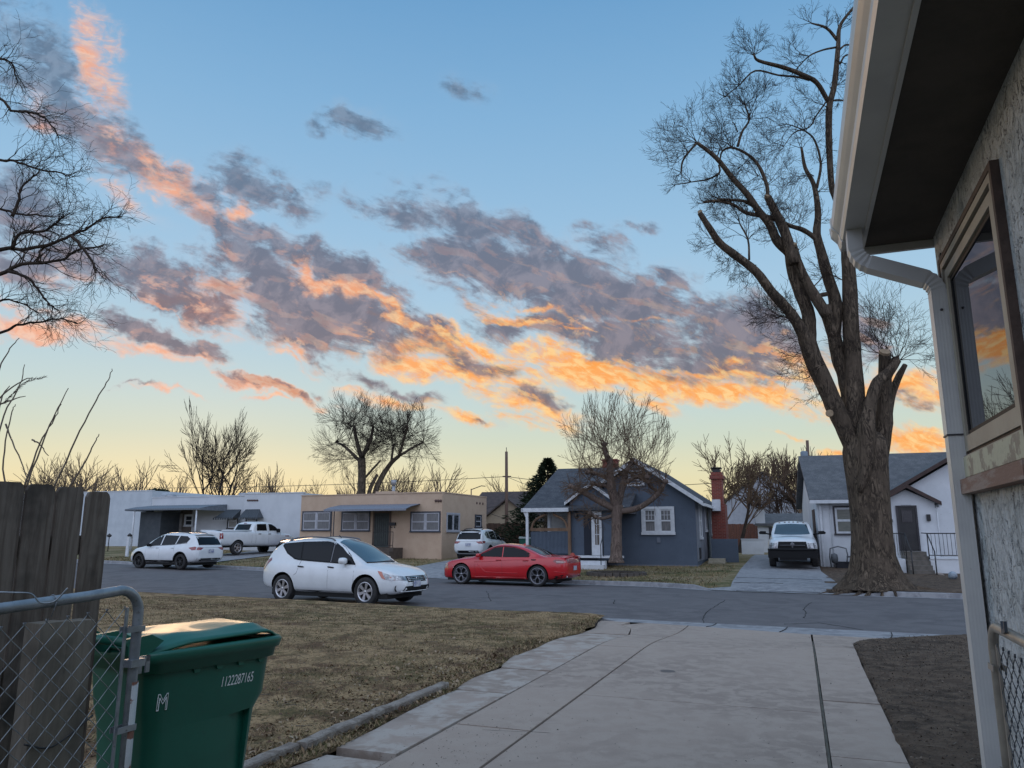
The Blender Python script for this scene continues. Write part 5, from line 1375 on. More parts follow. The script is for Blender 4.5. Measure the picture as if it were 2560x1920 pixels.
# ---------------- red sedan (far kerb, nose to the left)
def sedan():
    L = 5.04; W = 1.90
    sh = [(-2.52, .78), (-2.45, .93), (-2.2, 1.00), (-1.5, .985), (-.5, .95), (.8, .93), (1.4, .90), (2.0, .83), (2.3, .75), (2.46, .64), (2.52, .52)]
    rf = [(-2.52, .79), (-2.47, .98), (-2.3, 1.025), (-1.75, 1.02), (-1.45, 1.09), (-.95, 1.30), (-.5, 1.40), (0, 1.435), (.3, 1.41), (.65, 1.27), (1.0, 1.06), (1.2, .975), (1.7, .93), (2.2, .83), (2.45, .68), (2.52, .54)]
    bt = [(-2.52, .40), (-2.4, .27), (-1.9, .20), (1.9, .165), (2.3, .165), (2.52, .22)]
    hw = [(-2.52, .70), (-2.46, .84), (-2.3, .93), (-1.8, .985), (-1.0, 1.0), (1.2, .99), (1.8, .97), (2.2, .90), (2.4, .76), (2.52, .56)]
    c = Car('red_sedan', 'bright red sports sedan with black tinted windows parked across the street', L, W, sh, rf, bt, hw, [(1.58, .355), (-1.47, .355)], .355, .415, m_cred, tumble=.50, crown=.03)
    for p in ([(.95, 1.0), (.30, 1.32), (-.02, 1.345), (-.05, .985)], [(-.09, .985), (-.06, 1.345), (-.45, 1.325), (-.85, 1.23), (-1.10, 1.12), (-1.12, 1.02), (-1.05, .995)]): c.both('side_window', p, m_cglass, off=.008)
    for ax in 'LR':
        c.line([(.95, 1.0), (.62, 1.19), (.30, 1.335), (-.05, 1.36), (-.5, 1.33), (-1.0, 1.18), (-1.15, 1.07), (-1.08, .985)], ax, .012, m_black, 'window_trim')
        c.line([(1.02, .80), (.3, .83), (-.4, .885), (-1.0, .90)], ax, .012, m_cred, 'body_crease', off=-.002)
        c.line([(.90, .72), (.62, .50), (.5, .455), (-.2, .44), (-.72, .44)], ax, .014, m_cred, 'body_crease', off=-.002)
        for xx in (.15, -.92): c.line([(xx, .875), (xx - .2, .885)], ax, .02, m_cred, 'door_handle', off=.02)
        for pts in ([(1.02, .95), (1.0, .6), (.93, .3)], [(-.07, .97), (-.1, .6), (-.1, .3)]): c.line(pts, ax, .005, m_black, 'door_seam', off=-.001)
        c.decal('fuel_badge', [(-1.42, .925), (-1.22, .925), (-1.24, .885), (-1.40, .885)], ax, m_black, off=.01)
        c.decal('taillight', [(-2.05, .87), (-2.15, .93), (-2.49, .91), (-2.51, .80), (-2.2, .78)], ax, m_tail, off=.008)
        c.decal('taillight_inset', [(-2.16, .865), (-2.46, .86), (-2.47, .825), (-2.2, .83)], ax, mat('clear_tail_lens', (.45, .33, .30), rough=.1, coat=1.), off=.014)  # pale strip set over the red lens
        c.decal('headlight', [(2.18, .70), (2.30, .73), (2.47, .60), (2.42, .55), (2.3, .62)], ax, m_lamp, off=.008)
        c.decal('side_skirt', [(1.12, .30), (-1.02, .30), (-1.02, .18), (1.12, .18)], ax, m_cred, off=.012, th=.01)
        c.decal('rear_valance', [(-2.1, .35), (-2.5, .43), (-2.51, .36), (-2.38, .28), (-2.05, .27)], ax, m_black, off=.008)
        c.line([(-2.08, .52), (-2.3, .50), (-2.48, .49)], ax, .012, m_cred, 'bumper_crease', off=0)
    c.decal('windscreen', [(1.12, .62), (1.2, 0), (1.12, -.62), (.45, -.52), (.38, 0), (.45, .52)], 'T', m_wglass)
    c.decal('rear_window', [(-.80, .52), (-.76, 0), (-.80, -.52), (-1.62, -.60), (-1.66, 0), (-1.62, .60)], 'T', m_cglass)
    c.decal('taillight', [(-.85, .92), (.85, .92), (.85, .80), (-.85, .80)], 'B', m_tail)
    c.plate('B', 0, .62)
    c.decal('grille', [(-.6, .60), (.6, .60), (.55, .48), (-.55, .48)], 'F', m_black); c.decal('lower_grille', [(-.7, .40), (.7, .40), (.65, .27), (-.65, .27)], 'F', m_black)
    for ax in ('F',):
        for sg in (1, -1): c.decal('headlight', [(sg * .62, .62), (sg * .62, .54), (sg * .9, .58), (sg * .88, .67)], 'F', m_lamp)
    c.mirror(.84, .985, m_cred, (.10, .10, .07))
    sp = [c.hit('T', -2.44, y)[0] + Vector((0, 0, .0)) for y in (-.7, -.35, 0, .35, .7)]
    MB().add([p + Vector((.14, 0, .004)) for p in sp] + [p + Vector((-.05, 0, .05)) for p in sp] + [p + Vector((-.05, 0, .01)) for p in sp], [(i, i + 1, 6 + i, 5 + i) for i in range(4)] + [(5 + i, 6 + i, 11 + i, 10 + i) for i in range(4)], 0, True).build('spoiler', m_cred, c.root)
    p = c.hit('T', -.55, 0)[0]; MB().prism([(-.62, p.z - .01), (-.48, p.z - .01), (-.60, p.z + .05)], 'y', -.012, .012).build('antenna', m_cred, c.root)
    for sg in (1, -1): MB().lathe([(.035, .0), (.04, -.03), (.034, -.06)], 12, 'x', (-2.44, sg * .6, .33)).build('exhaust_tip', m_chrome, c.root)
    c.underbody(.22, -2.1, 2.2); c.wheel('y5', rr=.76, tw=.24, mr=mat('alloy_grey', (.22, .22, .24), rough=.3, metal=.8))
    return c
c = sedan(); c.place((0, 0), 0, A_ST + pi, xy=(-.05, 28.55)); RED = c

# ---------------- small and mid white suvs
def suv(name, label, L=4.65, H=1.68, W=1.84, kind='ten', mr=None, clad=True, wr=.35, big_rear=False, group=None):
    k = H / 1.68; l = L / 2
    sh = [(-l, .86), (-l + .08, 1.0), (-l + .3, 1.06), (-1.2, 1.04), (0, 1.02), (.9, .99), (1.3, .97), (l - .5, .88), (l - .15, .74), (l, .58)]
    rf = [(-l, .88), (-l + .08, 1.10), (-l + .30, 1.42), (-l + .50, 1.58), (-1.3, 1.63), (-.5, 1.66), (0, 1.64), (.35, 1.56), (.75, 1.34), (1.12, 1.08), (1.3, 1.03), (l - .5, .95), (l - .12, .78), (l, .60)]
    sh = [(a, b * k) for a, b in sh]; rf = [(a, b * k) for a, b in rf]
    bt = [(-l, .44), (-l + .2, .32), (-1.8, .28), (1.7, .26), (l - .1, .28), (l, .34)]
    hw = [(-l, .76), (-l + .08, .90), (-l + .3, .96), (-1.4, 1.0), (1.2, 1.0), (l - .5, .96), (l - .2, .84), (l, .58)]
    wx = (l - .92, -(l - .98))
    c = Car(name, label, L, W, sh, rf, bt, hw, [(wx[0], wr), (wx[1], wr)], wr, wr + .065, m_cwhite, tumble=.40, group=group)
    z0, z1 = 1.06 * k, 1.52 * k
    for p in ([(.92, z0), (.10, z0 + .03), (.08, z1 + .03), (.30, z1), (.62, z1 - .2)], [(.03, z0 + .03), (-.85, z0 + .07), (-.95, z1), (.0, z1 + .03)], [(-.92, z0 + .08), (-l + .75, z0 + .15), (-l + .62, z1 - .14), (-l + .85, z1 - .02), (-1.02, z1)]): c.both('side_window', p, m_cglass, off=.008)
    c.decal('windscreen', [(1.06, .60), (1.12, 0), (1.06, -.60), (.42, -.54), (.34, 0), (.42, .54)], 'T', m_wglass)
    c.decal('rear_window', [(-.66, 1.10 * k), (.66, 1.10 * k), (.60, 1.46 * k), (-.60, 1.46 * k)], 'B', m_cglass, off=.01)
    c.decal('tailgate_seam', [(-.70, .98 * k), (.70, .98 * k), (.70, .97 * k), (-.70, .97 * k)], 'B', m_black, off=.004)
    for ax in 'LR':
        sg = 1 if ax == 'L' else -1
        c.line([(.95, z0 - .015), (.0, z0 + .015), (-.9, z0 + .06), (-l + .72, z0 + .13)], ax, .010, m_black, 'window_trim')
        for xx in (.30, -.72): c.line([(xx, .96 * k), (xx - .19, .97 * k)], ax, .015, m_cwhite, 'door_handle', off=.02)
        for pts in ([(.98, 1.0 * k), (.95, .5)], [(.05, 1.0 * k), (.02, .4)], [(-.85, 1.05 * k), (-.9, .8)]): c.line(pts, ax, .005, m_black, 'door_seam', off=-.001)
        if clad:
            c.decal('sill_cladding', [(wx[0] - wr - .03, .40), (wx[1] + wr + .03, .40), (wx[1] + wr + .03, .26), (wx[0] - wr - .03, .26)], ax, m_black, off=.01)
            for x_ in wx:
                arc = []
                for q in range(13):
                    a = pi * (q / 12) ; X = x_ + (wr + .085) * cos(a); Z = wr + (wr + .085) * sin(a)
                    if Z < .3: Z = .3
                    loc, d = c.hit(ax, X, Z); arc.append(loc + d * .004)
                MB().tube(arc, .032, 5, flat=.5).build('arch_cladding', m_black, c.root)
        c.decal('headlight', [(l - .55, .86 * k), (l - .2, .80 * k), (l - .12, .72 * k), (l - .35, .74 * k)], ax, m_lamp, off=.01)
        if big_rear: c.decal('taillight', [(-l + .52, .98 * k), (-l + .20, 1.03 * k), (-l + .03, 1.0 * k), (-l + .05, .88 * k), (-l + .3, .87 * k)], ax, m_tail, off=.01)
        else: c.decal('taillight', [(-l + .36, 1.0 * k), (-l + .10, 1.02 * k), (-l + .03, .90 * k), (-l + .28, .90 * k)], ax, m_tail, off=.01)
        y_ = sg * .50
        rail = catmull([c.hit('T', a, y_)[0] + Vector((0, 0, b)) for a, b in ((.0, .0), (-.2, .045), (-.8, .05), (-1.3, .04), (-1.5, .0))], 4)
        MB().tube(rail, .018, 5).build('roof_rail', m_black, c.root)
        c.decal('taillight', [(sg * .42, .985 * k), (sg * .80, 1.01 * k), (sg * .86, .88 * k), (sg * .60, .87 * k)], 'B', m_tail, off=.012)
    c.decal('rear_bumper_trim', [(-.76, .50), (.76, .50), (.74, .36), (-.74, .36)], 'B', m_black, off=.01)
    if clad and big_rear: c.decal('skid_plate', [(-.55, .44), (.55, .44), (.5, .38), (-.5, .38)], 'B', m_chrome, off=.03)
    c.plate('B', 0, .82 * k)
    c.decal('grille', [(-.5, .76 * k), (.5, .76 * k), (.45, .58), (-.45, .58)], 'F', m_black)
    sp = [c.hit('T', -l + .52, y)[0] + Vector((-.02, 0, .015)) for y in (-.55, -.3, 0, .3, .55)]
    MB().add([p + Vector((.2, 0, -.01)) for p in sp] + [p + Vector((-.16, 0, .0)) for p in sp] + [p + Vector((-.15, 0, -.04)) for p in sp], [(i, i + 1, 6 + i, 5 + i) for i in range(4)] + [(5 + i, 6 + i, 11 + i, 10 + i) for i in range(4)], 0, True).build('spoiler', m_black if clad and not big_rear else m_cwhite, c.root)
    c.mirror(.72, 1.04 * k, m_black if clad else m_cwhite, (.10, .10, .075))
    MB().tube([c.hit('T', -1.2, 0)[0], c.hit('T', -1.35, 0)[0] + Vector((0, 0, .14))], .008, 4).build('antenna', m_black, c.root)
    c.underbody(.26, -l + .4, l - .4); c.wheel(kind, rr=.70, mr=mr or m_rim)
    return c
c = suv('white_suv', 'white suv with black wheels facing left across the street', kind='ten', mr=m_rimd, big_rear=True)
c.place((0, 0), 0, A_ST + pi, xy=at(437, 1400, 37.0)[:2]); EQ = c
c = suv('white_suv', 'small white suv seen from behind beside the tan house', L=4.40, H=1.64, W=1.82, kind='five', wr=.345)
c.place((0, 0), 0, radians(72), xy=at(1206, 1380, 42.5)[:2]); CMP = c

# ---------------- pickups
def pickup(name, label, L=5.8, H=1.93, W=2.02, lift=0., mb_=None, cabback=-.55, front_black=False, tow=False):
    l = L / 2; zt = H
    bedz = 1.36; hoodz = 1.30
    sh = [(-l, 1.28), (-l + .05, 1.33), (-1.0, 1.33), (0, 1.30), (1.0, 1.24), (1.6, 1.20), (l - .35, 1.13), (l - .08, 1.02), (l, .92)]
    rf = [(-l, 1.30), (-l + .05, bedz), (cabback - .12, bedz), (cabback, bedz + .05), (cabback + .10, H - .12), (cabback + .30, H - .03), (.6, H), (1.0, H - .06), (1.3, H - .24), (1.72, 1.36), (1.95, 1.27), (l - .35, 1.21), (l - .08, 1.10), (l, .95)]
    # keep the nose proportional when the length changes
    bt = [(-l, .62), (-l + .2, .52), (0, .48), (l - .4, .45), (l, .50)]
    hw = [(-l, .95), (-l + .1, .985), (-1, 1.0), (1, 1.0), (l - .6, .99), (l - .25, .93), (l, .80)]
    sh = [(a, b + lift) for a, b in sh]; rf = [(a, b + lift) for a, b in rf]; bt = [(a, b + lift) for a, b in bt]
    wr = .40; wx = (l - 1.02, -(l - 1.22))
    c = Car(name, label, L, W, sh, rf, bt, hw, [(wx[0], wr), (wx[1], wr)], wr, .475, mb_ or m_cwhite, tumble=.28, crown=.05, cat='pickup truck')
    z0 = 1.40 + lift; z1 = H - .12 + lift
    c.both('side_window', [(1.50, z0), (.72, z0), (.70, z1), (.95, z1 - .01), (1.22, z1 - .14)], m_cglass, off=.01)
    c.both('side_window', [(.52, z0), (cabback + .28, z0), (cabback + .34, z1 - .02), (.50, z1)], m_cglass, off=.01)
    fw = [(-.70, 1.36 + lift), (.70, 1.36 + lift), (.60, H - .10 + lift), (-.60, H - .10 + lift)]
    c.decal('windscreen', [(-.74, 1.385 + lift), (-.35, 1.36 + lift), (.35, 1.36 + lift), (.74, 1.385 + lift), (.63, H - .12 + lift), (0, H - .09 + lift), (-.63, H - .12 + lift)], 'F', m_wglass, off=.02)
    c.decal('rear_window', [(-.62, 1.44 + lift), (.62, 1.44 + lift), (.58, H - .14 + lift), (-.58, H - .14 + lift)], 'B', m_cglass, off=.02)
    c.decal('brake_lamp', [(-.12, H - .10 + lift), (.12, H - .10 + lift), (.12, H - .06 + lift), (-.12, H - .06 + lift)], 'B', m_tail, off=.02)
    # open bed: dark recess on top with rails
    c.decal('bed_liner', [(-l + .10, -.74), (-l + .10, .74), (cabback - .18, .74), (cabback - .18, -.74)], 'T', m_black, off=.006)
    for ax in 'LR':
        sg = 1 if ax == 'L' else -1
        q = [Vector((x_, sg * W * .455, bedz + .03 + lift)) for x_ in (-l + .06, cabback - .16)]
        MB().tube(q, .045, 6).build('bed_rail', mb_ or m_cwhite, c.root)
        for xx in (.78, -.0): c.line([(xx, 1.20 + lift), (xx - .2, 1.20 + lift)], ax, .02, m_black, 'door_handle', off=.02)
        for pts in ([(1.58, 1.3 + lift), (1.55, .8 + lift), (1.5, .55 + lift)], [(.62, 1.36 + lift), (.60, .8 + lift), (.6, .55 + lift)], [(cabback + .16, 1.36 + lift), (cabback + .16, .55 + lift)], [(cabback - .14, 1.33 + lift), (cabback - .14, .55 + lift)]): c.line(pts, ax, .006, m_black, 'door_seam', off=-.001)
        c.decal('taillight', [(-l + .03, 1.24 + lift), (-l + .14, 1.24 + lift), (-l + .14, .92 + lift), (-l + .03, .92 + lift)], ax, m_tail, off=.01)
        c.decal('taillight', [(sg * .84, 1.24 + lift), (sg * .97, 1.24 + lift), (sg * .97, .90 + lift), (sg * .84, .90 + lift)], 'B', m_tail, off=.012)
        c.decal('fender_badge', [(l - .95, 1.10 + lift), (l - .62, 1.10 + lift), (l - .62, 1.05 + lift), (l - .95, 1.05 + lift)], ax, m_tail, off=.008)
        c.decal('headlight', [(sg * .60, 1.01 + lift), (sg * .92, 1.02 + lift), (sg * .94, .80 + lift), (sg * .63, .78 + lift)], 'F', m_lamp, off=.015)
    g = c.decal('grille', [(-.55, 1.07 + lift), (.55, 1.07 + lift), (.60, .78 + lift), (-.60, .78 + lift)], 'F', m_black, off=.012)
    c.line([(-.5, .915 + lift), (0, .92 + lift), (.5, .915 + lift)], 'F', .014, mat('grille_grey', (.12, .12, .13), rough=.4), 'grille_bar', off=.03, parent=g)
    c.line([(0, 1.04 + lift), (0, .80 + lift)], 'F', .03, mat('grille_grey', (.12, .12, .13), rough=.4), 'grille_bar', off=.02, parent=g)
    loc, d = c.hit('F', 0, .93 + lift)
    MB().lathe([(0, .03), (.05, .03), (.085, .015), (.09, 0)], 8, 'x', (loc.x + .02, 0, .95 + lift)).build('badge', mat('grille_grey', (.12, .12, .13), rough=.4), g)
    bm_ = m_black if front_black else m_cwhite
    c.decal('front_bumper', [(-.97, .76 + lift), (.97, .76 + lift), (.95, .46 + lift), (-.95, .46 + lift)], 'F', bm_, off=.03, th=.10)
    c.decal('rear_bumper', [(-.95, .78 + lift), (.95, .78 + lift), (.93, .56 + lift), (-.93, .56 + lift)], 'B', m_chrome if not front_black else m_black, off=.02, th=.08)
    c.plate('B', 0, .68 + lift, off=.14)
    return c
c = pickup('white_pickup', 'white pickup seen from its rear side before the white flat house', H=1.92)
c.mirror(1.32, 1.36, m_black, (.10, .12, .12)); c.underbody(.5, -2.5, 2.5, .7); c.wheel('five', tw=.27, rr=.62)
c.place((0, 0), 0, radians(60), xy=at(622, 1376, 47.0)[:2]); PU1 = c
c = pickup('white_pickup', 'white pickup with black bumper facing the street beside the white gabled house', L=6.2, H=1.93, front_black=True, cabback=-.9)
for y in (-.5, -.27, -.09, .09, .27, .5):
    loc, d = c.hit('T', .98, y); MB().lathe([(0, .035), (.03, .03), (.045, 0)], 8, 'z', (loc.x, loc.y, loc.z - .004)).build('cab_light', mat('amber_cab_lamp', (.10, .05, .03), rough=.2), c.root)
for sg in (1, -1):
    loc, _ = c.hit('L' if sg > 0 else 'R', 1.3, 1.38)
    b = MB(); b.prism([(loc.y + sg * .22, 1.37), (loc.y + sg * .50, 1.38), (loc.y + sg * .53, 1.45), (loc.y + sg * .45, 1.52), (loc.y + sg * .22, 1.51)], 'x', 1.24, 1.36); o = b.build('mirror', m_black, c.root, fix=True)
    MB().tube([(1.3, loc.y - sg * .02, 1.36), (1.3, loc.y + sg * .3, 1.42)], .035, 6).build('mirror_arm', m_black, o)
b = MB(); b.box(3.12, 3.26, -.99, .99, .40, .78); b.box(3.14, 3.24, -.55, .55, .30, .40); b.tube([(3.24, -.9, .74), (3.26, 0, .74), (3.24, .9, .74)], .05, 8); b.build('brush_guard', m_black, c.root)
c.decal('hood_shade_band', [(2.3, .45), (2.35, 0), (2.3, -.45), (2.22, -.42), (2.26, 0), (2.22, .42)], 'T', mat('hood_shadow_line', (.2, .21, .23), rough=.5), off=.004)  # grey band painted on the hood for its shadow line
c.underbody(.5, -2.6, 2.8, .75); c.wheel('five', tw=.27, rr=.55)
p = at(1985, 1400, 35.3); c.place((0, 0), 0, atan2(-DN.y, -DN.x), xy=p[:2]); PU2 = c

# ================================================================ our own house on the right
def stucco():
    m = bpy.data.materials.new('heavy_stucco'); m.use_nodes = True; t = m.node_tree; t.nodes.clear(); b = NB(t)
    out = b.n('ShaderNodeOutputMaterial'); p = b.n('ShaderNodeBsdfPrincipled'); t.links.new(p.outputs[0], out.inputs[0])
    o = b.n('ShaderNodeTexCoord').outputs['Object']
    mp = b.n('ShaderNodeMapping'); b.set(mp.inputs[0], o); mp.inputs['Scale'].default_value = (1, 1.0, .62)
    wob = b.n('ShaderNodeTexNoise'); b.set(wob.inputs['Vector'], o); wob.inputs['Scale'].default_value = 14; wob.inputs['Detail'].default_value = 4
    v = b.v('ADD', mp.outputs[0], b.v('MULTIPLY', b.v('SUBTRACT', wob.outputs['Color'], (.5, .5, .5)), (.10, .10, .10)))
    n1 = b.noise(v, 17, 5, .62, .9)
    band = b.m('ABSOLUTE', b.m('SUBTRACT', n1, .5))
    gate = b.mapr(b.noise(o, 5.5, 3, .5), .42, .56)
    crev = b.m('MULTIPLY', b.mapr(band, .032, .008), b.mapr(b.noise(v, 26, 3, .6), .44, .54))
    crev = b.m('MULTIPLY', crev, b.m('ADD', b.m('MULTIPLY', gate, .7), .3))
    base = b.mix(b.mapr(b.noise(o, 2.2, 5, .6), .4, .65), (.50, .52, .53, 1), (.40, .42, .42, 1))
    base = b.mix(b.mapr(b.noise(o, 60, 3, .6), .5, .75), base, (.33, .34, .34, 1))
    col = b.mix(b.m('MULTIPLY', crev, .85), base, (.07, .08, .085, 1))
    t.links.new(col, p.inputs['Base Color']); p.inputs['Roughness'].default_value = .9; p.inputs['Specular IOR Level'].default_value = .2
    h = b.m('ADD', b.m('MULTIPLY', b.mapr(n1, .35, .6), .7), b.m('ADD', b.m('MULTIPLY', b.noise(v, 55, 5, .65), .35), b.m('MULTIPLY', crev, -.8)))
    bp = b.n('ShaderNodeBump'); bp.inputs['Strength'].default_value = .9; bp.inputs['Distance'].default_value = .012
    b.set(bp.inputs['Height'], h); t.links.new(bp.outputs[0], p.inputs['Normal'])
    return m
m_stucco = stucco()
m_alum = mat('white_aluminium', (.50, .50, .48), (.44, .44, .43), 3, rough=.38, c3=(.30, .27, .23), s3=22, f3=(.68, .82), spec=.6)
m_soffit = mat('soffit_board', (.066, .056, .046), (.050, .043, .036), 4, rough=.9, bump=.3, bscale=60)
T0 = 4.80
H = House('stucco_house', D(.84, T0, 0), 20.5, 'close rough white stucco house wall with eave, gutter and a large window at right')
yc, zc = H.pxs(2346, 700, 0)
yc = max(-.3, min(.5, yc))
ZS = 3.45
HY = -14
w_ = MB(); w_.box(0, 7, HY, yc, -.2, ZS + .3); H.part('wall', w_, m_stucco)
w_ = MB(); w_.box(-.38, 7.4, HY - .4, yc + .03, ZS, ZS + .02); H.part('soffit', w_, m_soffit)
w_ = MB(); w_.box(-.385, 7.4, yc + .03, yc + .055, ZS - .045, ZS + .22); w_.box(-.38, -.36, HY - .4, yc + .03, ZS - .012, ZS + .2); H.part('fascia', w_, m_alum)
w_ = MB(); w_.prism([(-.49, ZS + .17), (3.5, ZS + 1.9), (7.6, ZS + .17), (7.6, ZS + .21), (3.5, ZS + 1.95), (-.49, ZS + .19)], 'y', HY - .5, yc + .10); H.part('roof', w_, m_shingle)
# K-style gutter
gx = -.38; prof = [(gx, ZS + .16), (gx, ZS), (gx - .105, ZS), (gx - .115, ZS + .02), (gx - .118, ZS + .045), (gx - .135, ZS + .065), (gx - .150, ZS + .085), (gx - .155, ZS + .115), (gx - .155, ZS + .140), (gx - .148, ZS + .150), (gx - .140, ZS + .142), (gx - .145, ZS + .115), (gx - .138, ZS + .09), (gx - .125, ZS + .07), (gx - .108, ZS + .045), (gx - .10, ZS + .008), (gx - .01, ZS + .008), (gx - .008, ZS + .16)]
w_ = MB(); w_.prism(prof, 'y', HY - .4, yc + .04)
g_ = H.part('gutter', w_, m_alum)
w_ = MB(); w_.prism([(gx - .002, ZS + .15), (gx - .002, ZS - .004), (gx - .108, ZS - .004), (gx - .122, ZS + .045), (gx - .155, ZS + .085), (gx - .160, ZS + .145)], 'y', yc + .035, yc + .048); H.part('gutter_end', w_, m_alum, g_)
w_ = MB()
for q in (yc - .10,): w_.prism([(gx - .002, ZS - .006), (gx - .109, ZS - .006), (gx - .124, ZS + .045), (gx - .158, ZS + .085), (gx - .162, ZS + .148), (gx - .150, ZS + .15)], 'y', q - .02, q + .02)
H.part('gutter_strap', w_, m_alum, g_)
# downspout: rectangular section swept in the plane across the wall
def rect_sweep(mb, path, a, bwid, y, mi=0, ribs=None):
    """path [(x,z)], a = half size along y, bwid = half size across the path"""
    vs = []; n = len(path)
    for i, (x, z) in enumerate(path):
        p0 = Vector(path[max(0, i - 1)]); p1 = Vector(path[min(n - 1, i + 1)]); d = (p1 - p0).normalized(); nn = Vector((-d.y, d.x))
        k = bwid * (1.0 if not ribs or not ribs[i] else .88); aa = a * (1.0 if not ribs or not ribs[i] else .95)
        for sy, sn in ((-1, -1), (1, -1), (1, 1), (-1, 1)): vs.append((x + nn.x * k * sn, y + aa * sy, z + nn.y * k * sn))
    fs = [(i * 4 + k, i * 4 + (k + 1) % 4, (i + 1) * 4 + (k + 1) % 4, (i + 1) * 4 + k) for i in range(n - 1) for k in range(4)] + [(0, 1, 2, 3), tuple((n - 1) * 4 + k for k in (3, 2, 1, 0))]
    mb.add(vs, fs, mi)
yd = yc - .24; xd = -.055
path = [(gx - .055, ZS - .0), (gx - .055, ZS - .10)]; ribs = [0, 0]
for k in range(9):     # first elbow
    f = (k + 1) / 9; a = radians(66 * f); path.append((gx - .055 + .11 * (1 - cos(a)), ZS - .10 - .11 * sin(a))); ribs.append(k % 2)
ex, ez = path[-1]; L_ = (xd - .062 - ex) / sin(radians(66))
path.append((ex + L_ * sin(radians(66)), ez - L_ * cos(radians(66)))); ribs.append(0)
ex, ez = path[-1]
for k in range(9):
    f = (k + 1) / 9; a = radians(66 * (1 - f)); 
    path.append((xd - .105 * (1 - cos(a)) , 0)); ribs.append(k % 2)
# second elbow coordinates
base = len(path) - 9; r_ = .105
sx, sz = path[base - 1]
for k in range(9):
    a = radians(66 * (1 - (k + 1) / 9)); path[base + k] = (sx + r_ * (cos(a) - cos(radians(66))), sz - r_ * (sin(radians(66)) - sin(a)))
xe, ze_ = path[-1]
w_ = MB(); rect_sweep(w_, path, .050, .038, yd, ribs=ribs)
# straight drop with fluted faces
w2 = MB()
def drop(w_, x, y, z0, z1, a, b, n=5):
    pr = []
    for i in range(n * 2 + 1): pr.append((x - b + .0005 * (i % 2), y - a + 2 * a * i / (n * 2)))
    for i in range(n * 2 + 1): pr.append((x - b + 2 * b * i / (n * 2), y + a - .0005 * (i % 2)))
    for i in range(n * 2 + 1): pr.append((x + b, y + a - 2 * a * i / (n * 2)))
    for i in range(n * 2 + 1): pr.append((x + b - 2 * b * i / (n * 2), y - a + .0005 * (i % 2)))
    q = []
    for p_ in pr:
        if not q or (abs(q[-1][0] - p_[0]) + abs(q[-1][1] - p_[1])) > 1e-5: q.append(p_)
    if abs(q[0][0] - q[-1][0]) + abs(q[0][1] - q[-1][1]) < 1e-5: q.pop()
    w_.prism(q, 'z', z0, z1)
drop(w_, xe, yd, 2.28, ze_ + .01, .050, .038); drop(w_, xe, yd, .25, 2.30, .047, .036)
ds = H.part('downspout', w_, m_alum)
w_ = MB(); w_.box(xe - .041, xe + .041, yd - .053, yd + .053, 2.275, 2.283); H.part('downspout_joint', w_, m_dark_trim, ds)
w_ = MB(); 
for zz in (ze_ - .10,): w_.lathe([(0, -.004), (.007, -.002), (.007, .002)], 8, 'y', (xe, yd - .053, zz))
H.part('screw', w_, m_dark_trim, ds)
# cable beside the downspout
yk, zk = H.pxs(2441, 1400, -.01)
w_ = MB(); w_.tube(catmull([(-.012, yk + .01, 3.2), (-.012, yk + .012, 2.4), (-.012, yk, 1.7), (-.014, yk - .002, 1.36), (-.012, yk, .4)], 4), .007, 6); H.part('cable', w_, mat('cream_cable', (.42, .38, .30), rough=.6))
w_ = MB(); w_.box(-.006, .0, yk + .03, yk + .075, .2, 3.3); H.part('corner_shadow_strip', w_, mat('corner_shade_dark', (.05, .055, .06), rough=.9))  # thin dark strip paints in the shade of the gap beside the downspout
# window
o1 = H.pxs(2361, 652, 0); o2 = H.pxs(2497, 398, 0); o3 = H.pxs(2452, 1232, 0)
yL = o1[0]; yR = o2[0]; zT = (o1[1] + o2[1]) / 2; zB = o3[1]
print('window', o1, o2, o3, 'corner', yc, zc)
m_wbrown = mat('dark_brown_wood', (.055, .036, .028), (.085, .055, .042), 10, rough=.8, bump=.5, bscale=40, stretch=(1, 1, 1))
m_wbeige = mat('beige_window_paint', (.30, .27, .215), (.25, .22, .175), 4, rough=.6, c3=(.18, .15, .12), s3=25, f3=(.66, .8))
m_peel = mat('peeling_paint', (.42, .40, .29), (.25, .21, .16), 9, rough=.8, lo=.52, hi=.56, c3=(.36, .34, .26), s3=30, f3=(.5, .7), bump=.5, bscale=9, bdist=.004)
m_redwood = mat('weathered_red_wood', (.20, .12, .09), (.25, .19, .16), 7, rough=.85, lo=.48, hi=.56, bump=.5, bscale=30, stretch=(1, .4, 2))
tb = .028
w_ = MB(); w_.box(-.034, -.0, yR, yL, zT - tb, zT); w_.box(-.034, 0, yL - tb, yL, zB + .075, zT - tb); w_.box(-.034, 0, yR, yR + tb, zB + .075, zT - tb)
WIN = H.part('window', w_, m_wbrown)
w_ = MB(); w_.box(-.06, -.0, yR - .01, yL + .012, zB, zB + .072); H.part('sill', w_, m_redwood, WIN)
# inner beige frame, stepping inwards
a0, a1, b0, b1 = yR + tb + .002, yL - tb - .002, zB + .075, zT - tb - .002
def ringbox(w_, a0, a1, b0, b1, tk, x0, x1, bot=None):
    bt_ = bot or tk
    w_.box(x0, x1, a0, a1, b1 - tk, b1); w_.box(x0, x1, a0, a1, b0, b0 + bt_); w_.box(x0, x1, a0, a0 + tk, b0 + bt_, b1 - tk); w_.box(x0, x1, a1 - tk, a1, b0 + bt_, b1 - tk)
w_ = MB(); ringbox(w_, a0, a1, b0, b1, .035, -.030, .0, .115)
H.part('frame', w_, m_wbeige, WIN)
w_ = MB(); w_.box(-.034, -.0301, a0, a1, b0 + .008, b0 + .108); H.part('painted_apron', w_, m_peel, WIN)
w_ = MB(); ringbox(w_, a0 + .036, a1 - .036, b0 + .116, b1 - .036, .018, -.012, -.001); H.part('frame_step', w_, m_wbrown, WIN)
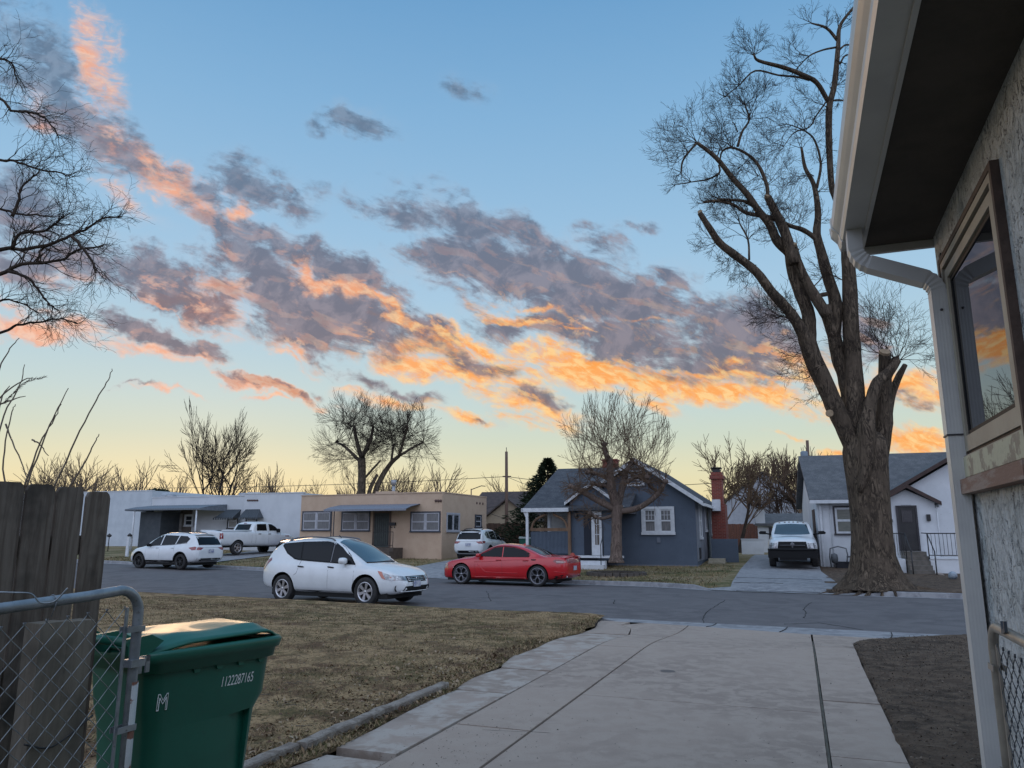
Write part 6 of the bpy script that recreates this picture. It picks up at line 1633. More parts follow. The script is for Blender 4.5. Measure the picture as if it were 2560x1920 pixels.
w_ = MB(); ringbox(w_, a0 + .055, a1 - .055, b0 + .135, b1 - .055, .050, -.022, -.002, .075); H.part('sash', w_, m_wbeige, WIN)
w_ = MB(); ringbox(w_, a0 + .106, a1 - .106, b0 + .212, b1 - .106, .022, -.010, -.0015); H.part('screen_bead', w_, m_black, WIN)
mg_ = mat('reflective_pane', (.012, .014, .02), rough=.012, spec=1.0, metal=0.0, coat=1.0)
def glass_mirror():
    m = bpy.data.materials.new('window_pane_glass'); m.use_nodes = True; t = m.node_tree; t.nodes.clear(); b = NB(t)
    out = b.n('ShaderNodeOutputMaterial'); g = b.n('ShaderNodeBsdfGlossy'); g.inputs['Color'].default_value = (.72, .74, .78, 1); g.inputs['Roughness'].default_value = .01
    d = b.n('ShaderNodeBsdfDiffuse'); d.inputs['Color'].default_value = (.012, .013, .016, 1)
    lw = b.n('ShaderNodeLayerWeight'); lw.inputs['Blend'].default_value = .72
    mx = b.n('ShaderNodeMixShader'); b.set(mx.inputs[0], lw.outputs['Fresnel']); t.links.new(d.outputs[0], mx.inputs[1]); t.links.new(g.outputs[0], mx.inputs[2]); t.links.new(mx.outputs[0], out.inputs[0]); return m
w_ = MB(); w_.box(-.005, -.001, a0 + .128, a1 - .128, b0 + .234, b1 - .128); H.part('pane', w_, glass_mirror(), WIN)
HOUSE = H

# ================================================================ chain-link gates
m_galv = mat('galvanised_steel', (.20, .225, .25), (.28, .31, .34), 14, rough=.42, metal=.55, c3=(.12, .12, .12), s3=50, f3=(.6, .75))
m_galvw = mat('galvanised_wire', (.26, .29, .31), (.19, .21, .23), 30, rough=.45, metal=.5)
m_darkw = mat('dark_wire', (.05, .065, .085), (.08, .09, .10), 30, rough=.5, metal=.4)
def chain_link(mb, l0, l1, z0, z1, pit, r, slope=0.0):
    """woven mesh in the local x-z plane: vertical spiral wires, alternating front/back"""
    hw = pit / 2; n = int((l1 - l0) / hw) + 1; rows = int((z1 - z0) / hw)
    for i in range(n):
        x = l0 + i * hw; s_ = 1 if i % 2 == 0 else -1
        pts = []
        for k in range(rows + 1):
            side = (k + i) % 2
            z = z1 - k * hw
            xx = x + (hw if side else 0)
            for dz in ((.10, 0, -.10) if 0 < k < rows else (0,)):
                pts.append(Vector((xx - (.06 * hw if side else -.06 * hw) * (abs(dz) > 0), (r * 1.0) * (1 if side else -1), z + dz * hw + slope * (xx - l0))))
        mb.tube(pts, r, 4, smooth=True, cap=False)
        # knuckle at the top
        top = pts[0]; mb.tube([top + Vector((0, 0, -.004)), top + Vector((.004, 0, .010)), top + Vector((-.004, .002, .010)), top + Vector((.002, 0, -.002))], r * .9, 4)
gd = radians(22)
GA = at(0, 1508, 2.75); 
def gate(name, p_far, yaw, L, ztop_far, ztop_near, m_pipe, m_wire, label, pr=.0195, zbot=.10):
    """origin at the far top corner's foot; local x runs towards the camera"""
    root = empty(name, (p_far[0], p_far[1], ZD), -yaw - pi / 2, label, 'gate')
    mb = MB(); R_ = .10; zf = ztop_far - ZD; zn = ztop_near - ZD
    pts = [Vector((0, 0, zbot))] + [Vector((0, 0, zf - R_))] + [Vector((R_ * (1 - cos(a)), 0, zf - R_ + R_ * sin(a))) for a in np.linspace(.2, pi / 2, 7)]
    pts += [Vector((L * f, 0, zf + (zn - zf) * f)) for f in (.2, .5, .8, 1.0)]
    mb.tube(pts, pr, 14); f_ = mb.build('gate_frame', m_pipe, root)
    mb = MB(); mb.tube([Vector((0, 0, zbot + .05)), Vector((L, 0, zbot + .05))], pr, 10); mb.build('bottom_rail', m_pipe, root)
    mb = MB(); chain_link(mb, .07, L, zbot + .04, zf - .075, .086, .0019, (zn - zf) / L); w1 = mb.build('chain_link_mesh', m_wire, root)
    mb = MB(); mb.box(.052, .064, -.004, .004, zbot + .06, zf - .07); mb.build('tension_bar', m_pipe, root)
    for zz in (zf - .16, zf - .55, zf - .95):
        mb = MB(); mb.box(-.022, .066, -.024, -.019, zz - .012, zz + .012); mb.box(-.022, .066, .019, .024, zz - .012, zz + .012); mb.build('tension_band', m_pipe, root)
    for k, f in enumerate((.32, .68)):
        x = L * f; z = zf + (zn - zf) * f
        mb = MB(); mb.tube([Vector((x, (pr + .003) * cos(a), z + (pr + .003) * sin(a))) for a in np.linspace(0, 2 * pi, 13)] + [Vector((x + .004, .008, z - .055))], .0022, 4); mb.build('tie_wire', m_wire, root)
    return root
far = GA + Vector((sin(gd), cos(gd), 0)) * .60
g = gate('chain_link_gate', far, gd, 1.25, 1.553, 1.553 - .03 * 1.25 / .6, m_galv, m_galvw, 'open chain link gate in front of the wooden fence and the green bin', pr=.0205)
# fork latch and painted post section under it
mb = MB()
zl = 1.33 - ZD
mb.box(-.035, .035, -.028, .028, zl - .22 + .13, zl - .22 + .16); mb.box(-.11, .0, -.034, -.026, zl - .085, zl - .06); mb.box(-.11, -.09, -.034, -.026, zl - .13, zl - .06); mb.box(-.07, -.05, -.034, -.026, zl - .13, zl - .085)
mb.build('fork_latch', m_galv, g)
mb = MB(); mb.tube([(-.004, .0, .10), (-.004, 0, zl - .15)], .0235, 12); mb.build('painted_sleeve', mat('peeling_white_rust', (.34, .36, .36), (.13, .055, .035), 7, rough=.8, lo=.54, hi=.58, stretch=(1, 1, 1.6), bump=.4, bscale=20), g)
# bent wire on the top rail
mb = MB(); mb.tube(catmull([GA + Vector((-.1, 0, .04)), GA + Vector((.03, .02, .035)), GA + Vector((.075, .05, .028)), GA + Vector((.10, .07, -.004)), GA + Vector((.14, .09, .0)), GA + Vector((.175, .10, .045))], 5), .003, 5); mb.build('loose_wire', m_galvw, None)
tag(bpy.data.objects['loose_wire'], 'bent loose wire end above the gate top rail by the fence', 'wire')
fr_ = D(.705, 3.66)
g = gate('chain_link_gate', fr_, radians(20.5), 2.6, 1.42, 1.40, mat('warm_galvanised', (.34, .31, .26), (.24, .22, .19), 9, rough=.4, metal=.5), m_darkw, 'chain link gate folded back against the stucco house wall at right')
# strap hook on top of the right rail
mb = MB(); mb.prism([(.0, .0), (.055, .01), (.06, .05), (.045, .045), (.035, .02), (.02, .02), (.005, .045)], 'y', -.028, -.018, M=Matrix.Translation((.30, 0, 1.42 - ZD + .0))); mb.build('gate_hook', m_darkw, g)
q = H.pxs(2530, 1780, -.09)
mb = MB(); pt = HOUSE.o + HOUSE.uy * q[0] - HOUSE.ux * .085; mb.lathe([(0, .0), (.035, .0), (.036, .62), (.028, .62), (.026, .3)], 16, 'z', (0, 0, 0)); o = mb.build('black_pipe', m_black, None, loc=(pt.x, pt.y, ZD)); tag(o, 'short black pipe standing against the stucco wall behind the right gate', 'pipe')

# ================================================================ wooden fence at left
def wood(name, c1, c2, c3):
    m = bpy.data.materials.new(name); m.use_nodes = True; t = m.node_tree; t.nodes.clear(); b = NB(t)
    out = b.n('ShaderNodeOutputMaterial'); p = b.n('ShaderNodeBsdfPrincipled'); t.links.new(p.outputs[0], out.inputs[0])
    o = b.n('ShaderNodeTexCoord').outputs['Object']
    mp = b.n('ShaderNodeMapping'); b.set(mp.inputs[0], o); mp.inputs['Scale'].default_value = (1, 1, .07)
    g1 = b.noise(mp.outputs[0], 26, 7, .65, .6); g2 = b.noise(o, 3.2, 4, .6)
    mp2 = b.n('ShaderNodeMapping'); b.set(mp2.inputs[0], o); mp2.inputs['Scale'].default_value = (1, 1, .25)
    kn = b.n('ShaderNodeTexVoronoi'); b.set(kn.inputs['Vector'], mp2.outputs[0]); kn.inputs['Scale'].default_value = 5.5
    col = b.mix(b.mapr(g1, .35, .62), c1, c2); col = b.mix(b.mapr(g2, .45, .7), col, c3)
    col = b.mix(b.mapr(kn.outputs['Distance'], .10, .04), col, (.02, .017, .015, 1))
    t.links.new(col, p.inputs['Base Color']); p.inputs['Roughness'].default_value = .95; p.inputs['Specular IOR Level'].default_value = .15
    bp = b.n('ShaderNodeBump'); bp.inputs['Strength'].default_value = .8; bp.inputs['Distance'].default_value = .006
    b.set(bp.inputs['Height'], g1); t.links.new(bp.outputs[0], p.inputs['Normal']); return m
m_fw = wood('weathered_dark_wood', (.085, .068, .056, 1), (.150, .128, .108, 1), (.055, .048, .042, 1))
m_fw2 = wood('pale_grey_wood', (.145, .128, .105, 1), (.19, .17, .14, 1), (.10, .09, .075, 1))
FE = at(274, 1230, 3.80)   # far end of the fence
root = empty('picket_fence', (FE.x, FE.y, ZD), -radians(20.5) - pi / 2, 'weathered dog eared wooden fence at the left edge behind the gate', 'fence')
# local x runs towards the camera from the far end
xs_ = [0, .147, .300, .452, .603, .755, .906, 1.06]
tops = [1.985, 2.00, 2.003, 2.005, 2.01, 2.01, 2.01, 2.01]
for k, (x, tz) in enumerate(zip(xs_, tops)):
    w_p = .139 if k else .132; th = .016; zt_ = tz - ZD; c_ = .024
    mb = MB(); yy = random.uniform(-.006, .006)
    prof = [(x, .02), (x + w_p, .02), (x + w_p, zt_ - c_ * 1.2), (x + w_p - c_ * .4, zt_ - c_ * .35), (x + w_p - c_, zt_), (x + c_, zt_ + .002), (x + c_ * .35, zt_ - c_ * .4), (x, zt_ - c_ * 1.3)]
    mb.prism(prof, 'y', yy - th / 2, yy + th / 2)
    o = mb.build('picket', m_fw, root, fix=True)
mb = MB()
for z in (.35, .95, 1.5): mb.box(0, 1.25, -.055, -.012, z - .045, z + .045)
mb.build('fence_rail', m_fw, root)
# pale short post boards in front of it
p1 = at(103, 1560, 3.20); p2 = at(236, 1562, 3.42)
d_ = (p2 - p1); d_.z = 0; Ld = d_.length
root = empty('gate_post', (p1.x, p1.y, ZD), atan2(d_.y, d_.x), 'pale weathered square timber post behind the gate, lower than the pickets', 'post')
mb = MB(); mb.prism([(0, 0), (Ld * .5, 0), (Ld * .5, .10), (0, .10)], 'z', .0, p1.z - ZD); mb.build('post_board', m_fw2, root)
mb = MB(); mb.prism([(Ld * .5 + .004, .005), (Ld, .0), (Ld, .10), (Ld * .5 + .004, .10)], 'z', .0, p1.z - ZD - .005); mb.build('post_board', m_fw2, root)
mb = MB(); mb.tube(catmull([Vector((-.02, -.012, .74)), Vector((Ld * .3, -.012, .705)), Vector((Ld * .6, -.012, .72)), Vector((Ld + .03, -.01, .79))], 5), .004, 5); mb.build('black_wire', m_iron, root)

# ================================================================ green wheeled bin
m_bin = mat('green_bin_plastic', (.009, .098, .066), (.007, .080, .054), 2.5, rough=.38, c3=(.012, .080, .058), s3=40, f3=(.55, .8), bump=.15, bscale=160, bdist=.002, spec=.45)
m_lid = mat('green_lid_plastic', (.012, .115, .080), (.010, .095, .066), 3, rough=.40, spec=.40, coat=.1)
# local x = towards the lid's front (to the right, away), y = across; origin at the ground under the centre
byaw = radians(33)
N0 = at(366, 1637, 3.80)
BW, BL = .60, .70
ux = Vector((sin(byaw), cos(byaw), 0)); uy = Vector((-cos(byaw), sin(byaw), 0))
ctr = N0 + ux * (BL / 2 - .02) + uy * (BW / 2)
ZG = zground(ctr)
root = empty('wheeled_bin', (ctr.x + .05, ctr.y + .02, ZG), pi / 2 - byaw, 'dark green wheeled rubbish bin with white numbers standing beside the driveway', 'bin')
Hb = N0.z - ZG + .01
def rrect(hx, hy, r, n=5):
    out = []
    for cx_, cy_, a0 in ((hx - r, hy - r, 0), (-hx + r, hy - r, pi / 2), (-hx + r, -hy + r, pi), (hx - r, -hy + r, 3 * pi / 2)):
        for k in range(n + 1):
            a = a0 + (pi / 2) * k / n; out.append((cx_ + r * cos(a), cy_ + r * sin(a)))
    return out
mb = MB(); levels = [(0.0, .235, .205, 0), (.03, .25, .22, 0), (.30, .268, .232, 0), (.55, .285, .245, 0), (.62, .29, .25, .0), (.70, .318, .262, .012), (.90 * Hb / 1.0, .332, .278, .01), (Hb - .02, .338, .285, .008)]
rings = []
for z, hx, hy, off in levels: rings.append([Vector((x + off, y, z)) for x, y in rrect(hx, hy, .07)])
n = len(rings[0]); vs = [p for r in rings for p in r]
mb.add(vs, [(i * n + k, i * n + (k + 1) % n, (i + 1) * n + (k + 1) % n, (i + 1) * n + k) for i in range(len(rings) - 1) for k in range(n)], 0, True)
mb.f.append(tuple(range(n))[::-1]); mb.mi.append(0); mb.sm.append(False)
mb.f.append(tuple((len(rings) - 1) * n + k for k in range(n))); mb.mi.append(0); mb.sm.append(False)
cut = MB()
cut.add([(.035, -.50, .05), (.245, -.50, .05), (.245, -.50, .63), (.07, -.50, .615), (.035, -.242, .05), (.225, -.195, .05), (.235, -.205, .63), (.07, -.262, .615)], [(0, 1, 2, 3), (4, 7, 6, 5), (0, 4, 5, 1), (1, 5, 6, 2), (2, 6, 7, 3), (3, 7, 4, 0)])
Mg = Matrix.Translation((-.085, -.300, .475)) @ Matrix.Diagonal((.085, .045, .022, 1))
bmx = bmesh.new(); bmesh.ops.create_icosphere(bmx, subdivisions=3, radius=1); cut2 = MB().add([Mg @ v.co for v in bmx.verts], [tuple(v.index for v in f.verts) for f in bmx.faces], 0, True); bmx.free()
body = mb.build('bin_body', m_bin, root, fix=True)
cos_ = [cut.build('cut', m_bin, None, fix=True), cut2.build('cut', m_bin, None, fix=True)]
body.parent = None
for co in cos_:
    bo = body.modifiers.new('b', 'BOOLEAN'); bo.operation = 'DIFFERENCE'; bo.object = co; bo.solver = 'EXACT'
me1 = evalmesh(body); me1.name = 'bin_body'
body.modifiers.clear(); body.data = me1; body.parent = root
try: me1.set_sharp_from_angle(angle=radians(32))
except Exception: pass
for co in cos_: bpy.data.objects.remove(co)
bm = bmesh.new(); bm.from_mesh(body.data); bb = BVHTree.FromBMesh(bm); bm.free()
def onbin(x, z, off=.0):   # on the camera-facing side (local -y)
    loc, nr, _, _ = bb.ray_cast(Vector((x, -2, z)), Vector((0, 1, 0)))
    return loc + Vector((0, -off, 0)) if loc else Vector((x, -.28, z))
# rim
mb = MB(); rr = []
for z, g_ in ((Hb - .105, .004), (Hb - .10, .016), (Hb - .055, .022), (Hb - .05, .034), (Hb - .012, .042), (Hb, .036), (Hb, -.01)):
    rr.append([Vector((x + .008, y, z)) for x, y in rrect(.338 + g_, .285 + g_, .075)])
vs = [p for r in rr for p in r]; mb.add(vs, [(i * n + k, i * n + (k + 1) % n, (i + 1) * n + (k + 1) % n, (i + 1) * n + k) for i in range(len(rr) - 1) for k in range(n)], 0, True)
mb.build('bin_rim', m_bin, root)
# lid: domed plate with raised panel, lip at front
mb = MB(); NX, NY = 26, 18; vs = []
def lidz(x, y):
    u = (x + .38) / .80; v = abs(y) / .285
    z = .018 + .030 * smooth(u, .0, .35) + .014 * smooth(u, .45, .80) * (1 - smooth(v, .2, 1.0)) - .040 * smooth(u, .82, 1)
    pan = smooth(u, .10, .20) * (1 - smooth(u, .80, .92)) * (1 - smooth(v, .66, .84))
    z += .018 * pan + .003 * pan * sin(x * 15 + y * 8) + .003 * pan * sin(x * 8 - y * 17 + 1)
    z -= .022 * smooth(v, .80, 1.0) * (1 - .7 * u)
    return z
for i in range(NX + 1):
    for j in range(NY + 1):
        x = -.38 + .80 * i / NX; y = -.285 + .570 * j / NY
        rx = 1 - .10 * smooth((x + .38) / .8, .85, 1) * (abs(y) / .285)
        vs.append(Vector((x * rx if x > 0 else x, y * (1 - .05 * smooth(x, .25, .42)), Hb + lidz(x, y))))
top = len(vs); vs += [p - Vector((0, 0, .012)) for p in vs]
fs = []
for i in range(NX):
    for j in range(NY):
        a = i * (NY + 1) + j; fs.append((a, a + NY + 1, a + NY + 2, a + 1)); fs.append((top + a, top + a + 1, top + a + NY + 2, top + a + NY + 1))
edge = [i * (NY + 1) for i in range(NX + 1)] + [NX * (NY + 1) + j for j in range(1, NY + 1)] + [i * (NY + 1) + NY for i in range(NX - 1, -1, -1)] + [j for j in range(NY - 1, 0, -1)]
for a, b in zip(edge, edge[1:] + edge[:1]): fs.append((a, top + a, top + b, b))
mb.add(vs, fs, 0, True); lid = mb.build('lid', m_lid, root)
# hinge bar / handle at the back (local -x)
mb = MB(); mb.tube([(-.430, -.29, Hb + .055), (-.430, .29, Hb + .055)], .022, 12); mb.build('handle', m_bin, root)
for y in (-.27, .0, .27):
    mb = MB(); mb.prism([(-.44, Hb + .0), (-.36, Hb - .02), (-.28, Hb + .05), (-.34, Hb + .085), (-.45, Hb + .075)], 'y', y - .018, y + .018); mb.build('hinge', m_bin, root, fix=True)
for sx in (-.10, .02, .14, .26): # lift pockets under the rim
    mb = MB(); p = onbin(sx, Hb - .10); mb.prism([(p.x - .03, p.z + .02), (p.x + .03, p.z + .02), (p.x + .012, p.z - .025), (p.x - .012, p.z - .025)], 'y', p.y - .012, p.y + .01); mb.build('rim_gusset', m_bin, root, fix=True)
m_ink = mat('white_lettering', (.62, .66, .66), rough=.7)
def text_on(body_txt, x, z, size, parent, m, squeeze=.7, shear=0., outline=False):
    cu = bpy.data.curves.new('text', 'FONT'); cu.body = body_txt; cu.size = size; cu.align_x = 'CENTER'; cu.align_y = 'CENTER'; cu.shear = shear
    if outline: cu.fill_mode = 'NONE'; cu.bevel_depth = .0020; cu.extrude = 0
    to = bpy.data.objects.new('text', cu); COL.objects.link(to)
    me = evalmesh(to); bpy.data.objects.remove(to)
    for v in me.vertices:
        X = v.co.x * squeeze + x; Z = v.co.y + z; p = onbin(X, Z, .003 + v.co.z); v.co = p
    me.materials.append(m); o = bpy.data.objects.new('lettering', me); COL.objects.link(o); o.parent = parent; return o
text_on('1122287165', .135, Hb - .200, .072, root, m_ink, .52, .12)
text_on('M', -.248, Hb - .245, .110, root, m_ink, .62, 0, True)
mb = MB()
for sy in (1, -1): mb.lathe([(0, -.02), (.09, -.025), (.115, -.02), (.125, 0), (.115, .02), (.09, .025), (0, .02)], 20, 'y', (-.27, sy * .27, .125))
for nm, sy in (('wheel', 1), ('wheel', -1)):
    mb = MB(); mb.lathe([(0, -.02), (.09, -.025), (.115, -.02), (.125, 0), (.115, .02), (.09, .025), (0, .02)], 20, 'y', (-.27, sy * .265, .125)); mb.build('wheel', m_black, root, fix=True)
root.scale = (1.10, 1.04, 1.0)

# ================================================================ poles, wires, small far things
m_pole = mat('creosoted_pole', (.10, .060, .045), (.14, .095, .075), 6, rough=.95, stretch=(6, 6, .5))
def pole(name, px, pyb, pyt, Y, r, label, lean=0.):
    a = at(px, pyb, Y); b = at(px + lean, pyt, Y); a.z = zground(a)
    root = empty(name, (a.x, a.y, a.z), 0, label, 'utility pole')
    mb = MB(); mb.tube([(0, 0, -.3), (b.x - a.x, 0, b.z - a.z)], [r, r * .72], 9); mb.build('pole', m_pole, root)
    return root, b, a
r1, t1, b1_ = pole('utility_pole', 1267, 1350, 1129, 62, .16, 'tall wooden utility pole standing behind the gap between tan and blue houses', -1)
mb = MB(); mb.tube([(t1.x - b1_.x, 0, t1.z - b1_.z - .2), (t1.x - b1_.x, 0, t1.z - b1_.z + .35)], .03, 5); mb.build('pole_pin', m_iron, r1)
for zz in (3.4, .0):
    mb = MB(); mb.box(-.35, .35, -.05, .05, t1.z - b1_.z - 2.1 - zz, t1.z - b1_.z - 2.0 - zz); mb.build('insulator_bracket', m_pole, r1)
r2, t2_, b2_ = pole('utility_pole', 2034, 1380, 1101, 56, .15, 'leaning utility pole with a grey transformer left of the white gabled house', -16)
mb = MB(); q = at(2011, 1145, 56); mb.lathe([(0, .50), (.20, .50), (.27, .42), (.27, -.45), (.2, -.5), (0, -.5)], 14, 'z', (q.x - b2_.x, q.y - b2_.y, q.z - b2_.z)); mb.build('transformer', mat('transformer_grey', (.15, .19, .23), rough=.6), r2)
r3, t3, b3_ = pole('street_lamp', 1178, 1345, 1222, 90, .09, 'thin far street lamp on a bent arm above the tan house roof'); r3['category'] = 'street lamp'
mb = MB(); mb.tube([(t3.x - b3_.x, 0, t3.z - b3_.z - .1), (t3.x - b3_.x + 1.2, 0, t3.z - b3_.z + .35), (t3.x - b3_.x + 1.7, 0, t3.z - b3_.z + .3)], .05, 5); mb.build('lamp_arm', m_iron, r3)
m_cable = mat('power_cable', (.03, .03, .03), rough=.8)
def wire(pa, pb, sag, r, label, grp='overhead wires'):
    mb = MB(); pts = [pa.lerp(pb, f) - Vector((0, 0, sag * 4 * f * (1 - f))) for f in np.linspace(0, 1, 14)]
    mb.tube(pts, r, 4); o = mb.build('overhead_wire', m_cable, None); tag(o, label, 'wire', grp)
wt_ = t1 - Vector((0, 0, 2.05)); wt2 = t1 - Vector((0, 0, 5.45))
wire(at(-60, 1212, 80), wt_, .6, .022, 'long upper overhead wire running left from the tall pole across the sky')
wire(wt_, at(2020, 1180, 58), .9, .022, 'overhead wire running right from the tall pole over the blue house')
wire(at(1150, 1243, 60), wt2, .2, .02, 'lowest overhead wire meeting the tall pole from the tan house side')
wire(at(1120, 1270, 75), wt2 + Vector((0, 0, 1.2)), .3, .018, 'middle overhead wire meeting the tall pole from the tan house side')
wire(wt_, at(1440, 1250, 64), .15, .016, 'steep service wire from the tall pole down to the blue house roof')
wire(at(1880, 1235, 58), at(2050, 1235, 58), .1, .018, 'short overhead wire low behind the front facing pickup')
# bare stems of a tall dry grass / shrub rising behind the fence
m_stem = mat('dry_stem', (.16, .13, .10), (.10, .075, .055), 20, rough=.9)
root = empty('dry_shrub', (-2.9, 4.6, ZD), 0, 'tall thin bare stems and one feathery seed head rising above the wooden fence', 'shrub')
Ys = 4.4
stems = [[(-60, 1300), (-10, 960), (20, 880), (48, 845)], [(-40, 1240), (10, 1040), (45, 975), (63, 912)], [(-60, 1260), (0, 1010), (25, 965)], [(20, 1260), (8, 1150), (28, 1040), (38, 1010)],
         [(60, 1230), (110, 1100), (145, 1020), (172, 970)], [(55, 1230), (100, 1110), (135, 1050), (153, 1010)], [(130, 1230), (190, 1100), (240, 1000), (270, 950), (281, 922)],
         [(160, 1240), (215, 1150), (237, 1105), (249, 1084)], [(80, 1100), (100, 1110), (120, 1140)], [(15, 1060), (25, 1090), (60, 1170), (70, 1230)], [(-40, 1050), (10, 985), (60, 950), (85, 945)], [(0, 1010), (30, 1000), (63, 990)]]
mb = MB()
for st_ in stems:
    pts = catmull([at(x, y, Ys) - Vector((-2.9, 4.6, ZD)) for x, y in st_], 5); nn = len(pts)
    pts = [p + Vector((random.uniform(-.004, .004), 0, random.uniform(-.003, .003))) for p in pts]
    mb.tube(pts, [.0055 - .0035 * i / nn for i in range(nn)], 5)
mb.tube([Vector((0, 0, -.05)), Vector((0, -.1, 1.2))], .012, 5)
mb.build('stem', m_stem, root)
mb = MB(); pts = catmull([at(x, y, Ys) - Vector((-2.9, 4.6, ZD)) for x, y in [(5, 1010), (30, 985), (60, 957), (110, 943)]], 8)
for i, p in enumerate(pts):
    for k in range(7):
        d = Vector((random.uniform(.3, 1), random.uniform(-.5, .5), random.uniform(-.2, .7))).normalized() * random.uniform(.010, .03); mb.tube([p, p + d], [.0016, .0005], 3, cap=False)
mb.build('seed_head', mat('seed_head', (.13, .10, .09), rough=.95), root)

# ================================================================ small things in the yards
def small(name, px, pyb, Y, label, cat, build, m, dz=0.):
    q = at(px, pyb, Y); q.z = zground(q) + dz; mb = MB(); build(mb); o = mb.build(name, m, None, loc=q); return tag(o, label, cat)
small('blue_box', 733, 1350, 47.5, 'blue lidded storage box between the white pickup and the tan house', 'box', lambda b: (b.prism([(-.38, 0), (.40, 0), (.44, .75), (-.42, .75)], 'y', -.3, .3), b.box(-.46, .48, -.34, .34, .75, .83)), mat('blue_plastic', (.02, .09, .42), (.015, .075, .35), 4, rough=.4))
g = small('green_bin', 1312, 1380, 47, 'small green bin with a pale lid behind the blue house porch post', 'bin', lambda b: b.prism([(-.28, 0), (.28, 0), (.34, .95), (-.34, .95)], 'y', -.3, .3), m_bin)
MB().prism([(-.38, .95), (.38, .95), (.36, 1.02), (-.34, 1.08)], 'y', -.36, .36).build('lid', mat('pale_green_lid', (.36, .42, .40), rough=.3), g)
small('white_post', 318, 1380, 45, 'short white post standing left of the white suv hood', 'post', lambda b: b.box(-.07, .07, -.07, .07, 0, 1.15), m_white_trim)
for px, lb_ in ((272, 'small black path light nearest the wooden fence'), (323, 'small black path light before the white block house wall')):
    small('path_light', px, 1352, 52, lb_, 'path light', lambda b: (b.tube([(0, 0, 0), (0, 0, .95)], .03, 6), b.lathe([(0, 1.2), (.16, 1.05), (.12, .95), (0, .93)], 8)), m_iron)
def hyd(b):
    b.lathe([(.0, .78), (.05, .77), (.10, .70), (.13, .62), (.11, .60), (.10, .15), (.15, .12), (.15, 0)], 14); b.lathe([(0, -.17), (.06, -.17), (.06, .17), (0, .17)], 10, 'x', (0, 0, .48)); b.lathe([(0, -.16), (.08, -.16), (.08, 0)], 10, 'y', (0, 0, .45))
small('fire_hydrant', 1432, 1420, 31.2, 'red fire hydrant just behind the red sedan trunk', 'hydrant', hyd, mat('hydrant_red', (.42, .06, .03), (.30, .05, .03), 8, rough=.6), .12)
small('garden_ball', 2382, 1440, 27.5, 'round grey ball lying in the yard beside the downspout', 'ball', lambda b: b.lathe([(0, .30)] + [(.15 * sin(a), .15 + .15 * cos(a)) for a in np.linspace(.3, 2.9, 8)] + [(0, 0)], 14), mat('grey_ball', (.28, .33, .38), (.10, .12, .14), 5, rough=.5))
small('yard_bag', 2218, 1410, 33.0, 'small pink bag lying by the white house wall next to the big tree', 'bag', lambda b: b.lathe([(0, .16), (.12, .14), (.2, .06), (.16, 0), (0, 0)], 9), mat('pink_bag', (.45, .25, .22), rough=.7))

# ================================================================ trees
m_bark = None
def barkmat(name, c1, c2, c3, sc=7, bump=1.0, bd=.05):
    m = bpy.data.materials.new(name); m.use_nodes = True; t = m.node_tree; t.nodes.clear(); b = NB(t)
    out = b.n('ShaderNodeOutputMaterial'); p = b.n('ShaderNodeBsdfPrincipled'); t.links.new(p.outputs[0], out.inputs[0])
    o = b.n('ShaderNodeTexCoord').outputs['Object']
    mp = b.n('ShaderNodeMapping'); b.set(mp.inputs[0], o); mp.inputs['Scale'].default_value = (1, 1, .22)
    n = b.noise(mp.outputs[0], sc, 8, .68, 1.2); r = b.m('ABSOLUTE', b.m('SUBTRACT', n, .5))
    col = b.mix(b.mapr(r, .0, .10), c3, c1); col = b.mix(b.mapr(b.noise(o, 2.2, 4, .6), .42, .68), col, c2)
    t.links.new(col, p.inputs['Base Color']); p.inputs['Roughness'].default_value = .95; p.inputs['Specular IOR Level'].default_value = .15
    bp = b.n('ShaderNodeBump'); bp.inputs['Strength'].default_value = bump; bp.inputs['Distance'].default_value = bd
    b.set(bp.inputs['Height'], b.m('MINIMUM', b.m('MULTIPLY', r, 6), 1.0)); t.links.new(bp.outputs[0], p.inputs['Normal']); return m
m_bark = barkmat('ridged_bark', (.210, .160, .115, 1), (.150, .114, .084, 1), (.045, .035, .028, 1), 6.5)
m_bark2 = barkmat('pale_bark', (.22, .165, .135, 1), (.16, .12, .10, 1), (.08, .06, .05, 1), 9, .7, .02)
m_twig = mat('twig_bark', (.050, .038, .030), (.034, .026, .022), 3, rough=.95, spec=.1)
m_twig_w = mat('warm_twig_bark', (.16, .105, .070), (.11, .075, .052), 3, rough=.95, spec=.1)
m_twig_far = mat('far_twig_bark', (.17, .12, .082), (.12, .085, .06), .5, rough=.95, spec=.1)
m_cut = mat('sawn_wood', (.30, .22, .14), (.22, .16, .10), 12, rough=.9)
def rnd(a=1.): return random.uniform(-a, a)
def rvec(): return Vector((random.gauss(0, 1), random.gauss(0, 1), random.gauss(0, 1))).normalized()
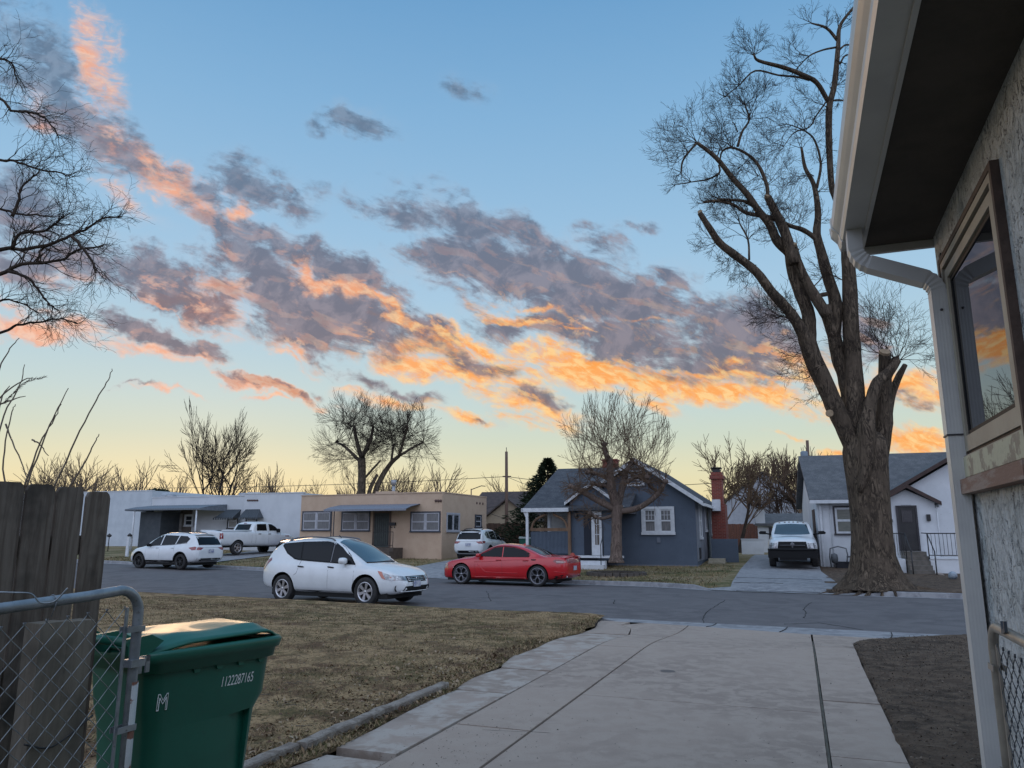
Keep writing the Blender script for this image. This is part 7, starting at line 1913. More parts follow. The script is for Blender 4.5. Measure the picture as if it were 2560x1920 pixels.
def grow(mb, p, d, L, r, lv, up=.12, spread=.6, wig=.16, n=4, kidsn=3, decay=.62, env=None, rmin=.004, sides=3, first=.3, flat=1.0):
    """recursive limb: curved path, side shoots, forked end"""
    pts = [p.copy()]; q = p.copy(); dd = d.normalized()
    for i in range(n):
        dd = (dd + rvec() * wig + Vector((0, 0, up))).normalized(); q = q + dd * (L / n); pts.append(q.copy())
        if env and not env(q): break
    m = len(pts); rad = [max(rmin, r * (1 - .55 * i / max(1, m - 1))) for i in range(m)]
    if lv == 0: rad[-1] = rmin * .6
    mb.tube(pts, rad, sides if r < .03 else max(sides, 5), cap=False)
    if env and not env(q) and lv < 2: return
    if lv > 0:
        for k in range(kidsn):
            f = first + (1 - first) * (k + random.random()) / kidsn; f = min(.999, f); i = int(f * (m - 1)); a = pts[i].lerp(pts[i + 1], f * (m - 1) - i)
            dl = (pts[i + 1] - pts[i]).normalized(); s_ = rvec(); s_ = (s_ - dl * s_.dot(dl)).normalized(); s_.y *= flat
            nd = (dl + s_ * spread * random.uniform(.7, 1.3)).normalized()
            grow(mb, a, nd, L * decay * random.uniform(.75, 1.2), rad[i] * .62, lv - 1, up, spread, wig, n, kidsn, decay, env, rmin, sides, first, flat)
        grow(mb, pts[-1], (dd + rvec() * .25).normalized(), L * decay, rad[-1] * .85, lv - 1, up, spread, wig, n, kidsn, decay, env, rmin, sides, first, flat)
def smoothlimb(pts, per=4): return catmull(pts, per)
def limb(mb, pts_px, ws, Ys, root, sides=10, knot=.0, k=K):
    """pts in display px (2212 wide), or photo px with k=1, widths alike, depth list"""
    P = []; R_ = []
    for i, (x, y) in enumerate(pts_px):
        Y = Ys if not hasattr(Ys, '__len__') else Ys[0] + (Ys[1] - Ys[0]) * i / (len(pts_px) - 1)
        P.append(at(x * k, y * k, Y) - root); R_.append(ws[i] * k * Y / 1900 / 2)
    Q = catmull(P, 4); m = len(Q); RR = []
    for i in range(m):
        f = i / (m - 1) * (len(R_) - 1); j = min(int(f), len(R_) - 2); RR.append((R_[j] + (R_[j + 1] - R_[j]) * (f - j)) * (1 + knot * rnd()))
    mb.tube(Q, RR, sides, cap=True); return Q, RR

# ---------------- the big pollarded tree across the street
random.seed(21)
YB = 24.3
rb = at(2188, 1465, YB); rb.z = zground(rb) - .02
root = empty('big_tree', rb, 0, 'huge bare pollarded tree with thick cut limbs standing at the far kerb', 'tree')
tr = MB()
lb = []
# trunk with buttress flare: a lathe-like stack with lobes
lev = [(1272, 2190, 170), (1262, 2190, 150), (1248, 2189, 128), (1230, 2188, 112), (1200, 2184, 102), (1160, 2181, 96), (1120, 2178, 94), (1080, 2174, 95), (1040, 2170, 98), (1005, 2166, 102), (975, 2164, 106), (955, 2164, 100), (940, 2162, 80), (930, 2160, 40), (926, 2160, 4)]
rings = []; NS = 36
for y, x, w0 in lev:
    c_ = at(x, y * K, YB) - rb; r_ = w0 * YB / 1900 / 2; fl = smooth(y, 1190, 1275)
    ring = []
    for k in range(NS):
        a = 2 * pi * k / NS
        lob = 1 + .035 * sin(5 * a + 1) + .025 * sin(9 * a + y * .01) + fl * .16 * max(0, sin(4.5 * a + .7)) + .03 * sin(3 * a + y * .004)
        ring.append(Vector((c_.x + r_ * lob * cos(a), c_.y + r_ * lob * sin(a), c_.z)))
    rings.append(ring)
vs = [p for r in rings for p in r]
tr.add(vs, [(i * NS + k, i * NS + (k + 1) % NS, (i + 1) * NS + (k + 1) % NS, (i + 1) * NS + k) for i in range(len(rings) - 1) for k in range(NS)], 0, True)
# surface roots
for k in range(15):
    a = -pi * (.02 + .96 * k / 14) + rnd(.08); L_ = random.uniform(.45, 1.05) * (1.3 if a < -pi * .75 or a > -pi * .2 else .75); p = Vector((cos(a) * .75, sin(a) * .75, .22)); pts = [p]
    d = Vector((cos(a), sin(a), 0))
    for i in range(6):
        d = (d + Vector((rnd(.3), rnd(.3), 0))).normalized(); q = pts[-1] + d * L_ / 6; g_ = zground(q + rb) - rb.z; q.z = g_ + .10 * (1 - i / 5) - .02; pts.append(q)
    tr.tube(catmull(pts, 3), [.10 * (1 - .8 * i / 18) for i in range(19)], 7)
TL = [  # (points, widths, depth or (start,end))
 ([(2158,1220),(2140,1130),(2117,1073),(2093,1029),(2061,958),(2033,898),(2014,838)], [14,50,52,46,45,44,42], YB),           # A
 ([(2022,860),(1982,790),(1930,731),(1890,679),(1834,635),(1799,607),(1775,572),(1749,532)], [34,28,26,24,22,20,18,14], (YB, YB - 1.2)), # A1 -> outer cut limb
 ([(2022,850),(2021,786),(2002,735),(1982,679),(1974,631)], [38,34,32,30,27], YB + .2),
 ([(1974,635),(1942,600),(1924,560),(1897,528),(1869,487),(1830,444),(1791,395),(1743,357)], [24,26,23,20,17,15,13,9], (YB, YB - .8)),
 ([(1985,660),(1965,588),(1941,535),(1919,492)], [28,27,23,18], YB - .3),
 ([(1919,495),(1917,463),(1897,415),(1869,386),(1830,369),(1806,378),(1800,400)], [11,10,9,8,7,6,4], (YB - .3, YB + .6)),
 ([(2135,1020),(2113,938),(2097,898),(2085,838),(2071,790),(2062,765)], [52,40,36,34,34,34], YB + .3),
 ([(2069,790),(2040,745),(2010,690),(1995,650),(1984,613)], [30,28,22,18,17], YB - .2),
 ([(2085,845),(2089,760),(2069,691),(2053,631),(2042,585),(2045,530),(2035,463),(2013,420),(2004,371)], [32,34,30,27,22,17,13,10,7], (YB + .3, YB - .3)),
 ([(2042,470),(2052,410),(2037,352),(2013,328),(1979,313)], [8,7,6,4,3], (YB, YB + .6)),
 ([(2045,600),(2010,576),(1974,564),(1926,544),(1866,532),(1834,512),(1795,502),(1759,506)], [14,13,11,13,10,8,9,6], (YB, YB - .5)),
 ([(1900,528),(1866,505),(1834,500),(1800,498)], [9,9,7,5], (YB - .2, YB - .5)),
 ([(2160,1200),(2152,1110),(2139,1025),(2133,918),(2127,818),(2125,739),(2121,667),(2112,580),(2092,500),(2079,463),(2073,362),(2073,270),(2086,212),(2095,120),(2098,72),(2114,43),(2140,14),(2180,-20)], [14,50,54,44,40,38,34,28,20,16,17,18,16,13,11,9,8,6], YB),
 ([(2071,255),(2042,207),(2008,188),(1960,169),(1897,152),(1885,138)], [13,14,13,12,9,6], (YB, YB - .9)),
 ([(2025,200),(1990,192),(1946,188),(1888,177),(1849,212),(1811,243)], [7,6,5,5,3.5,2.5], (YB, YB + .3)),
 ([(2093,100),(2066,70),(2028,58)], [9,8,4], YB), ([(2092,118),(2057,125),(2023,140),(1995,168)], [6,5,4,2.5], YB),
 ([(2095,128),(2115,112),(2140,118)], [6,5,3], YB), ([(2100,160),(2112,140),(2135,134)], [6,5,3], YB),
 ([(2065,255),(2040,290),(2023,318),(1985,332),(1960,365)], [5,4.5,4,3,2], YB), ([(2070,255),(2100,250),(2140,262)], [6,5,3], YB),
 ([(2150,1230),(2166,1150),(2165,1077),(2171,1030),(2181,990),(2197,954),(2224,928),(2244,900)], [14,40,46,36,30,32,26,20], YB - .5),
 ([(2180,1230),(2196,1140),(2209,1057),(2212,958),(2212,882)], [14,46,44,34,28], YB + .2),
 ([(2216,1085),(2228,997),(2244,948),(2263,912)], [20,18,18,12], YB + .5),
 ([(2217,930),(2235,900),(2246,897)], [16,15,13], YB), ([(2226,985),(2224,955),(2232,935)], [8,6,4], YB + .3),
 ([(1844,366),(1855,330),(1873,299),(1862,262)], [8,7,6,4], YB), ([(1844,330),(1836,310),(1830,305)], [4,3,2], YB),
 ([(1743,357),(1722,380),(1706,405),(1703,436)], [7,6,6,3], YB - .5), ([(1797,412),(1798,432),(1770,448),(1728,455),(1690,462)], [5,5,5,3,2], YB),
 ([(2037,745),(2052,738),(2068,735)], [14,12,12], YB + .1), ([(1873,650),(1870,600),(1850,560)], [6,5,4], YB - .3), ([(2028,722),(2050,700),(2062,680)], [4,3,2], YB)]
for pts, ws, Ys in TL: limb(tr, pts, ws, Ys, rb, 10 if ws[0] > 15 else 6, .04, k=1)
T_ = tr.build('trunk', m_bark, root)
cu = MB()
for (x, y, r_, dx, dy) in ((1919, 490, 8, .0, -1), (1984, 610, 8.5, 0, -1), (2212, 880, 13, 0, -1), (2074, 1033, 9, -.2, 0), (1750, 530, 6, -.6, -.5)):
    c_ = at(x, y, YB - .35) - rb; rr_ = r_ * YB / 1900; nv = Vector((dx * .6, -.75, -dy * .8)).normalized(); u_ = nv.orthogonal().normalized(); v_ = nv.cross(u_)
    ri = [c_ + (u_ * cos(a) + v_ * sin(a)) * rr_ for a in np.linspace(0, 2 * pi, 13)[:-1]]
    cu.add([p + nv * .03 for p in ri] + [p - nv * .06 for p in ri], [tuple(range(12))] + [(k, (k + 1) % 12, 12 + (k + 1) % 12, 12 + k) for k in range(12)])
cu.build('cut_face', m_cut, T_)
tw = MB()
def spray(x, y, ang, L, n=6, lv=3, Y=YB, sp=50, r=.015, up=.02, kn=3, spread=.80, decay=.66):
    for k in range(n):
        a = radians(ang + (sp * (2 * (k + .5) / n - 1)) + rnd(10)); d = Vector((cos(a), rnd(.55), sin(a))).normalized()
        p = at(x, y, Y) - rb; l = L * Y / 1900 * random.uniform(.75, 1.15)
        grow(tw, p, d, l * .62, r, lv, up, spread, .27, 5, kn, decay, None, .0040, 3, .2)
SP = [(1743,357,150,125,11,75),(1722,380,200,100,7,60),(1703,430,230,60,5,70),(1791,395,95,100,6,50),(1830,369,100,105,7,50),(1806,375,140,80,5,60),(1862,262,100,95,9,75),(1873,299,60,110,7,55),(1873,299,130,90,5,40),
 (1886,140,125,80,8,60),(1885,138,70,60,4,50),(1811,243,160,60,4,60),(1849,212,120,70,5,60),(2028,58,140,60,6,60),(2066,70,100,55,6,70),(2098,72,60,60,6,70),(2114,43,40,60,5,60),(2023,140,200,80,6,50),(1995,168,220,80,5,50),(2073,270,190,90,5,50),(2075,220,20,70,5,70),(2090,150,0,60,4,60),
 (1979,313,170,90,6,60),(2013,328,100,90,6,70),(1960,365,190,80,5,60),(2004,371,110,80,6,70),(2052,410,60,80,5,60),(2045,480,30,60,4,50),(2035,440,170,80,4,60),
 (1870,600,95,130,8,55),(1850,560,130,100,7,60),(1834,632,250,80,5,50),(1800,600,215,70,5,50),(1890,662,230,70,4,50),(1790,502,200,60,5,60),(1800,498,160,60,5,70),(1834,512,110,110,7,70),(1866,532,85,110,6,60),(1759,506,180,45,3,60),
 (1897,440,170,110,6,60),(1917,463,60,110,7,70),(1869,400,220,90,5,60),(1798,432,240,80,6,50),(1728,455,180,60,5,40),(1690,462,190,40,3,30),(1926,544,70,90,5,50),(1974,564,80,90,5,60),(2000,575,110,90,4,60),
 (1977,802,165,120,9,35),(1960,790,190,110,6,30),(1990,790,130,70,4,40),(2212,882,95,150,9,60),(2200,884,140,110,6,40),(2244,897,80,160,9,45),(2250,900,25,110,7,30),(2235,895,110,130,6,30),(2032,840,200,110,5,40),(2045,880,220,90,5,50),(2060,910,200,90,5,50),(2080,960,210,80,4,40),
 (2130,860,170,60,4,40),(2105,700,150,80,5,50),(2060,680,110,60,4,60),(1990,640,70,60,4,50),(2125,600,60,70,5,60),(2121,690,20,60,3,50),(1943,600,140,60,4,60),(2040,560,30,60,4,60)]
for x, y, a, L, n, sp in SP: spray(x, y, a, L, max(2, int(n * .8)) if y < 850 else max(2, int(n * .6)), 3 if L > 65 else 2, YB + rnd(.5), sp)
tw.build('twigs', m_twig, root)

# ---------------- round-crowned trees
def ellenv(c, rx, ry, rz, bottom=None):
    def f(p):
        q = p - c; e = (q.x / rx) ** 2 + (q.y / ry) ** 2 + (q.z / rz) ** 2
        return e < 1 + .12 * sin(q.x * 3.1 + q.z * 2.3)
    return f
# tree in front of the blue house
random.seed(8)
YT = 31.2
rt = at(1331 * K, 1213 * K, YT); rt.z = zground(rt)
root = empty('pollard_tree', rt, 0, 'bare pollarded tree with a thick pale trunk in front of the blue house', 'tree')
tb_ = MB(); tz = MB()
limb(tb_, [(1331,1216),(1331,1200),(1332,1160),(1332,1120),(1334,1090)], [36,26,22,22,26], YT, rt, 14, .05)
BR = [([(1334,1095),(1322,1060),(1318,1020),(1318,995)], [22,20,16,12]), ([(1334,1090),(1345,1050),(1352,1020)], [18,15,12]), ([(1330,1100),(1290,1080),(1255,1060),(1232,1050)], [16,14,12,9]),
      ([(1335,1105),(1370,1100),(1400,1085),(1425,1062),(1437,1040)], [14,13,12,11,8]), ([(1320,1040),(1295,1025),(1270,1020)], [10,9,6]), ([(1330,1070),(1310,1050),(1280,1045)], [12,9,7]),
      ([(1348,1045),(1375,1030),(1395,1035)], [9,8,6]), ([(1318,1000),(1308,980),(1306,960)], [12,10,8]), ([(1352,1020),(1365,995)], [10,8]), ([(1425,1065),(1405,1050),(1398,1030)], [9,7,6]), ([(1334,1110),(1300,1120),(1275,1110)], [8,7,5])]
ends = []
for i, (p_, w_) in enumerate(BR): Q, _ = limb(tb_, p_, w_, (YT, YT + rnd(.9)), rt, 8, .06); ends.append(Q[-1]); ends.append(Q[len(Q) * 2 // 3])
for e in ends:
    bm = bmesh.new(); bmesh.ops.create_icosphere(bm, subdivisions=1, radius=.13); tb_.add([e + v.co * random.uniform(.8, 1.2) for v in bm.verts], [tuple(v.index for v in f.verts) for f in bm.faces], 0, True); bm.free()
tb_.build('trunk', m_bark2, root)
cen = at(1331 * K, 960 * K, YT) - rt; env = ellenv(cen, 2.25, 2.1, 2.35)
def fan(mb, src, n, env, c, L, lv, kn, r=.026, rm=.0070):
    for k in range(n):
        p = random.choice(src); t_ = c + Vector((rnd(1), rnd(1), random.uniform(-.75, 1))).normalized() * 3; d = (t_ - p).normalized()
        grow(mb, p, d, L * random.uniform(.6, 1.2), r * random.uniform(.5, 1.1), lv, .03, .42, .14, 5, kn, .62, env, rm, 3, .2)
def shoots(mb, src, n, env, c, aim=.55, r=.020, lv=2, L=1.3, kn=2, up=.10, decay=.66, spread=.38, low=-.3, wig=.13):
    for k in range(n):
        p = random.choice(src) + rvec() * .06; d = rvec(); d.z = abs(d.z) * (1 - low) + low; d = (d * .7 + Vector((0, 0, .55)) + (p - (c - Vector((0, 0, 1.4)))).normalized() * aim).normalized()
        grow(mb, p, d, L * random.uniform(.7, 1.25), r * random.uniform(.6, 1.2), lv, up, spread, wig, 5, kn, decay, env, .0062, 3, .25)
fan(tz, ends[:8] + ends[14:20], 92, env, cen, 1.8, 3, 2, .018, .0050)
shoots(tz, ends, 34, env, cen, .6, .018, 3, 1.5, 2)
env2 = ellenv(at(1322 * K, 1075 * K, YT) - rt, 2.1, 1.8, 1.35)
shoots(tz, ends, 110, env2, cen + Vector((0, 0, .8)), .9, .017, 2, .75, 3, -.02, .6, .6, -.7)
tz.build('twigs', m_twig_w, root)
# stone ring bed around it
mb = MB(); q = rt.copy(); n = 26
for k in range(n):
    a = 2 * pi * k / n; M = Matrix.Translation((1.12 * cos(a), .95 * sin(a), 0)) @ Matrix.Rotation(a, 4, 'Z'); mb.box(-.08, .08, -.125, .125, -.05, .12 + rnd(.015), M=M)
o = mb.build('tree_ring', mat('edging_brick', (.10, .085, .075), (.07, .06, .052), 5, rough=.95, bump=.4), None, loc=rt); tag(o, 'low ring of dark edging stones around the pollarded tree trunk', 'edging')
# tree behind the tan house: two cut trunks with dense round fans
random.seed(14)
YU = 60
ru = at(781 * K, 1075 * K, YU); ru.z = zground(ru)
root = empty('round_crown_tree', ru, 0, 'bare tree with two round fan shaped crowns rising behind the tan house', 'tree')
tb_ = MB(); tz = MB(); sc = K * YU / 1900
ends = []
for p_, w_ in [([(781,1100),(781,1060),(782,1020),(781,990)], [20,18,17,18]), ([(803,1100),(812,1060),(825,1030),(845,1000),(862,985)], [16,13,12,10,8]), ([(792,1090),(800,1055),(815,1025)], [10,9,7]),
              ([(786,1035),(808,1010),(822,995)], [5,5,4]), ([(781,990),(770,950),(765,920)], [10,8,6]), ([(781,990),(800,950),(806,920)], [10,8,5]), ([(862,985),(872,950),(880,920)], [7,6,4]), ([(845,1000),(850,960)], [6,5]), ([(781,1000),(745,965),(725,955)], [8,6,4]), ([(862,985),(895,965),(915,955)], [6,5,3])]:
    Q, _ = limb(tb_, p_, w_, (YU, YU + rnd(1.2)), ru, 8, .04); ends.append(Q[-1])
tb_.build('trunk', m_bark, root)
ca = at(780 * K, 950 * K, YU) - ru; cb = at(858 * K, 960 * K, YU) - ru
ea = ellenv(ca, 4.0, 3.4, 4.3); eb = ellenv(cb, 3.5, 3.2, 3.9)
fan(tz, [ends[0], ends[4], ends[5], ends[8]], 78, ea, ca, 3.0, 3, 3); fan(tz, [ends[1], ends[6], ends[7], ends[9]], 60, eb, cb, 2.7, 3, 3)
tz.build('twigs', m_twig, root)

# ---------------- generic bare trees for the background (four kinds, copied)
def bare_tree(seed, H, spreadw, label, leafy=0, lv=4, mt=None, mtr=None, trunks=1, name='bare_tree', r0=.22, up=.05, spread=.55, rm=.022):
    random.seed(seed)
    root = empty(name, (0, 0, 0), 0, label, 'tree'); tb = MB(); tz = MB()
    for k in range(trunks):
        a = 2 * pi * k / trunks + .4; lean = .35 if trunks > 1 else .06
        pts = [Vector((cos(a) * .25 * (trunks > 1), sin(a) * .25 * (trunks > 1), -.3))]; d = Vector((cos(a) * lean, sin(a) * lean, 1)).normalized(); nseg = 5; hl = H * (.42 if trunks == 1 else .5)
        for i in range(nseg): d = (d + rvec() * .10 + Vector((0, 0, .06))).normalized(); pts.append(pts[-1] + d * hl / nseg)
        rr = r0 / (trunks ** .4); tb.tube(catmull(pts, 3), [rr * (1 - .5 * i / (nseg * 3)) for i in range(nseg * 3 + 1)], 8)
        for j in range(6):
            f = .5 + .5 * j / 5; i = min(nseg - 1, int(f * nseg)); p = pts[i].lerp(pts[i + 1], min(1, f * nseg - i)); aa = random.uniform(0, 2 * pi)
            dd = Vector((cos(aa) * spreadw, sin(aa) * spreadw, .75 + .5 * random.random())).normalized()
            grow(tz, p, dd, H * .26 * random.uniform(.8, 1.2), rr * .42, lv - 1, up, spread, .17, 4, 3, .66, None, rm, 3, .3)
        grow(tz, pts[-1], d, H * .26, rr * .5, lv - 1, up, spread, .15, 4, 3, .66, None, rm, 3, .3)
    tb.build('trunk', mtr or m_twig_far, root); tz.build('twigs', mt or m_twig_far, root)
    return root
def put(o, px, Y, sc=1., rz=0., label=None, grp=None, z=None):
    p = at(px, 1336, Y); o.location = (p.x, p.y, zground(p) - .1 if z is None else z); o.rotation_euler = (0, 0, rz); o.scale = (sc, sc, sc)
    if label: o['label'] = label
    if grp: o['group'] = grp
GP = 'bare trees behind the left houses'
protos = [bare_tree(31, 9.6, .8, '', lv=3, name='bare_tree', r0=.26), bare_tree(32, 9.4, .9, '', lv=3, trunks=2, name='bare_tree', r0=.28), bare_tree(33, 10.2, .65, '', lv=3, name='bare_tree', r0=.26), bare_tree(34, 9.0, 1.0, '', lv=3, trunks=3, name='bare_tree', r0=.28)]
TREES = [(0, 45, 70, .95, 'bare tree at the left edge above the first fence picket'), (1, 118, 74, 1.15, 'bare tree above the third fence picket'), (2, 205, 78, 1.05, 'bare tree right of the wooden fence top'), (3, 255, 72, 1.0, 'wide bare tree above the white block house'),
         (0, 325, 76, 1.15, 'tall bare tree above the dark porch awning'), (1, 392, 80, .85, 'small bare tree left of the tallest multi stemmed tree'), (2, 432, 84, .95, 'thin bare tree just left of the tallest multi stemmed tree'),
         (3, 640, 76, .95, 'bare tree above the two dark window awnings'), (0, 690, 84, 1.05, 'bare tree above the right end of the white flat house'), (2, 735, 88, .8, 'low bare tree between the white flat and tan houses'),
         (1, 830, 82, .85, 'bare tree behind the left trunk of the round crowned tree'), (3, 985, 84, 1.05, 'bare tree right of the round crowned tree above the tan roof'), (0, 1045, 90, .95, 'bare tree above the vent of the tan house'), (2, 1100, 94, 1.05, 'bare tree above the right end of the tan house'),
         (1, 1305, 100, .9, 'small bare tree just right of the tall utility pole'), (3, 165, 90, 1.2, 'far bare tree behind the second and third pickets'), (2, 560, 92, 1.0, 'far bare tree behind the tallest multi stemmed tree'), (1, 930, 96, 1.0, 'far bare tree between the trunks of the round crowned tree')]
for i, (k, px, Y, sc, lb_) in enumerate(TREES):
    o = protos[k] if protos[k].get('used') is None else copy_tree(protos[k])
    first = protos[k].get('used') is None
    protos[k]['used'] = 1
    put(o, px, Y, sc * .84 * Y / 76, i * 1.3, lb_, GP)
for o in bpy.data.objects:
    if 'used' in o: del o['used']
o = bare_tree(45, 12.5, .8, 'tallest dark multi stemmed bare tree above the white flat house', trunks=3, name='tall_bare_tree', r0=.3, mt=m_twig, mtr=m_twig); put(o, 535, 72, .98, .6); o.scale = (.68, .68, 1.0)
o = bare_tree(51, 7.5, .9, 'bare tree with a few dry leaves behind the red brick chimney', trunks=2, name='leafy_bare_tree', r0=.2, rm=.016, mt=m_twig_w, mtr=m_twig); put(o, 1835, 50, 1.0, 0)
tz = MB(); random.seed(3)
src = [c for c in kids(o) if c.name.startswith('twigs')][0].data
vsn = [v.co.copy() for v in src.vertices if v.co.z > 3.5]
for k in range(900):
    p = random.choice(vsn) + rvec() * .06; a = rvec() * .05; b_ = a.orthogonal().normalized() * .035; tz.add([p - a, p + b_, p + a, p - b_], [(0, 1, 2, 3)])
tz.build('dry_leaves', mat('dry_leaf', (.20, .15, .05), (.13, .09, .035), 5, rough=.9), o)
for i, (px, Y, sc, lb_) in enumerate([(1925, 66, .95, 'dense brown bare tree above the white garage'), (1975, 60, 1.0, 'dense bare tree beside the leaning utility pole'), (1888, 74, .85, 'low brown bare tree left of the white garage'), (2015, 70, 1.05, 'brown bare tree behind the leaning utility pole')]):
    if i == 0: pr_ = bare_tree(61, 7.5, 1.0, '', trunks=2, name='brown_bare_tree', r0=.2, mt=mat('brown_twig', (.075, .045, .032), (.05, .032, .024), 2, rough=.95), rm=.024); o = pr_
    else: o = copy_tree(pr_)
    put(o, px, Y, sc * Y / 62, i * 1.9, lb_, 'brown bare trees behind the white garage')
o = bare_tree(71, 9, .5, 'thin pale bare tree right behind the leaning utility pole', name='thin_bare_tree', r0=.1, mt=m_twig_w, rm=.014); put(o, 2008, 57, .95, 0)
# dark evergreen beside the blue house
random.seed(77)
YE = 50; re_ = at(1364, 1380, YE); re_.z = zground(re_)
root = empty('evergreen_tree', re_, 0, 'dark conical evergreen tree left of the blue house roof', 'tree')
top = at(1366, 1146, YE).z - re_.z
MB().tube([(0, 0, -.2), (.2, 0, top * .9)], [.22, .05], 8).build('trunk', m_bark, root)
mb = MB(); NL = 15000
for k in range(NL):
    f = random.random() ** .75; z = .4 + (top - .4) * (1 - f) if False else .4 + (top - .4) * random.random() ** 1.15
    u = (z - .4) / (top - .4); a = random.uniform(0, 2 * pi)
    R_ = (3.9 * (1 - u) ** 1.05 + .10) * (1 + .22 * sin(a * 5 + z * 2.2) + .14 * sin(a * 9 - z * 4)) ; lay = .75 + .35 * abs(sin(z * 3.6 + a))
    rr = R_ * lay * (random.random() ** .35)
    p = Vector((rr * cos(a) + .2 * u, rr * sin(a), z - .25 * rr)); d = Vector((cos(a), sin(a), random.uniform(-.3, .6))).normalized() * random.uniform(.12, .30); b_ = d.cross(rvec()).normalized() * random.uniform(.03, .06)
    mb.add([p - b_, p + d, p + b_], [(0, 1, 2)])
mb.build('crown', mat('evergreen_needles', (.030, .040, .022), (.014, .022, .013), 1.5, rough=.9, spec=.1), root)
mb = MB(); q = at(395, 1225, 66); rq = Vector((q.x, q.y, zground(q)))
for k in range(1500):
    a = random.uniform(0, 2 * pi); r_ = random.random() ** .5 * 1.7; z = (q.z - rq.z) - .9 + .9 * sqrt(max(0, 1 - (r_ / 1.7) ** 2)) * random.uniform(.3, 1.1); p = Vector((r_ * cos(a), r_ * sin(a), z)); d = rvec() * .16; b_ = d.orthogonal().normalized() * .09; mb.add([p - d, p + b_, p + d, p - b_], [(0, 1, 2, 3)])
for k in range(10): mb.tube([(rnd(.2), rnd(.2), 0), (rnd(1.2), rnd(1.2), q.z - rq.z - .5)], [.06, .02], 4)
o = mb.build('evergreen_shrub', mat('evergreen_needles', (.03, .04, .02)), None, loc=rq); tag(o, 'low dark evergreen top showing above the white houses roof edge', 'shrub')

# ---------------- near tree at upper left: branches reach in from outside the frame
random.seed(40)
YN = 7.2
rn = Vector((-7.6, 7.6, ZD))
root = empty('near_tree', rn, 0, 'bare dark branches of a near tree reaching in at the upper left', 'tree')
tb_ = MB(); tz = MB()
def lp(x, y, Y=YN): return at((x * .86 if x > 0 else x) / 1.843, y / 1.843, Y) - rn     # from the crop's pixels
tb_.tube(catmull([Vector((0, 0, -.1)), Vector((.1, 0, 1.6)), Vector((.2, -.1, 3.0)), Vector((.1, -.1, 4.6)), Vector((.2, 0, 7.0))], 5), [.26 - .008 * i for i in range(21)], 12)
LN = [[(-700, 1500), (-350, 1250), (0, 1150), (70, 1135), (105, 1075), (230, 1065), (300, 1030), (345, 995)], [(-350, 1250), (0, 1150), (120, 1148), (260, 1130), (380, 1085), (450, 1060), (540, 1010), (650, 1000)],
      [(-500, 1500), (-200, 1320), (0, 1262), (90, 1225), (200, 1212), (320, 1200), (430, 1150), (560, 1130)], [(-400, 1600), (0, 1530), (90, 1500), (230, 1480), (330, 1470), (420, 1490)],
      [(40, 1250), (140, 1275), (200, 1330), (250, 1390), (310, 1430)], [(-600, 1050), (-200, 950), (0, 965), (90, 985), (190, 990), (290, 1000)], [(-600, 800), (-200, 700), (0, 735), (90, 745), (180, 775), (330, 800), (380, 820)],
      [(-600, 560), (-200, 420), (0, 450), (60, 510), (170, 520), (260, 560), (320, 635)], [(-500, 400), (-200, 330), (-40, 290), (20, 270), (70, 300), (90, 380)], [(60, 1000), (100, 930), (120, 860), (200, 800)], [(200, 1212), (215, 1160), (260, 1130)], [(-300, 1380), (-100, 1420), (20, 1380), (120, 1400), (200, 1440)], [(380, 1085), (450, 1150), (500, 1220), (520, 1260)]]
for k, l_ in enumerate(LN):
    dY = rnd(.9); Q = catmull([lp(x, y, YN + dY) for x, y in l_], 4); nn = len(Q)
    w0 = .022 if k in (0, 1, 2) else .014
    Rr = [w0 * (1 - .8 * i / (nn - 1)) + .003 for i in range(nn)]
    Q = [q_ + rvec() * .008 for q_ in Q]
    tb_.tube(Q, Rr, 6)
    for i in range(nn // 3, nn):
        for _ in range(2 if i > nn * .55 else 1):
            d = (Q[min(i + 1, nn - 1)] - Q[i - 1]).normalized(); s_ = rvec(); s_ = (s_ - d * s_.dot(d)).normalized(); s_.y *= .6
            grow(tz, Q[i], (d + s_ * .95).normalized(), .25 * random.uniform(.5, 1.2), max(.003, Rr[i] * .45), 2, .0, .8, .34, 5, 2, .66, None, .0014, 3, .2)
tb_.build('trunk', m_twig, root); tz.build('twigs', m_twig, root)
print('faces trees', sum(len(o.data.polygons) for o in bpy.data.objects if o.type == 'MESH' and o.name.startswith('twigs')))

# ================================================================ grass blades, leaves, debris (uncountable ground cover)
random.seed(99); np.random.seed(7)
def quads_mesh(name, V, F, mi, mats):
    me = bpy.data.meshes.new(name)
    nv = len(V); nf = len(F); k = F.shape[1]
    me.vertices.add(nv); me.vertices.foreach_set('co', V.astype(np.float32).ravel())
    me.loops.add(nf * k); me.loops.foreach_set('vertex_index', F.astype(np.int32).ravel())
    me.polygons.add(nf); me.polygons.foreach_set('loop_start', (np.arange(nf) * k).astype(np.int32)); me.polygons.foreach_set('loop_total', np.full(nf, k, np.int32))
    for m in mats: me.materials.append(m)
    me.polygons.foreach_set('material_index', mi.astype(np.int32)); me.update(calc_edges=True); me.validate()
    o = bpy.data.objects.new(name, me); COL.objects.link(o); return o
gm = [mat('straw_blade', (.33, .235, .135), (.23, .16, .09), 2, rough=.9, spec=.1, coords='World'), mat('olive_blade', (.095, .086, .034), (.070, .066, .026), 2, rough=.9, spec=.1, coords='World'),
      mat('brown_blade', (.11, .072, .045), (.075, .05, .032), 2, rough=.9, spec=.1, coords='World')]
def sn(x, y): return .5 + .25 * np.sin(x * 1.9 + 1.3 * np.sin(y * 1.1)) + .25 * np.sin(y * 2.3 + 1.7 * np.sin(x * .9 + 2))
P = []
N_ = 150000
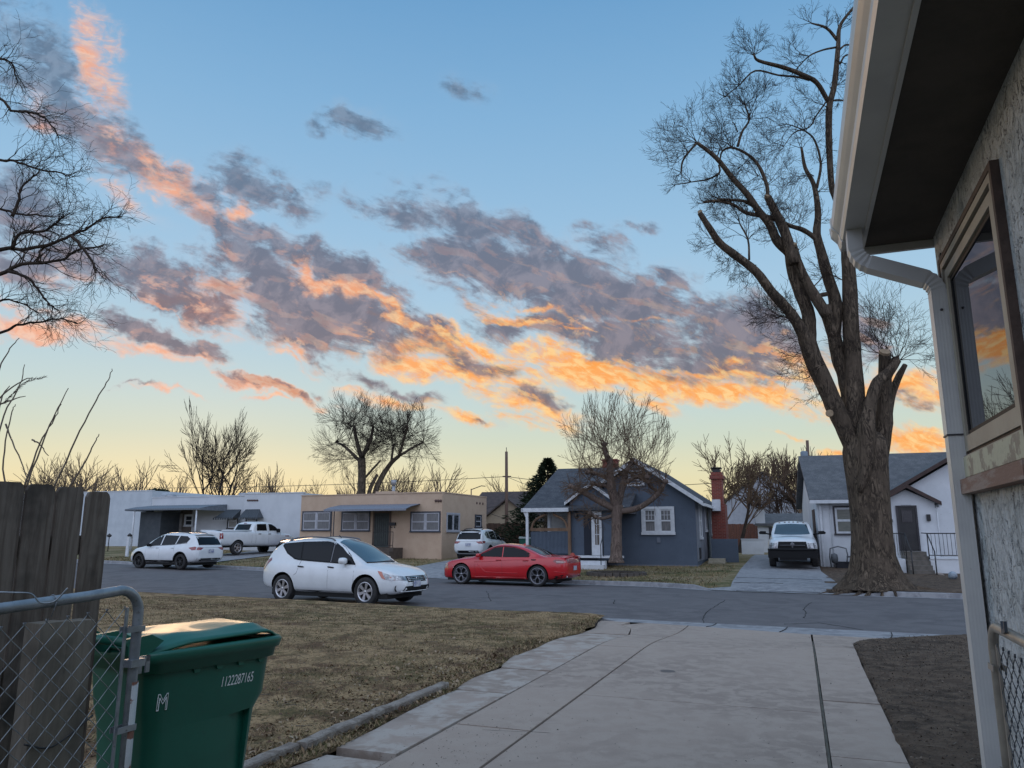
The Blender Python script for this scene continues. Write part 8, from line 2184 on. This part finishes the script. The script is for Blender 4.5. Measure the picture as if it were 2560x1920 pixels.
while len(P) < N_:
    r = random.random(); t2 = 4.3 + 11.5 * r ** 1.25; e = edge_s(t2); wdt = 1.5 + .95 * t2
    s2 = e - wdt * random.random() ** 1.15 + .02
    q = D(s2, t2); s, t = s_of(q)
    if t > tnear(s) - .03: continue
    P.append((q.x, q.y, znear(s, t) + .012, t2))
P = np.array(P); n = len(P); d = np.sqrt(P[:, 0] ** 2 + P[:, 1] ** 2)
az = np.random.uniform(0, 2 * np.pi, n); ln = np.random.uniform(.020, .055, n) * (1 + d * .03); up = np.random.uniform(.05, .75, n); wd = np.random.uniform(.0018, .0038, n) * (1 + d * .10)
dx = np.stack([np.cos(az) * np.sqrt(1 - up ** 2), np.sin(az) * np.sqrt(1 - up ** 2), up], 1) * ln[:, None]
sd = np.stack([-np.sin(az), np.cos(az), np.zeros(n)], 1) * wd[:, None]
V = np.stack([P[:, :3] - sd, P[:, :3] + sd, P[:, :3] + dx], 1).reshape(-1, 3); F = np.arange(n * 3).reshape(-1, 3)
pn = sn(P[:, 0] * .9, P[:, 1] * .9) + np.random.uniform(-.33, .33, n); mi = np.where(pn > .60, 0, np.where(pn > .30, 1, 2)); mi = np.where(np.random.rand(n) < .24, 0, mi)
tag(quads_mesh('grass_blades', V, F, mi, gm), 'short dormant straw and olive grass blades covering the near lawn', 'grass', kind='stuff')
def leaves(name, pts, size, mats, label, cat, flat=.5, lo=.6):
    n = len(pts); P = np.array(pts); az = np.random.uniform(0, 2 * np.pi, n); sz = np.random.uniform(lo, 1.4, n) * size; el = np.random.uniform(.35, .75, n)
    tilt = np.random.normal(0, flat, (n, 2))
    a = np.stack([np.cos(az), np.sin(az), tilt[:, 0]], 1) * sz[:, None]; b = np.stack([-np.sin(az), np.cos(az), tilt[:, 1]], 1) * (sz * el)[:, None]
    up = np.array([0, 0, 1.0]) * (sz * .35)[:, None]
    V = np.stack([P - a, P + b * .9 + up, P + a, P - b * .9 + up * .6], 1).reshape(-1, 3); F = np.arange(n * 4).reshape(-1, 4)
    F = np.concatenate([F[:, [0, 1, 2]], F[:, [0, 2, 3]]]); mi = np.tile(np.random.randint(0, len(mats), n), 2)
    return tag(quads_mesh(name, V, F, mi, mats), label, cat, kind='stuff')
lm = [mat('leaf_tan', (.24, .155, .085), (.17, .105, .055), 9, rough=.85, coords='World'), mat('leaf_brown', (.12, .065, .035), (.08, .045, .028), 9, rough=.85, coords='World'), mat('leaf_pale', (.33, .25, .17), (.26, .19, .12), 9, rough=.85, coords='World')]
pts = []
for k in range(5200):
    r = random.random()
    if r < .40: t2 = random.uniform(3.4, 9.5); s2 = edge_s(t2) - abs(random.gauss(0, .9)) - .02       # along the edge
    elif r < .60: t2 = random.uniform(2.6, 5.2); s2 = -3.7 - random.random() * 1.8                     # under and behind the bin
    else: t2 = random.uniform(5, 15.4); s2 = edge_s(t2) - random.random() * (1.5 + t2 * .9)
    q = D(s2, t2); s, t = s_of(q)
    if t > tnear(s) - .05: continue
    pts.append((q.x, q.y, znear(s, t) + random.uniform(.012, .03)))
leaves('fallen_leaves', pts, .021, lm, 'dry brown fallen leaves scattered over the near lawn and round the bin', 'leaves')
pts = []
for k in range(9000):
    t2 = random.uniform(3.6, 15.2); s2 = edge_s(t2, RB) + abs(random.gauss(0, 1.6)) * 1.0 + .0
    q = D(s2, t2); s, t = s_of(q)
    if t > 15.8: continue
    pts.append((q.x, q.y, max(.06, zdrive(min(t2, 20)) + .01) + random.uniform(.006, .02)))
mm = [mat('debris_dark', (.045, .033, .025), rough=.95), mat('debris_brown', (.085, .060, .043), rough=.95), mat('debris_dark2', (.055, .04, .03), rough=.95), mat('debris_pale', (.16, .125, .095), rough=.95)]
leaves('soil_debris', pts, .011, mm[:3] * 3 + mm[3:], 'crumbly soil bits and dead leaves in the bare bed right of the driveway', 'debris', .45, .4)
pts = []
for k in range(700):
    t2 = random.uniform(3.4, 14.5) ; s2 = random.uniform(-3.3, .6); 
    if random.random() < .35: t2 = random.gauss(5.2, .8); s2 = random.gauss(-2.4, .25)
    if t2 < 3: continue
    q = D(s2, t2); pts.append((q.x, q.y, zdrive(t2) + .004))
leaves('driveway_grit', pts, .0065, [mm[0], mm[2]], 'small dark crumbs and grit lying on the driveway concrete', 'grit', .3, .3)
# twigs lying on the bed and lawn
mb = MB()
for k in range(160):
    if k % 2: t2 = random.uniform(4, 14); s2 = edge_s(t2, RB) + random.random() * 2.2; z = max(.06, zdrive(t2)) + .02
    else: t2 = random.uniform(4.4, 12); s2 = edge_s(t2) - random.random() * 3; z = ZD + .03
    q = D(s2, t2); a = rnd(pi); L_ = random.uniform(.05, .22); p = Vector((q.x, q.y, z)); pts = [p]
    for i in range(4): a += rnd(.5); pts.append(pts[-1] + Vector((cos(a), sin(a), rnd(.12))) * L_ / 4)
    mb.tube(pts, [.0035, .003, .0025, .002, .0012], 4)
tag(mb.build('fallen_twigs', mat('fallen_twig', (.17, .14, .11), (.11, .085, .065), 8, rough=.95, coords='World')), 'thin fallen twigs lying on the soil bed and lawn', 'twigs', kind='stuff')
# far yard tufts
P = []
for k in range(30000):
    s = random.uniform(-40, 0); t = tfar(s) + .2 + 9.5 * random.random() ** 1.3
    q = S(s, t); s2_, t2_ = d_of(q); g_ = s + .235 * (t - 27)
    if s2_ > -2.7 and s > -8 or -19.3 < s + .23 * (t - 27.6) < -14.9 or -35 < s + .23 * (t - 28) < -30.3: continue
    P.append((q.x, q.y, zfar(s, t) + .01))
P = np.array(P); n = len(P); az = np.random.uniform(0, 2 * np.pi, n); ln = np.random.uniform(.05, .13, n); up = np.random.uniform(.2, .8, n); wd = np.random.uniform(.008, .018, n)
dx = np.stack([np.cos(az) * np.sqrt(1 - up ** 2), np.sin(az) * np.sqrt(1 - up ** 2), up], 1) * ln[:, None]; sd = np.stack([-np.sin(az), np.cos(az), np.zeros(n)], 1) * wd[:, None]
V = np.stack([P - sd, P + sd, P + dx], 1).reshape(-1, 3); F = np.arange(n * 3).reshape(-1, 3); pn = sn(P[:, 0] * .5, P[:, 1] * .5) + np.random.uniform(-.3, .3, n)
tag(quads_mesh('far_grass_blades', V, F, np.where(pn > .48, 0, np.where(pn > .25, 1, 2)), gm), 'dormant tufts of grass on the lawns across the street', 'grass', kind='stuff')
scene.cycles.max_bounces = 5; scene.cycles.diffuse_bounces = 3; scene.cycles.glossy_bounces = 3; scene.cycles.transmission_bounces = 2
